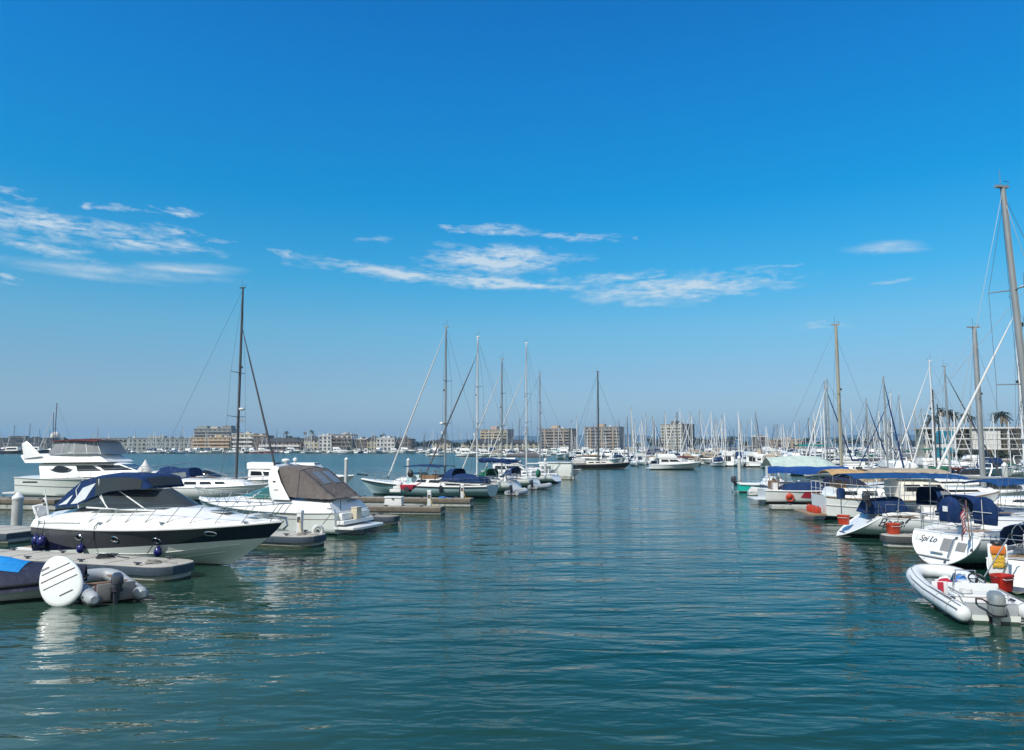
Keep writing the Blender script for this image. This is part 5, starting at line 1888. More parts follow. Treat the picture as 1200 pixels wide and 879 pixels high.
dh.build(k, 'hull_blue', 'wheelhouse_front')
canvas_top(k, 4.4, 8.0, 1.5, 2.75, 'navy', posts=((4.5, 4.5), (6.2, 6.2), (7.9, 7.9)), zb=1.2, name='awning')
dodger(k, 3.2, 4.6, 1.4, 1.5, 2.5, 'navy', win=False)
cvk = Cabin(.6, 3.6, 1.2, 1.4, 1.35, 1.5, .40, .52, fr=.6, br=.3, bulge=.1)
cvk.build(k, 'navy', 'cockpit_cover')
MB().box((5.6, 1.0, 1.75), (1.6, .1, .35), 'wood').box((5.6, -1.0, 1.75), (1.6, .1, .35), 'wood').tube([(5.0, 1.1, 1.5), (5.0, 1.1, 2.4)], .05, 'wood', 6).tube([(6.4, 1.1, 1.5), (6.4, 1.1, 2.4)], .05, 'wood', 6).build('brightwork', k)
MB().tube([(12.6, 0, 1.75), (13.7, 0, 1.85)], .07, 'black', 6).build('bowsprit', k)
MB().ball((7.3, 1.35, 2.0), (.28, .2, .34), 'black').build('outboard_cover', k)
rail(k, [hk.S(lerp(.62, .97, q / 6), 1, 1, -.06) for q in range(7)], .9, 7, r=.02, mid=True, name='bow_rail')
for lab, x in (('black fender hanging at the stern quarter of the blue hulled boat', 2.2), ('small black fender amidships on the blue hulled boat', 4.0)):
    p = hk.side_pt(x, .75, 1, .16)
    t = thing('fender', lab, 'fender', world_of(locK, HK, (p.x, p.y, .78)), 0)
    MB().lathe([(.03, .32), (.13, .25), (.15, 0), (.13, -.25), (.03, -.32)], 'black', 10).build('body', t)
    MB().tube([(0, 0, .3), (0, 0, .6)], .012, 'rope_dark', 4).build('lanyard', t)
# steps and red cart on the finger alongside
p = dp(466, 62.5, .62)
t = thing('dock_step', 'white moulded dock step beside the red cart on the timber finger', 'steps', p, R(-10))
MB().prism([(-.6, -.3), (.35, -.3), (.35, .3), (-.6, .3)], 0, .25, 'white').prism([(-.3, -.3), (.35, -.3), (.35, .3), (-.3, .3)], .25, .5, 'white').prism([(0, -.3), (.35, -.3), (.35, .3), (0, .3)], .5, .8, 'white').build('tread', t, bevel=.02)
p = dp(478, 62.0, .62)
t = thing('dock_cart', 'red dock cart with curved handle on the timber finger by the blue hull', 'cart', p, R(-10))
MB().prism([(-.5, -.32), (.45, -.32), (.45, .32), (-.5, .32)], .26, .62, 'magenta_red', [(-.62, -.38), (.6, -.38), (.6, .38), (-.62, .38)]).build('tub', t, bevel=.02)
MB().tube([(.5, -.3, .5), (1.0, -.3, .75), (1.15, 0, .8), (1.0, .3, .75), (.5, .3, .5)], .025, 'magenta_red', 6).build('handle', t)
for sd in (-1, 1):
    MB().tube([(0, sd * .36, .24), (0, sd * .44, .24)], .24, 'rubber', 14).build('wheel', t)

# ------------------------------------------------------------------ sailboats beyond the ketch
S3 = by_mast(559, 74, 4.9, R(150))
s3, h3, _c = sailboat('sloop', 'white sloop with navy sail cover and green spray hood, next beyond the pale blue hull', 'sailboat', 11.6, S3, R(150), H=zpix(395, 74), mast='mast_white', cover='navy', jib='grey_canvas', xm=4.9,
                      bim=None, dod='green_canvas', slope=.9, rigk=dict(boom=4.9, boomz=1.5, cover_h=.42, jibtop=.88, radar=False), spread=((.38, .95), (.64, .8)), jib_r=.085, hull='hull_plain')
canvas_top(s3, .5, 2.6, 1.3, 2.9, 'navy', posts=((1.2, .6), (1.5, 2.5)), zb=1.1)
S4 = by_mast(588, 83, 4.7, R(150))
s4, _h, _c = sailboat('sloop', 'white sloop with slender grey mast and dark green outboard cover at its stern', 'sailboat', 10.5, S4, R(150), H=zpix(421, 83), mast='mast_grey', cover=None, jib='sailcloth', xm=4.7, dod='navy', slope=.8, hull='hull_plain',
                      rigk=dict(jibtop=.9), spread=((.42, .8), (.7, .6)))
MB().ball((-.1, .4, 1.5), (.26, .36, .46), 'green_canvas', 12, 8).build('outboard_cover', s4)
S5 = by_mast(617, 91.5, 4.6, R(150))
s5, _h, _c = sailboat('sloop', 'white sloop with tall white mast and pale furled headsail, farthest of the left row', 'sailboat', 11.0, S5, R(150), H=zpix(402, 91.5), mast='mast_white', cover=None, jib='sailcloth', xm=4.6, dod=None, slope=.8, hull='hull_white_blue',
                      rigk=dict(jibtop=.8), spread=((.38, .95), (.60, .8)))
# boat with grey brown sail cover, bow the other way
s6, _h, _c = sailboat('sloop', 'sloop with thick grey brown sail cover above the left row of sterns', 'sailboat', 11.5, dp(585, 104), R(-12), H=14.5, mast='mast_grey', cover='grey_canvas', jib=None, xm=5.8, rigk=dict(boom=4.9, boomz=1.55, cover_h=.62), hull='hull_plain')
powerboat('motor_cruiser', 'white motor cruiser with row of dark windows behind the left row of sterns', 'motor boat', 9.5, dp(566, 98), R(-10), kind='fly', canvas=None, fb=1.0)
# floating white cabin
p = gp(631, 562, 0)
t = thing('floating_cabin', 'boxy white floating cabin at the end of the left row', 'houseboat', p, R(-8))
MB().box((2.3, 1.2, .15), (4.8, 2.6, .7), 'dock_float').build('float', t)
MB().box((2.3, 1.2, 1.35), (4.4, 2.2, 1.7), 'hull_plain').build('wall', t, bevel=.05)
MB().box((2.3, 1.2, 2.25), (4.7, 2.5, .1), 'white').build('roof', t, bevel=.02)
MB().box((1.0, .07, 1.6), (1.2, .06, .35), 'vinyl').build('window', t)
MB().box((4.53, 1.2, 1.35), (.06, .8, 1.5), 'offwhite').build('door', t)
for lab, px, py, rz in (('grey inflatable tender hanging off the stern of the green hooded sloop', 607, 580, R(60)), ('small white tender behind the sloop with the dark green outboard cover', 634, 573, R(40))):
    t = thing('tender', lab, 'dinghy', gp(px, py), rz)
    mb = MB().tube([(-1.2, -.55, .22), (.3, -.6, .25), (1.1, -.3, .35), (1.3, 0, .4), (1.1, .3, .35), (.3, .6, .25), (-1.2, .55, .22)], .2, 'tube_grey', 8)
    mb.build('tube', t)
    MB().box((-.3, 0, .12), (1.9, .9, .12), 'bld_grey').build('floor', t)
    outboard(t, (-1.3, 0, .25), 0, 'engine_dark', .8)

# ------------------------------------------------------------------ left foreground: covered runabout, board, tender
p = gp(18, 690, 0)
t = thing('covered_runabout', 'small boat under dark canvas with a bright blue patch at the lower left corner', 'motor boat', gp(-94, 704, 0), R(6))
hr = Hull(4.6, 2.0, .50, .50, .66, .3, 'power', rake=.7, sw=.85, tm=.35, p=2.2)
hr.build(t, 'hull_plain', 16, 7)
hr.rub(t, 'black', .04)
rows = []
for i in range(15):
    u = i / 14
    r_ = []
    pk_ = lerp(.55, .10, smst((u - .35) / .65)) + .10 * math.sin(u * 17) * (1 - u)
    for j in range(11):
        kk = -1 + j / 5
        p_ = hr.S(lerp(0, .99, u), 1, 1)
        b_ = hr.half(lerp(0, .99, u)) + .06
        z_ = p_.z - .22 + (pk_ + .24) * (1 - abs(kk) ** 1.7) + (.22 if abs(kk) < .99 else 0) * .8 + .02 * math.sin(9 * u + 5 * kk)
        r_.append((p_.x, b_ * kk, z_))
    rows.append(r_)
cov = MB().grid(rows, 'dark_cover').build('boat_cover', t, smooth=60)
rr = [[Vector(rows[i][j]) + Vector((0, 0, .02)) for j in range(2, 9)] for i in range(3, 10)]
MB().grid(rr, 'sky_tarp').build('blue_tarp', t, smooth=60)

TD = gp(126, 700, 0)
t = thing('inflatable_tender', 'grey inflatable tender with dark outboard moored at the foreground pier', 'dinghy', TD, R(130))
tb = []
for q in range(15):
    a = -math.pi / 2 + math.pi * q / 14
    tb.append((1.0 + .85 * math.cos(a), .62 * math.copysign(abs(math.sin(a)) ** .7, math.sin(a)), .24 + .16 * max(0, math.cos(a))))
tb = [(-1.40, -.62, .22), (-1.3, -.62, .22), (0, -.62, .22)] + tb + [(0, .62, .22), (-1.3, .62, .22), (-1.40, .62, .22)]
MB().tube(tb, [.10, .18] + [.215] * (len(tb) - 4) + [.18, .10], 'tube_grey', 12).build('tube', t)
MB().prism([(-1.0, -.5), (1.2, -.45), (1.5, 0), (1.2, .45), (-1.0, .5)], .06, .14, 'bld_grey').build('floor', t)
MB().box((-1.02, 0, .34), (.07, 1.0, .46), 'bld_grey').build('transom', t, bevel=.01)
MB().box((.2, 0, .40), (.26, 1.15, .05), 'wood').build('seat', t, bevel=.01)
MB().box((-.82, .0, .46), (.3, 1.0, .08), 'burgundy').build('cushion', t, bevel=.02)
outboard(t, (-1.22, .05, .12), 0, 'engine_dark', .85, R(-8))
for sd in (-1, 1):
    MB().tube([(-1.0 + .22 * k, sd * (.83 + .015 * (k % 2)), .27 - .035 * (k % 2)) for k in range(9)], .013, 'rope_dark', 5).build('grab_line', t)
    for xq in (-.9, 0.1):
        MB().tube([(xq, sd * .62 + .222 * math.cos(a), .22 + .222 * math.sin(a)) for a in [k * .4488 for k in range(14)]], .008, 'bld_grey', 4, closed=True).build('seam', t)
MB().box((-.55, .28, .28), (.34, .24, .24), 'red').lathe([(.04, .40), (.04, .45)], 'black', 8, (-.55, .28, 0)).build('fuel_tank', t, bevel=.03)
MB().tube([(-.7, -.1, .5), (.9, -.25, .46)], .02, 'wood', 6).box((1.05, -.27, .46), (.4, .13, .02), 'wood').build('oar', t)
for lab, dx_, yy in (('orange grey fuel can',) * 1 + (0, 0),) if False else ():
    pass
pb = gp(83, 708, 0)
t = thing('paddle_board', 'white egg shaped board with dark stripes propped upright against the grey tender', 'paddle board', (pb.x - .30, pb.y - .05, .66), 0)
ol, il = [], []
for q in range(36):
    a = 2 * math.pi * q / 36
    rr_ = 1 - .10 * math.cos(a)
    ol.append(Vector((.76 * math.cos(a), .56 * math.sin(a) * (1 - .12 * math.cos(a)), 0)))
mb = MB()
rings = []
for z_, s_ in ((-.06, .80), (-.045, .95), (0, 1.0), (.04, .965), (.055, .85), (.06, .5), (.06, .02)):
    rings.append([(p_.x * s_, p_.y * s_, z_) for p_ in ol])
mb.loft(rings, 'board_white')
bd = mb.build('board', t, smooth=60)
mb = MB()
for (xo, l_, mm) in ((.36, .76, 'bld_dark'), (.16, .92, 'burgundy'), (-.06, .92, 'bld_dark')):
    mb.box((xo, 0, .0625), (.026, l_, .006), mm)
mb.box((-.42, -.05, .0625), (.035, .36, .008), 'bld_dark').box((.50, .25, .0625), (.05, .22, .006), 'bld_grey')
st_ = mb.build('stripe', t)
t.rotation_euler = (R(72), R(-62), R(12))
n_ = Vector((.12, -.93, .34)).normalized()          # face looks towards the viewer and a bit up
xa = Vector((-.45, -.0, .89))
M_ = frame_mat((0, 0, 0), xa - n_ * xa.dot(n_), n_.cross(xa)).to_3x3()
t.rotation_euler = M_.to_euler()
# ================================================================== RIGHT SIDE
# ------------------------------------------------------------------ RIB in the foreground
st_p = gp(1166, 731, 0)
bw_p = gp(1056, 671, .0)
hd = math.atan2(bw_p.y - st_p.y, bw_p.x - st_p.x)
LR = 4.9
t = thing('rib_dinghy', 'white rigid inflatable with silver outboard, steering wheel and loose gear at the lower right', 'dinghy', st_p, hd)
wR = .82
tb = [(-.42, -wR, .27), (-.30, -wR, .27), (.9, -wR, .29), (2.2, -wR, .33), (3.2, -wR * .95, .40)]
for q in range(1, 10):
    a = -math.pi / 2 + math.pi * q / 10
    tb.append((3.5 + .95 * math.cos(a), wR * .93 * math.copysign(abs(math.sin(a)) ** .75, math.sin(a)), .46 + .12 * max(0, math.cos(a))))
tb += [(3.2, wR * .95, .40), (2.2, wR, .33), (.9, wR, .29), (-.30, wR, .27), (-.42, wR, .27)]
rs = [.13, .205] + [.215] * (len(tb) - 4) + [.205, .13]
tube_ = MB().tube(tb, rs, 'tube_white', 16).build('tube', t, smooth=60)
mb = MB()
for off in (.6, 1.25):
    pts = []
    for i, p in enumerate(tb[1:-1]):
        v = Vector(p)
        c0 = Vector((min(max(v.x, 0), 3.0), 0, v.z))
        out = (v - c0)
        out.z = 0
        out = out.normalized()
        pts.append(v + out * (.217 * math.cos(off)) + Vector((0, 0, .217 * math.sin(off) + .004)))
    mb.tube(pts, .016 if off > 1 else .024, 'bld_grey', 5)
mb.build('rubbing_strip', tube_)
for sd in (-1, 1):
    for xq in (.25, 1.15, 2.05, 2.9):
        MB().tube([(xq, sd * wR + .218 * math.cos(a), .285 + .03 * xq / 2 + .218 * math.sin(a)) for a in [k_ * .4488 for k_ in range(14)]], .008, 'bld_grey', 4, closed=True).build('seam', tube_)
    MB().tube([(.4 + .3 * k_, sd * (wR + .02 + .012 * (k_ % 2)), .505 + .03 * k_ * .12 - .0 * (k_ % 2)) for k_ in range(9)], .014, 'rope_dark', 5).build('grab_line', tube_)
    for xq in (.7, 1.7):
        MB().box((xq, sd * (wR - .11), .485), (.26, .05, .03), 'rubber').build('handle', tube_)
mb = MB()
for k_ in range(3):
    mb.box((3.5 + .1 * k_, -wR - .13, .62), (.06, .02, .10), 'ink')
mb.build('tube_mark', tube_)
hb = Hull(4.1, 1.35, .20, .20, .38, .32, 'power', rake=.8, sw=.9, tm=.35, p=2.2)
hb.build(t, 'hull_plain', 14, 6)
MB().prism([(.05, -.6), (3.2, -.55), (3.9, -.2), (3.9, .2), (3.2, .55), (.05, .6)], .10, .18, 'tube_grey').build('floor', t)
MB().box((.18, 0, .32), (.10, 1.2, .30), 'tube_grey').box((.18, 0, .475), (.12, 1.2, .02), 'white').build('transom', t, bevel=.015)
MB().box((1.0, 0, .36), (.50, 1.25, .30), 'white').box((1.0, 0, .53), (.54, 1.30, .06), 'offwhite').build('helm_seat', t, bevel=.03)
MB().box((1.32, 0, .66), (.08, 1.25, .24), 'tube_white').build('seat_back', t, bevel=.03)
MB().prism([(1.95, -.65), (2.6, -.60), (2.6, .0), (1.95, .0)], .18, .68, 'white', [(2.12, -.62), (2.55, -.56), (2.55, -.04), (2.12, -.02)]).build('console', t, bevel=.03)
wc_ = Vector((1.90, -.33, .80))
ax = Vector((-.55, 0, .83))
u_ = Vector((0, 1, 0))
v_ = ax.cross(u_)
mb = MB().tube([wc_ + u_ * (.21 * math.cos(a)) + v_ * (.21 * math.sin(a)) for a in [k_ * math.pi / 9 for k_ in range(18)]], .022, 'black', 6, closed=True)
for a in (0, 2.09, 4.19):
    mb.tube([wc_, wc_ + u_ * (.2 * math.cos(a)) + v_ * (.2 * math.sin(a))], .015, 'black', 5)
mb.tube([wc_, wc_ - ax * .2], .04, 'black', 6)
mb.build('steering_wheel', t)
mb = MB().tube([(2.6, -.55, .5), (2.6, -.55, .92), (2.6, -.02, .92), (2.6, -.02, .5)], .02, 'chrome', 6).tube([(1.3, .5, .5), (1.2, .5, 1.0), (1.2, .2, 1.0)], .02, 'chrome', 6)
mb.build('grab_rail', t)
outboard(t, (-.12, 0, -.12), 0, 'engine_grey', 1.05)
MB().tube([(.15, .35, .45), (-.05, .42, .62), (-.12, .3, .62), (-.14, .1, .5)], .025, 'black', 6).build('control_cable', t)
for sd in (-1, 1):
    MB().tube([(.3, sd * .58, .62), (1.3, sd * .6, .66)], .018, 'bld_grey', 5).build('grab_line', t)
locR = st_p


def gear(name, label, cat, p, build, rz=0.0):
    q = world_of(locR, hd, p)
    e = thing(name, label, cat, q, hd + rz)
    build(e)
    return e


def cloth(e, m, sx, sy, sz, seed):
    r_ = random.Random(seed)
    rings = []
    for j, (k_, z_) in enumerate(((1, 0), (1.02, .25), (.85, .6), (.55, .9), (.15, 1.0))):
        rings.append([(sx * k_ * math.cos(a) * (1 + .25 * r_.uniform(-1, 1)), sy * k_ * math.sin(a) * (1 + .25 * r_.uniform(-1, 1)), sz * z_ * (1 + .2 * r_.uniform(-1, 1))) for a in [2 * math.pi * i / 12 for i in range(12)]])
    MB().loft(rings, m).build('fabric', e, smooth=70)


gear('life_jacket', 'crumpled red life jacket on the bow floor of the white inflatable', 'life jacket', (2.95, .12, .26), lambda e: cloth(e, 'magenta_red', .32, .26, .32, 1))
gear('gear_bag', 'bright blue bag beside the red life jacket in the inflatable', 'bag', (2.9, -.28, .26), lambda e: cloth(e, 'sky_blue', .20, .20, .48, 2))
gear('gear_bag', 'pale sail bag in the bow of the inflatable, behind the red life jacket', 'bag', (3.45, .0, .26), lambda e: cloth(e, 'sailcloth', .25, .30, .34, 3))
gear('gear_bag', 'small navy bundle between the pale bag and the blue bag in the inflatable', 'bag', (3.2, -.22, .26), lambda e: cloth(e, 'navy', .16, .14, .42, 4))
gear('gear_bag', 'small yellow and black pump bag aft of the steering wheel in the inflatable', 'bag', (1.75, -.55, .5), lambda e: cloth(e, 'yellow', .17, .12, .2, 5))
gear('rope_coil', 'white rope coil on the helm seat of the inflatable', 'rope', (.95, .3, .57), lambda e: MB().tube([((.17 - .004 * k_ * .3) * math.cos(k_ * .6), (.14) * math.sin(k_ * .6), .02 + .0022 * k_) for k_ in range(40)], .015, 'fender_white', 5).build('loop', e))
gear('seat_cushion', 'red and white boat cushion leaning in the bow of the inflatable', 'cushion', (2.55, .42, .2), lambda e: (MB().box((0, 0, .2), (.1, .42, .38), 'flag_white').build('pad', e, bevel=.03), MB().box((-.055, 0, .2), (.012, .16, .36), 'magenta_red').build('stripe', e)))
gear('fuel_can', 'small red fuel tank under the helm seat of the inflatable', 'fuel can', (.55, -.2, .18), lambda e: MB().box((0, 0, .12), (.26, .4, .22), 'red').lathe([(.04, .23), (.04, .28)], 'black', 8).build('tank', e, bevel=.03))
gear('paddle', 'short dark paddle lying along the side of the inflatable', 'paddle', (2.0, .5, .3), lambda e: MB().tube([(-.7, 0, .02), (.6, .05, .08)], .018, 'alu', 6).box((.78, .06, .09), (.36, .17, .02), 'black').build('shaft', e))

# ------------------------------------------------------------------ scoop sterned sloop with lettered transom
HS = R(14)
ST = gp(1091, 664, 0)
LS = 11.5
locS = ST + rot2(.15, .0, HS)
s2, hs2, cs2 = sailboat('sloop', 'white sloop with wide lettered transom, navy horseshoe covers and small striped flag', 'sailboat', LS, locS, HS, B=3.8, H=zpix(213, 28.5), mast='mast_grey', cover=None, jib=None, boom=False, xm=5.05, sw=.80, slope=.62, fb=1.22, r=.13,
                        hull='hull_grey', pulpit=True, lines=True, rigk=dict(wires=True, jibtop=.98, lean=.75), spread=((.40, 1.1), (.685, 1.0)))
tr_ = []
# moulded transom face
def tf(y_, h_):
    """point on the transom plane (y across, h 0..1 from foot to deck)"""
    return hs2.S(0, h_, 1) * 0 + Vector((hs2.x(0, h_), y_, hs2.zk(0) + h_ * (hs2.sheer(0) - hs2.zk(0))))
wt = [(hs2.half(0) * hs2.wfac(0, q / 10), q / 10) for q in range(11)]
pts = [tf(-w_, h_) for w_, h_ in wt] + [tf(w_, h_) for w_, h_ in reversed(wt)]
nrm = Vector((-(hs2.sheer(0) - hs2.zk(0)), 0, .62)).normalized()
mb = MB().add([p + nrm * .012 for p in pts], [tuple(range(len(pts)))], 'white')
mb.tube([p + nrm * .01 for p in pts], .035, 'white', 6)
tp_ = mb.build('transom', s2, smooth=30)
xh = tf(0, 1) - tf(0, 0)
xh = xh.normalized()


def tbox(name, y_, h_, w_, hh_, dep, m, out=.02):
    o = tf(y_, h_) + nrm * out
    M4 = frame_mat(o, Vector((0, -1, 0)), xh)
    b = MB().box((0, 0, 0), (w_, hh_, dep), m).build(name, s2, bevel=min(.012, dep * .3))
    b.matrix_local = M4
    return b


tbox('locker_recess', -.22, .66, .46, .50, .02, 'bld_grey')
tbox('locker_recess', -.88, .66, .42, .34, .02, 'bld_grey')
tbox('boarding_ladder', -.50, .58, .07, .75, .05, 'alu', .05)
tbox('step', .05, .40, .55, .07, .16, 'white', .08)
tbox('swim_step', .15, .24, 1.5, .05, .10, 'bld_grey', .03)
tbox('hatch', 1.12, .80, .46, .30, .02, 'cream')
tbox('cleat', -1.36, .62, .12, .12, .05, 'bld_dark')
tbox('cleat', -.55, .90, .10, .10, .05, 'bld_dark')
tbox('through_hull', -.42, .16, .10, .10, .04, 'bld_dark')
tbox('through_hull', .55, .15, .06, .06, .04, 'bld_grey')
lettering('Spi Lo', s2, 'ink', .33, frame_mat(tf(.70, .76) + nrm * .03, Vector((0, -1, 0)), xh))
# horseshoe covers on the pushpit, outboard, bimini over the cockpit of the neighbour
for yy, zz, s_ in ((-.55, 2.1, 1.0), (-1.45, 2.1, 1.05)):
    rings = []
    for xo, sc0 in ((-.09, .9), (-.06, 1.0), (.06, 1.0), (.09, .9)):
        pr = [(-.42, -.42), (-.46, -.1), (-.42, .22), (-.26, .44), (0, .52), (.26, .44), (.42, .22), (.46, -.1), (.42, -.42)]
        rings.append([(xo + (.3 if yy > -1 else .95), yy + a * sc0 * s_, zz + b * sc0 * s_) for a, b in pr])
    MB().loft(rings, 'navy').build('horseshoe_cover', s2, smooth=40)
MB().box((.19, -.45, 2.16), (.01, .22, .2), 'white').build('cover_label', s2)
mb = MB()
for yy in (-1.45,):
    mb.tube([(.82, yy, 1.7), (.82, yy, 2.55)], .012, 'offwhite', 4).tube([(.82, yy - .4, 2.1), (.82, yy + .4, 2.1)], .012, 'offwhite', 4)
mb.build('cover_strap', s2)
# flag
fp = world_of(locS, HS, (.15, -1.52, 1.30))
fl = thing('ensign', 'small red and white striped flag with blue corner hanging at the lettered transom', 'flag', fp, HS + R(-25))
MB().tube([(0, 0, -.15), (-.05, 0, 1.0)], .014, 'wood', 6).build('staff', fl)


def fpt(a, b):
    return Vector((-.06 - .26 * a + .02 * math.sin(6 * b), -.28 * a + .05 * math.sin(9 * a + 3 * b), .95 - .72 * b - .38 * a))


for k_ in range(13):
    rows = [[fpt(lerp(0, 1, i / 6), lerp(k_ / 13, (k_ + 1) / 13, j)) for j in (0, 1)] for i in range(7)]
    MB().grid(rows, 'flag_red' if k_ % 2 == 0 else 'flag_white').build('stripe', fl, smooth=60)
fl.scale = (1.25,) * 3
rows = [[fpt(lerp(0, .42, i / 3), lerp(0, 7 / 13, j / 2)) + Vector((-.008, -.012, .004)) for j in range(3)] for i in range(4)]
MB().grid(rows, 'flag_blue').build('canton', fl, smooth=60)

# ------------------------------------------------------------------ sloop at the right edge (mast runs out of frame)
HX = R(38)
SX = gp(1176, 697, 0)
sx, hx, cx = sailboat('sloop', 'white boat cut off by the right edge behind the red bucket and orange bag', 'sailboat', 8.6, SX + rot2(.3, -.25, HX), HX, B=2.7, H=9.5, mast='mast_grey', cover='navy', jib=None, boom=True, xm=4.4, sw=.7, slope=.55, fb=1.3, hull='hull_white',
                      rigk=dict(wires=False, crane=False, boomz=.7, cover_h=.3, spread=()), r=.001, cabin='white')
for ch in list(sx.children):
    if ch.name.startswith('mast'):
        bpy.data.objects.remove(ch)
xl = Vector((0, -1, 0))
zs_ = hx.sheer(0)
lettering('XS', sx, 'ink', .30, frame_mat(hx.side_pt(1.6, .85, -1, .03), Vector((1, .12, 0)), Vector((0, -.3, 1))), .2)
MB().box((0, 0, 0), (.10, .03, .26), 'ink').build('hull_mark', sx).location = hx.side_pt(1.15, .60, -1, .03)
# white board with orange bag and rope on the stern rail
e = thing('throw_bag', 'orange and yellow rope bag on a white panel above the red bucket', 'rope bag', world_of(SX, HX, (.02, .10, .75)), HX + R(-60))
MB().box((0, 0, .28), (.52, .06, .95), 'white').build('panel', e, bevel=.03)
mb = MB()
for k_ in range(6):
    pts = [(-.17 + .34 * (.5 + .5 * math.sin(j * 1.3 + k_)), -.06 - .02 * (j % 2), .05 + .55 * j / 9) for j in range(10)]
    mb.tube(pts, .022, 'yellow', 5)
mb.build('rope', e)
MB().box((0, -.07, .58), (.40, .12, .24), 'orange').build('bag', e, bevel=.04)
MB().lathe([(.16, -.04), (.19, .0), (.17, .05)], 'black', 10, (0, 0, .78)).build('light', e)


def bucket(label, p, m='red', s=1.0, rz=0.0, group=None):
    e = thing('bucket', label, 'bucket', p, rz, group)
    prof = [(.24, 0), (.25, .03), (.29, .42), (.31, .44), (.31, .48), (.28, .48), (.22, .06), (.01, .05)]
    MB().loft([[(r * s * math.copysign(abs(math.cos(a)) ** .55, math.cos(a)), r * s * .85 * math.copysign(abs(math.sin(a)) ** .55, math.sin(a)), z * s) for a in [2 * math.pi * k_ / 20 for k_ in range(20)]] for r, z in prof], m).build('tub', e, smooth=40)
    MB().tube([(-.3 * s, 0, .44 * s), (-.2 * s, -.27 * s, .36 * s), (.2 * s, -.27 * s, .36 * s), (.3 * s, 0, .44 * s)], .012 * s, 'offwhite', 5).build('handle', e)
    return e


bucket('large red bucket hanging below the orange bag at the right edge', dp(1175, 22.0, zpix(692, 22.0)), 'red', .95, R(20))
e = thing('boat_hook', 'slanted pale pole between the inflatable and the sloop at the right edge', 'pole', dp(1153, 22.5, .55))
a_, b_ = dp(1153, 22.5, zpix(677, 22.5)), dp(1181, 22.5, zpix(631, 22.5))
MB().tube([a_ - a_, b_ - a_], .022, 'alu', 6).build('shaft', e)
MB().tube([b_ - a_, b_ - a_ + Vector((.05, 0, .12)), b_ - a_ + Vector((.14, 0, .1))], .02, 'black', 6).build('hook', e)
e.location = a_
# stanchions and rigging gear of the right edge boat
mb = MB()
for (x_, y_) in ((.4, -.9), (1.6, -1.15), (3.0, -1.3)):
    mb.tube([(x_, y_, zs_), (x_ - .1, y_, zs_ + .9)], .02, 'bld_dark', 5)
mb.tube([(.3, -.9, zs_ + .85), (1.5, -1.15, zs_ + .9), (3.0, -1.3, zs_ + .9)], .014, 'bld_dark', 5).tube([(.3, -.9, zs_ + .45), (3.0, -1.3, zs_ + .45)], .012, 'bld_dark', 5)
mb.tube([(.1, -.8, zs_ + .1), (.5, -.6, zs_ + 2.2)], .022, 'bld_dark', 5).tube([(.1, -.4, zs_ + .1), (.9, -1.0, zs_ + 1.9)], .022, 'bld_dark', 5)
mb.build('stern_frame', sx)
dodger(sx, 1.2, 2.6, .8, zs_ + .3, zs_ + 1.05, 'navy', name='cockpit_cover', win=False)

# ------------------------------------------------------------------ lettered sugar scoop sloop with large navy bimini
HB = R(-7)
SB = gp(985, 630, 0)
LB = 12.2
locB = SB + rot2(0, .55, HB)
sb, hb_, cb_ = sailboat('sloop', 'pale grey scoop sterned sloop with long navy bimini, script name and dark boot stripe', 'sailboat', LB, locB, HB, B=3.7, H=zpix(338, 36.5), mast='mast_white', cover=None, jib='sailcloth', boom=False, xm=9.5, sw=.68, slope=1.7, fb=1.02, hull='hull_grey', r=.10,
                        spread=((.34, 1.1), (.62, .9)), rigk=dict(bow=(11.9, 0, 1.4), jibtop=.93), jib_r=.06)
dz_ = hb_.sheer(0) - hb_.zk(0)
nb = Vector((-dz_, 0, 1.7)).normalized()


def tb_(y_, h_, off=.012):
    return Vector((hb_.x(0, h_), y_, hb_.zk(0) + h_ * dz_)) + nb * off


wt = [(hb_.half(0) * hb_.wfac(0, q / 10), q / 10) for q in range(11)]
pts = [tb_(-w_, h_) for w_, h_ in wt] + [tb_(w_, h_) for w_, h_ in reversed(wt)]
MB().add(pts, [tuple(range(len(pts)))], 'white').tube(pts, .035, 'white', 6).build('transom', sb, smooth=30)
mb = MB()
for k_ in range(9):
    mb.box((0, 0, 0), (0, 0, 0), 'ink') if False else None
pts = [tb_(.45 - .9 * k_ / 30, .16 + .012 * math.sin(k_ * 2.1), .03) for k_ in range(31)]
mb.tube(pts, .016, 'ink', 4)
mb.build('script_name', sb)
lettering('Barefoot', sb, 'ink', .60, frame_mat(hb_.side_pt(2.5, .82, -1, .03), Vector((1, -.04, 0)), Vector((0, -.22, 1))), .5)
MB().tube([hb_.side_pt(x_, 1.02, -1, .02) for x_ in (3.4, 4.0, 4.6)], .014, 'bld_dark', 4).build('hull_script', sb)
zd_ = hb_.sheer(.1)
canvas_top(sb, .4, 5.6, 1.55, zd_ + 2.0, 'blue_canvas', posts=((2.0, .6), (2.3, 2.6), (4.6, 5.2), (3.8, 3.9)), zb=zd_, sag=.12, drop=.05)
dodger(sb, 4.3, 5.7, 1.3, zd_ + .45, zd_ + 1.45, 'navy')
cvb = Cabin(1.2, 3.2, .8, .8, zd_ + .15, zd_ + .2, .65, .7, fr=.3, br=.3, bulge=.05)
cvb.build(sb, 'navy', 'cockpit_cover')
outboard(sb, (1.1, -1.15, zd_ + .55), 0, 'engine_dark', .75)
MB().lathe([(.2, -.25), (.22, 0), (.2, .22), (.05, .28)], 'navy', 12, (.5, .8, zd_ + 1.05)).build('grill_cover', sb)
MB().tube([(.5, .8, zd_), (.5, .8, zd_ + .8)], .025, 'chrome', 6).build('grill_post', sb)
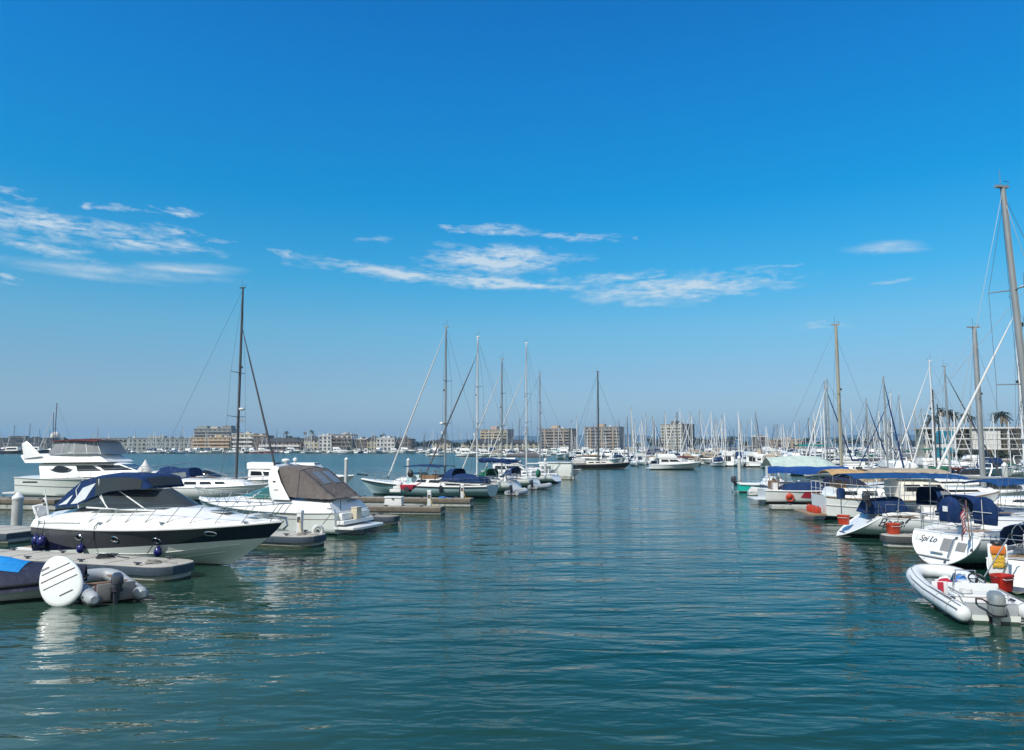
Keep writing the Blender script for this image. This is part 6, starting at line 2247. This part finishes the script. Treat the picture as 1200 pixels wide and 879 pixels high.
# long grey boom running aft over the bimini
a_ = world_of(locB, HB, (9.45, 0, zpix(563, 36.6)))
b_ = dp(1063, 36.9, zpix(556, 36.9))
la, lb_ = [sb.matrix_basis.inverted() @ v for v in (a_, b_)]
rzi = rot2
inv = Matrix.Rotation(-HB, 4, 'Z')
la, lb_ = inv @ (a_ - locB), inv @ (b_ - locB)
MB().tube([la, lb_], [.10, .085], 'mast_grey', 10).box(lb_, (.1, .16, .2), 'alu').build('boom', sb)
bucket('orange red bucket tied on the white scoop stern of the navy bimini sloop', world_of(locB, HB, (.30, -.15, .60)), 'orange_red', .95, R(-40))
fin = finger('finger_pier', 'low grey pier end with red bucket between the two lettered sloops', 1034, 641, R(175), 6.0, 1.1, .55, True, 'dock_concrete', 'bld_dark')
p = dp(1047, 33.7, .56)
bucket('orange red bucket standing on the low grey pier end in front of the script name', p, 'orange_red', .95, R(10))

# blue canvas and dodger of the boat behind
sn, hn, cn = sailboat('sloop', 'white sloop with navy spray hood and flat blue awning, behind the lettered transom', 'sailboat', 11.0, dp(1096, 33.6), R(3), B=3.5, H=13.0, mast='mast_white', cover=None, jib=None, boom=False, xm=6.8, hull='hull_grey', slope=.8, fb=1.05, rigk=dict(wires=False, crane=False), r=.001)
for ch in list(sn.children):
    if ch.name.startswith('mast'):
        for g_ in list(ch.children):
            bpy.data.objects.remove(g_)
        bpy.data.objects.remove(ch)
dodger(sn, 1.0, 3.0, 1.35, hn.sheer(.2) + .45, hn.sheer(.2) + 1.35, 'navy')
canvas_top(sn, 2.2, 5.2, 1.2, hn.sheer(.2) + 1.95, 'blue_canvas', posts=((2.3, 2.3), (5.0, 5.0)), zb=1.1, sag=.14)
mb = MB().ball((.6, -.6, 1.9), (.45, .3, .22), 'black')
mb.build('grill', sn)
MB().tube([(.6, -.6, 1.0), (.6, -.6, 1.75)], .03, 'black', 5).build('grill_post', sn)

# ------------------------------------------------------------------ tan bimini boat with red cans on its platform
HT = R(-6)
ST4 = gp(958, 609, 0)
st4, ht4 = powerboat('trawler', 'white aft cabin boat with tan awning and red cans on its swim platform', 'motor boat', 10.6, ST4 + rot2(.3, .4, HT), HT, B=3.6, kind='none', canvas=None, rails=False, fb=1.25, trim='teak') if False else (None, None)
t4 = thing('trawler', 'white aft cabin boat with tan awning and red cans on its swim platform', 'motor boat', ST4 + rot2(.4, 1.0, HT), HT)
h4 = Hull(10.6, 3.6, 1.45, 1.25, 1.7, .5, 'power', rake=1.2, sw=.84, tm=.35, p=2.3)
h4.build(t4, 'hull_white', 18, 8)
h4.deck(t4, 'white', .08)
h4.rub(t4, 'teak', .045)
MB().tube(h4.edge(.72, .012, 0, 0, .95, 16, -1), .03, 'offwhite', 5).build('hull_line', t4)
MB().box((-.55, 0, .34), (1.1, 3.2, .12), 'teak').build('swim_platform', t4, bevel=.02)
for yy in (-.7, 0, .7):
    MB().box((.05, yy, 1.08), (.06, .34, .28), 'dark_glass').box((.07, yy, 1.08), (.06, .42, .36), 'offwhite').build('stern_window', t4)
ac = Cabin(.5, 3.6, 1.2, 1.25, 1.35, 1.3, .55, .6, fr=.1, br=.2, bulge=.03)
ac.build(t4, 'white', 'aft_cabin')
for sd in (-1, 1):
    ac.win(t4, .15, .45, .3, .75, side=sd)
    ac.win(t4, .55, .85, .3, .75, side=sd)
dk = Cabin(4.4, 7.6, 1.35, 1.15, 1.25, 1.3, 1.1, 1.05, fr=.8, br=.0, bulge=.04)
dk.build(t4, 'cream', 'deckhouse')
for sd in (-1, 1):
    dk.win(t4, .08, .45, .45, .82, side=sd)
    dk.win(t4, .52, .92, .45, .82, side=sd)
dk.front(t4, .45, .88, .9, panes=3)
canvas_top(t4, .4, 2.6, 1.35, 2.85, 'tan_canvas', posts=((.5, .5), (1.5, 1.5), (2.5, 2.5)), zb=1.6, sag=.2, drop=.08, name='awning')
canvas_top(t4, 2.7, 7.2, 1.45, 2.95, 'sand_canvas', posts=((2.8, 2.8), (5.0, 5.0), (7.0, 7.0)), zb=1.6, sag=.15, drop=.05, name='awning')
rail(t4, [h4.S(lerp(0, .6, q / 6), 1, -1, -.08) for q in range(7)], .8, 8, mid=True, name='guard_rail', m='offwhite')
rail(t4, [h4.S(0, 1, -1, -.1), h4.S(0, 1, 1, -.1)], .8, 4, mid=True, name='stern_rail', m='offwhite')
for sd in (-1, 1):
    MB().box((1.2, sd * .5, 2.05), (.6, .5, .5), 'wood').build('deck_chair', t4, bevel=.03)
for lab, xx, yy in (('red fuel can on the trawler swim platform, nearest the rail', -.45, -1.1), ('second red fuel can at the middle of the trawler swim platform', -.5, -.45), ('red fuel can on the trawler swim platform, farthest from the rail', -.45, .15)):
    e = thing('fuel_can', lab, 'fuel can', world_of(t4.location, HT, (xx, yy, .40)), HT + R(20), 'red cans on the swim platform')
    MB().box((0, 0, .18), (.36, .42, .36), 'orange_red').build('can', e, bevel=.06)
    MB().tube([(-.10, -.13, .35), (-.10, -.13, .44), (-.10, .13, .44), (-.10, .13, .35)], .025, 'orange_red', 6).lathe([(.05, .35), (.05, .42)], 'black', 8, (.12, 0, 0)).build('handle', e)

# ------------------------------------------------------------------ black striped boat with dark covers
HBk = R(-6)
P5 = gp(893, 590, 0)
b5 = thing('launch', 'long white launch with black sheer stripe and red side cover behind the tan awning boat', 'motor boat', P5 + rot2(.2, 1.0, HBk), HBk)
h5 = Hull(10.5, 3.2, 1.05, 1.05, 1.45, .45, 'power', rake=1.0, sw=.85, tm=.35, p=2.3)
h5.build(b5, 'hull_black_stripe', 18, 9)
h5.deck(b5, 'offwhite', .05)
h5.rub(b5, 'white', .05)
MB().box((-.4, 0, .34), (.9, 2.7, .1), 'offwhite').build('swim_platform', b5, bevel=.02)
cc = Cabin(1.4, 4.6, 1.05, 1.1, 1.0, 1.05, .45, .55, fr=.5, br=.6, bulge=.08)
cc.build(b5, 'navy', 'cockpit_cover')
cc = Cabin(5.0, 8.2, 1.2, .8, 1.05, 1.15, .95, .7, fr=.9, br=.1, bulge=.08)
cc.build(b5, 'dark_cover', 'boat_cover')
h5.patch(b5, 'bow_cover', 'magenta_red', ((2.6, .50), (4.1, .45), (4.1, .98), (2.9, .94)), -1, .03)
e = thing('life_ring', 'red buoy hanging on the white side of the black striped launch', 'buoy', world_of(b5.location, HBk, (1.75, -1.60, .62)), HBk)
MB().ball((0, 0, 0), (.2, .16, .24), 'orange_red', 12, 8).tube([(0, 0, .2), (0, .05, .55)], .012, 'rope', 5).build('ball', e)
MB().tube([(.02 + .27 * math.cos(a), -.02, -.12 + .27 * math.sin(a)) for a in [k_ * math.pi / 8 for k_ in range(16)]], .06, 'orange_red', 8, closed=True).build('ring', e)
mb = MB()
for k_ in range(5):
    mb.tube([(.6 + .35 * k_, -.9 + .3 * k_, 1.0), (.4 + .4 * k_, -.8 + .3 * k_, 2.2 + .2 * math.sin(k_ * 2))], .025, 'wood', 5)
mb.build('fishing_rod', b5)
MB().box((1.0, .3, 1.35), (.6, 1.0, .7), 'wood').box((.9, -.6, 1.3), (.4, .4, .6), 'offwhite').build('bait_box', b5, bevel=.02)
o = finger('finger_pier', 'pale low pier beside the black striped launch', 903, 597, R(174), 7.5, .9, .32, False, 'dock_concrete', 'dock_float')

# boat under royal blue and mint tarps with grey mast
HM = R(-4)
PM = by_mast(988, 62.6, 6.5, R(-4))
b6, h6, c6 = sailboat('sloop', 'sloop under mint green tent and royal blue side tarp with tall grey green mast', 'sailboat', 11.0, PM, HM, H=zpix(381, 62.6), mast='mast_tan', cover=None, jib=None, boom=False, xm=6.5, hull='hull_navy', fb=1.25, r=.15,
                        rigk=dict(wires=True, lean=.0, bow=(10.6, 0, 1.6), heel=0, thin=.8), spread=((.55, .7),), lines=False)
h0 = zpix(534, 63)
rows = []
for i in range(9):
    u = i / 8
    x_ = lerp(.3, 6.2, u)
    rz_ = h0 - .15 * abs(2 * u - 1) - (.9 * max(0, u - .8) / .2 if u > .8 else 0)
    w_ = 1.75
    rows.append([(x_, -w_, 2.75 + .05 * math.sin(i * 2)), (x_, -w_ * .5, lerp(2.75, rz_, .62)), (x_, 0, rz_), (x_, w_ * .5, lerp(2.75, rz_, .62)), (x_, w_, 2.75)])
MB().slab(rows, .02, 'mint_tarp').build('tent', b6, smooth=30)
rows = []
for i in range(9):
    u = i / 8
    x_ = lerp(-.1, 6.4, u)
    rows.append([(x_, -1.80, 2.78 + .04 * math.sin(i * 2.2)), (x_, -1.88 + .05 * math.sin(i * 1.7), 2.55), (x_, -1.86, 2.2 + .08 * math.sin(i * 1.3))])
MB().slab(rows, .015, 'royal_tarp').build('side_tarp', b6, smooth=50)
MB().lathe([(.26, -.5), (.30, 0), (.26, .5), (.1, .6)], 'navy', 10, (6.5, 0, 2.2)).build('mast_cover', b6)
MB().box((4.4, -1.0, 2.75), (.9, .5, .5), 'green_canvas').build('tent_window', b6, bevel=.02)

# teal skiff
PT = gp(866, 577, 0)
t7 = thing('skiff', 'bright teal hulled skiff with white deck and outboard, outermost of the right row', 'motor boat', PT + rot2(.0, .8, R(-4)), R(-4))
h7 = Hull(6.6, 2.3, .82, .80, 1.12, .35, 'power', rake=1.0, sw=.88, tm=.35, p=2.3)
h7.build(t7, 'hull_teal', 18, 8)
h7.deck(t7, 'white', .06)
MB().tube(h7.edge(1, .01, -.03, side=-1), .075, 'white', 6).tube(h7.edge(1, .01, -.03, side=1), .075, 'white', 6).build('gunwale', t7)
cc = Cabin(2.4, 4.6, .85, .6, .75, .85, .75, .6, fr=.7, br=.5, bulge=.1)
cc.build(t7, 'white', 'cuddy')
for sd in (-1, 1):
    cc.win(t7, .3, .8, .45, .8, m='smoke_glass', side=sd)
outboard(t7, (-.25, 0, .55), 0, 'engine_dark', 1.1)
e = thing('upturned_tender', 'small white covered tender floating in front of the teal skiff', 'dinghy', gp(877, 581, 0), R(-8))
hq = Hull(2.9, 1.3, .42, .40, .5, .2, 'power', rake=.4, sw=.8, tm=.4, p=2.2)
hq.build(e, 'hull_plain', 12, 6)
cq = Cabin(.05, 2.6, .6, .35, .36, .42, .42, .2, fr=.6, br=.3, bulge=.15)
cq.build(e, 'sailcloth', 'cover')

# ------------------------------------------------------------------ piles on the right
for lab, px, pyb, pyt, r_ in (('white capped pile behind the blue bimini, left of the panelled building foot', 1087, 588, 541, .20), ('white capped pile near the right edge, below the white building', 1180, 590, 542, .21),
                              ('concrete pile with round cap behind the teal skiff', 867, 570, 534, .19), ('twin topped white pile behind the black striped launch', 901, 573, 536, .30),
                              ('white capped pile just left of the mint green tent', 913, 571, 538, .16)):
    pile(lab, px, pyb, pyt, r_, 'white capped piles on the right')
finger('walkway', 'long pale dock running behind the navy bimini sloop', 1040, 575, R(170), 40, 1.8, .5, False)

# ------------------------------------------------------------------ boats farther back on the right
def far_right(*a, **k_):
    return sailboat(*a, detail=False, lines=False, pulpit=False, **k_)


far_right('sloop', 'white sloop with stout grey mast and dark triangular cover at the mast foot', 'sailboat', 10.5, by_mast(1154, 57, 6.9, R(-4)), R(-4), H=zpix(384, 57), mast='mast_grey', cover=None, jib=None, boom=False, xm=6.9, r=.20, hull='hull_plain', rigk=dict(wires=True, bow=(9.8, 0, 1.4), thin=.8), spread=((.55, .8),))
far_right('sloop', 'sloop with slender mast and long dark furled headsail crossing the white building', 'sailboat', 10.0, by_mast(1115, 71, 4.9, R(-4)), R(-4), H=zpix(430, 71), mast='mast_grey', cover='green_canvas', jib='mast_dark', boom=True, xm=4.9, hull='hull_plain', rigk=dict(jibtop=.95, thin=.8), spread=((.5, .8),))
far_right('sloop', 'white sloop with pale mast left of the blue panel and pale headsail running left', 'sailboat', 10.5, by_mast(1097, 81, 5.5, R(176)), R(176), H=zpix(423, 81), mast='mast_white', cover=None, jib='sailcloth', boom=False, xm=5.5, hull='hull_plain', rigk=dict(jibtop=.95, thin=.8), spread=((.55, .8),))
far_right('sloop', 'white sloop whose pale furled headsail slants across the white building to its tall mast', 'sailboat', 11.0, by_mast(1205, 46, 5.2, R(176)), R(176), H=zpix(352, 46), mast='mast_white', cover=None, jib='sailcloth', boom=False, xm=5.2, hull='hull_plain', jib_r=.085, r=.07, rigk=dict(jibtop=.93, thin=.8, bow=(11.2, 0, 1.5)), spread=((.42, .9),))
far_right('sloop', 'low white sloop hull with long cabin window behind the blue bimini', 'sailboat', 9.5, dp(1075, 48), R(2), H=11, mast='mast_white', cover=None, jib=None, boom=False, xm=11.5, hull='hull_plain', rigk=dict(wires=False, crane=False), r=.07, fb=1.1) if False else None
powerboat('day_cruiser', 'white cruiser with single dark window strip under the slanting headsail', 'motor boat', 8.0, dp(1112, 58), R(-3), kind='express', canvas=None, detail=False, rails=True, arch=False, fb=1.15)
powerboat('day_cruiser', 'white day boat left of the capped pile, behind the navy bimini', 'motor boat', 7.5, dp(1000, 72), R(-3), kind='express', canvas='sand_canvas', detail=False, arch=True)
powerboat('day_cruiser', 'white flybridge boat between the mint green tent and the blue panel', 'motor boat', 9.0, dp(1022, 88), R(-3), kind='fly', canvas=None, detail=False)
powerboat('day_cruiser', 'white flybridge boat with dark green canvas below the blue panel', 'motor boat', 9.5, dp(1066, 97), R(-3), kind='fly', canvas='green_canvas', detail=False)
far_right('sloop', 'sloop with navy furled headsail slanting right, behind the mint green tent', 'sailboat', 9.5, by_mast(1048, 104, 4.3, R(177)), R(177), H=zpix(462, 104), mast='mast_white', cover=None, jib='navy', boom=False, xm=4.3, hull='hull_plain', rigk=dict(jibtop=.95, thin=1.0), spread=((.5, .8),))
far_right('sloop', 'white sloop with brown mast foot cover near the right pile', 'sailboat', 9.5, dp(1152, 68), R(-4), H=8.0, mast='mast_dark', cover='wood', jib=None, boom=True, xm=4.0, hull='hull_dark', rigk=dict(wires=False, crane=False, boom=-3.0, boomz=.9, cover_h=.6), r=.05)
# ================================================================== FAR MARINA
def low_sail(name, L, hullm, cover, jibm, mastm, H, wires=False):
    t = thing(name, '', 'sailboat')
    B = L * .3
    hl = Hull(L, B, .10 * L, .095 * L, .13 * L, .3, 'sail', rake=.11 * L, sw=.7, tm=.42, p=2.0, ks=.02, kb=-.1, q=1.0)
    hl.build(t, hullm, 9, 4)
    hl.deck(t, 'white', nt=6)
    cb = Cabin(.28 * L, .74 * L, B * .33, B * .2, hl.sheer(.3) - .05, hl.sheer(.74) - .05, .06 * L, .035 * L, fr=.8, br=.05)
    cb.build(t, 'white', nu=3)
    for sd in (-1, 1):
        cb.win(t, .12, .72, .35, .72, side=sd, n=2)
    xm = .56 * L
    rig(t, xm, hl.sheer(.5), H, L, m=mastm, r=.11, spread=((.45, .9),), bow=(.95 * L, 0, hl.sheer(.95)), jib=jibm, jib_r=.10, jibtop=.95, boom=xm - .14 * L, boomz=1.1, cover=cover, cover_h=.45, chain=B * .4,
        wires=wires, crane=False, thin=1.8)
    if wires is False:
        MB().tube([(.1, 0, hl.sheer(0)), (xm, 0, H)], .02, 'wire', 3).build('backstay', t)
    return t


FAR = {}
for key, a in {
    'sa': ('white sloop', 9.5, 'hull_plain', 'navy', 'sailcloth', 'mast_white', 13.0),
    'sb': ('white sloop', 10.5, 'hull_white_blue', 'sailcloth', 'sailcloth', 'mast_grey', 14.5),
    'sc': ('white sloop', 9.0, 'hull_plain', 'green_canvas', 'sailcloth', 'mast_white', 12.0),
    'sd': ('navy-hulled sloop', 11.0, 'hull_navy', 'sand_canvas', 'sailcloth', 'mast_tan', 15.0),
    'se': ('white sloop', 9.8, 'hull_plain', 'grey_canvas', 'navy', 'mast_grey', 13.5),
    'sf': ('dark-hulled sloop', 10.0, 'hull_dark', 'burgundy', 'sailcloth', 'mast_dark', 13.5),
}.items():
    FAR[key] = [None, a]
COVN = {'navy': 'navy', 'sailcloth': 'pale', 'green_canvas': 'green', 'sand_canvas': 'tan', 'grey_canvas': 'grey', 'burgundy': 'maroon'}
for key, kd, cvs, dsc in (('pa', 'fly', 'navy', 'white flybridge cruiser with navy canvas'), ('pb', 'fly', None, 'white flybridge cruiser with open bridge'), ('pc', 'express', 'sand_canvas', 'white express boat with tan canvas'),
                          ('pd', 'express', 'navy', 'white express boat with navy canvas'), ('pe', 'fly', 'sand_canvas', 'white flybridge cruiser with tan canvas'), ('pf', 'express', None, 'white open express boat')):
    FAR[key] = [None, (kd, cvs, dsc)]
PENDING = []        # (root, base label, px, Y, place)


def place_name(px, Y):
    for x0_, x1_, nm in ((-200, 60, 'at the far left edge'), (60, 150, 'behind the flybridge yacht'), (150, 228, 'behind the navy covered cruiser'), (228, 272, 'below the grey green tower'), (272, 303, 'below the cream apartments'), (303, 352, 'below the pink hotel'),
                         (352, 390, 'below the white hotel wing'), (390, 432, 'below the balconied hotel'), (432, 466, 'below the white box building'), (466, 506, 'below the dark flat building'), (506, 560, 'left of the tan tower'),
                         (560, 605, 'below the leftmost tan tower'), (605, 632, 'between the first two towers'), (632, 680, 'below the grey brown tower'), (680, 736, 'beyond the dark ketch'), (736, 774, 'left of the pale tower'), (774, 816, 'below the pale tower'),
                         (816, 850, 'right of the pale tower'), (850, 890, 'beyond the teal skiff'), (890, 940, 'beyond the striped launch'), (940, 990, 'beyond the mint green tent'), (990, 1040, 'beyond the tan awning'), (1040, 1086, 'left of the white building'), (1086, 1300, 'before the white building')):
        if x0_ <= px < x1_:
            return nm
    return 'in the far marina'


def far_boat(key, px, Y, rz, s=1.0, row='', H=None, group='boats in the far marina'):
    loc = dp(px, Y)
    slot = FAR[key]
    if key[0] == 's':
        dsc = slot[1][0] + ' with ' + COVN[slot[1][3]] + ' sail cover'
        cat = 'sailboat'
    else:
        dsc = slot[1][2]
        cat = 'motor boat'
    if slot[0] is None:
        if key[0] == 's':
            a = slot[1]
            t = low_sail('moored_sloop', *a[1:])
        else:
            t, _ = powerboat('moored_cruiser', '', 'motor boat', 10.0, (0, 0, 0), 0, kind=slot[1][0], canvas=slot[1][1], detail=False, rails=False, fb=1.15, arch=True)
        slot[0] = t
        t.location = loc
        t.rotation_euler = (0, 0, rz)
        t.scale = (s,) * 3
        t['group'] = group
    else:
        t = dup(slot[0], loc, rz, group=group, scale=s)
    t['category'] = cat
    PENDING.append((t, dsc, px, Y, row, place_name(px, Y)))
    return t


# the dark ketch and the long low motor boat, in front
pk = gp(663, 549.5, 0)
dkb, _h, _c = sailboat('yacht', 'long dark hulled sailing yacht with tall dark mast alone in mid channel', 'sailboat', 12.6, pk, R(2), B=3.2, hull='hull_dark', H=zpix(436, 144), mast='mast_dark', cover='wood', jib=None, boom=True, xm=6.4, fb=.92, cabin='cream',
                       lines=False, r=.16, rigk=dict(thin=2.0, spread=((.55, .9),), crane=True, bow=(12.4, 0, 1.3), boomz=.9), deckm='wood')
MB().box((2.6, 0, 1.6), (2.2, 1.5, .9), 'offwhite').build('deckhouse', dkb, bevel=.1)
tm_, hm_ = powerboat('motor_yacht', 'long low white motor yacht in front of the pale tower', 'motor boat', 9.5, gp(762, 550.5, 0), R(0), kind='fly', canvas='sand_canvas', rails=True, fb=1.05)

rnd = random.Random(21)
SK = ['sa', 'sb', 'sc', 'sd', 'se', 'sa', 'sb', 'sc', 'sf', 'sb']
PK = ['pa', 'pb', 'pc', 'pd', 'pe', 'pf', 'pb', 'pf', 'pb']
# front rows of the far marina, right of centre
for row, Y, x0_, x1_, step, psail in (('front row', 158, 738, 900, 10.5, .22), ('second row', 180, 724, 930, 10, .35), ('third row', 205, 700, 960, 11, .42), ('middle rows', 240, 655, 1010, 10, .5), ('back rows', 290, 600, 1080, 10, .58),
                                     ('rearmost row', 350, 575, 1090, 10, .62), ('far bank', 450, 565, 1085, 10, .75)):
    x = x0_
    while x < x1_:
        if Y < 170 and x < 900 and 750 < x < 822:
            x += step
            continue
        key = rnd.choice(SK) if rnd.random() < psail else rnd.choice(PK)
        head = rnd.choice((R(0), R(180), R(90), R(-90), R(-90), R(-90), R(75)))
        s_ = rnd.uniform(.62, .95) if Y < 230 else rnd.uniform(.8, 1.15)
        if key[0] == 'p':
            s_ *= 1.05
        far_boat(key, x + rnd.uniform(-4, 4), Y + rnd.uniform(-9, 9), head + rnd.uniform(-.15, .15), s_, row)
        x += step * rnd.uniform(.75, 1.25)
# tall individual masts seen in the photograph (px, top py, distance, kind)
for px, pyt, Y, key, row in ((793, 487, 200, 'sb', 'lofty mast'), (798, 479, 185, 'sa', 'tallest mast'), (812, 488, 205, 'sc', 'tall mast'), (835, 482, 190, 'sa', 'tall mast'), (847, 486, 196, 'sb', 'tall mast'), (851, 485, 215, 'sa', 'twinned masts'),
                             (873, 508, 260, 'sc', 'short mast'), (898, 500, 200, 'sa', 'tall mast'), (911, 497, 190, 'sb', 'tall mast'), (917, 499, 205, 'sa', 'tall mast'), (933, 495, 180, 'sa', 'tall mast'), (964, 482, 150, 'sa', 'tall mast'),
                             (970, 446, 112, 'se', 'lofty mast'), (974, 444, 104, 'sb', 'tallest mast'), (1012, 495, 190, 'sc', 'tall mast'), (1025, 497, 210, 'sa', 'tall mast'), (1036, 490, 170, 'sb', 'tall mast'), (1042, 495, 190, 'sa', 'tall mast'),
                             (1062, 492, 170, 'se', 'tall mast'), (957, 500, 200, 'sb', 'tall mast'), (1000, 480, 140, 'sa', 'tall mast'), (1018, 484, 150, 'se', 'tall mast'), (945, 503, 220, 'sa', 'tall mast')):
    a = FAR[key][1]
    Hm = zpix(pyt, Y)
    s_ = Hm / a[6]
    rz = rnd.choice((R(0), R(180)))
    q = dp(px, Y)
    off = .56 * a[1] * s_ * math.cos(rz)
    far_boat(key, 600 + (q.x - off) * FPX / Y / 1.0 * math.cos(PITCH) if False else px - off * FPX / Y, Y, rz, s_, row)
# slip of boats behind the left row seen through the sailboats, and the far left shore
for Y, x0_, x1_, step, psail, row in ((300, 520, 640, 20, .4, 'mid distance'), (425, -10, 560, 9, .35, 'far quay'), (437, -15, 560, 8, .55, 'quay wall'), (415, 120, 240, 12, .6, 'outer pontoon')):
    x = x0_
    while x < x1_:
        key = rnd.choice(SK) if rnd.random() < psail else rnd.choice(PK)
        head = rnd.choice((R(0), R(180), R(90), R(-90)))
        far_boat(key, x, Y + rnd.uniform(-5, 5), head + rnd.uniform(-.2, .2), rnd.uniform(.75, 1.1), row, group='boats along the far shore')
        x += step * rnd.uniform(.7, 1.3)
for px, pyt in ((10, 499), (29, 498), (48, 496), (88, 472)):
    a = FAR['sf'][1]
    far_boat('sf', px, 405, R(180), zpix(pyt, 405) / a[6], 'lofty mast', group='boats along the far shore')
for Y, x0_, x1_, step, psail, row in ((86, 1010, 1200, 25, .4, 'nearer slips'), (110, 985, 1205, 17, .45, 'inner slips'), (138, 965, 1205, 13, .5, 'outer slips')):
    x = x0_
    while x < x1_:
        key = rnd.choice(SK) if rnd.random() < psail else rnd.choice(PK)
        head = rnd.choice((R(-90), R(90), R(-4), R(176)))
        far_boat(key, x + rnd.uniform(-4, 4), Y + rnd.uniform(-4, 4), head + rnd.uniform(-.1, .1), rnd.uniform(.6, .9), row)
        x += step * rnd.uniform(.8, 1.2)
# big dark workboats at the far left
for lab, px in (('long dark workboat with low cabin at the far left shore', 2), ('dark red workboat with pale upper deck left of the flybridge yacht', 27)):
    t = thing('workboat', lab, 'boat', dp(px, 395), R(3))
    hl = Hull(13, 4, 1.8, 1.6, 2.4, .5, 'power', rake=1.2, sw=.85)
    hl.build(t, 'hull_dark', 12, 6)
    hl.deck(t, 'offwhite')
    cb = Cabin(2.5, 9, 1.6, 1.4, 1.6, 1.7, 2.0, 2.0, fr=.5, br=.1)
    cb.build(t, 'cream', 'deckhouse')
    for sd in (-1, 1):
        cb.win(t, .1, .9, .35, .8, side=sd)

# teal awning among the masts at right centre
t = thing('awning', 'long flat teal green awning among the masts right of centre', 'canopy', dp(934, 135), R(-4))
canvas_top(t, 0, 5.8, 1.6, zpix(522, 135), 'teal_canvas', posts=((.3, .3), (2.9, 2.9), (5.5, 5.5)), zb=0.3, sag=.2, name='canopy')
MB().box((2.9, 0, .2), (6.2, 3.4, .5), 'dock_float').build('float', t)

# ------------------------------------------------------------------ labels that single each far boat out
ORD = ['first', 'second', 'third', 'fourth', 'fifth', 'sixth', 'seventh', 'eighth', 'ninth', 'tenth', 'eleventh', 'twelfth', 'thirteenth', 'fourteenth', 'fifteenth', 'sixteenth', 'seventeenth',
       'eighteenth', 'nineteenth', 'twentieth', 'twenty-first', 'twenty-second', 'twenty-third', 'twenty-fourth', 'twenty-fifth', 'twenty-sixth', 'twenty-seventh', 'twenty-eighth']
groups = {}
for e in PENDING:
    groups.setdefault((e[1], e[4], e[5]), []).append(e)
for (dsc, row, plc), es in groups.items():
    es.sort(key=lambda q: q[2])
    for i, e in enumerate(es):
        lb = f'{dsc}, {row}, {plc}'
        if len(es) > 1:
            lb = f'{ORD[min(i, 11)]} from left, {dsc}, {row}, {plc}'
        e[0]['label'] = lb
same = {}
for o in THINGS:
    try:
        same.setdefault(o['label'], []).append(o)
    except ReferenceError:
        pass
for lb, os_ in same.items():
    if len(os_) > 1:
        os_.sort(key=lambda q: q.location.x / q.location.y)
        for i, o in enumerate(os_):
            o['label'] = f'{ORD[i]} from left, {lb}'
dupl = {}
for o in THINGS:
    try:
        dupl.setdefault(o['label'], []).append(o.name)
    except ReferenceError:
        pass
for k_, v_ in dupl.items():
    if len(v_) > 1:
        print('DUP LABEL', len(v_), k_)
    if not 4 <= len(k_.split()) <= 16:
        print('LABEL LENGTH', len(k_.split()), k_)
print('THINGS', len(THINGS), 'OBJECTS', len(sc.objects))
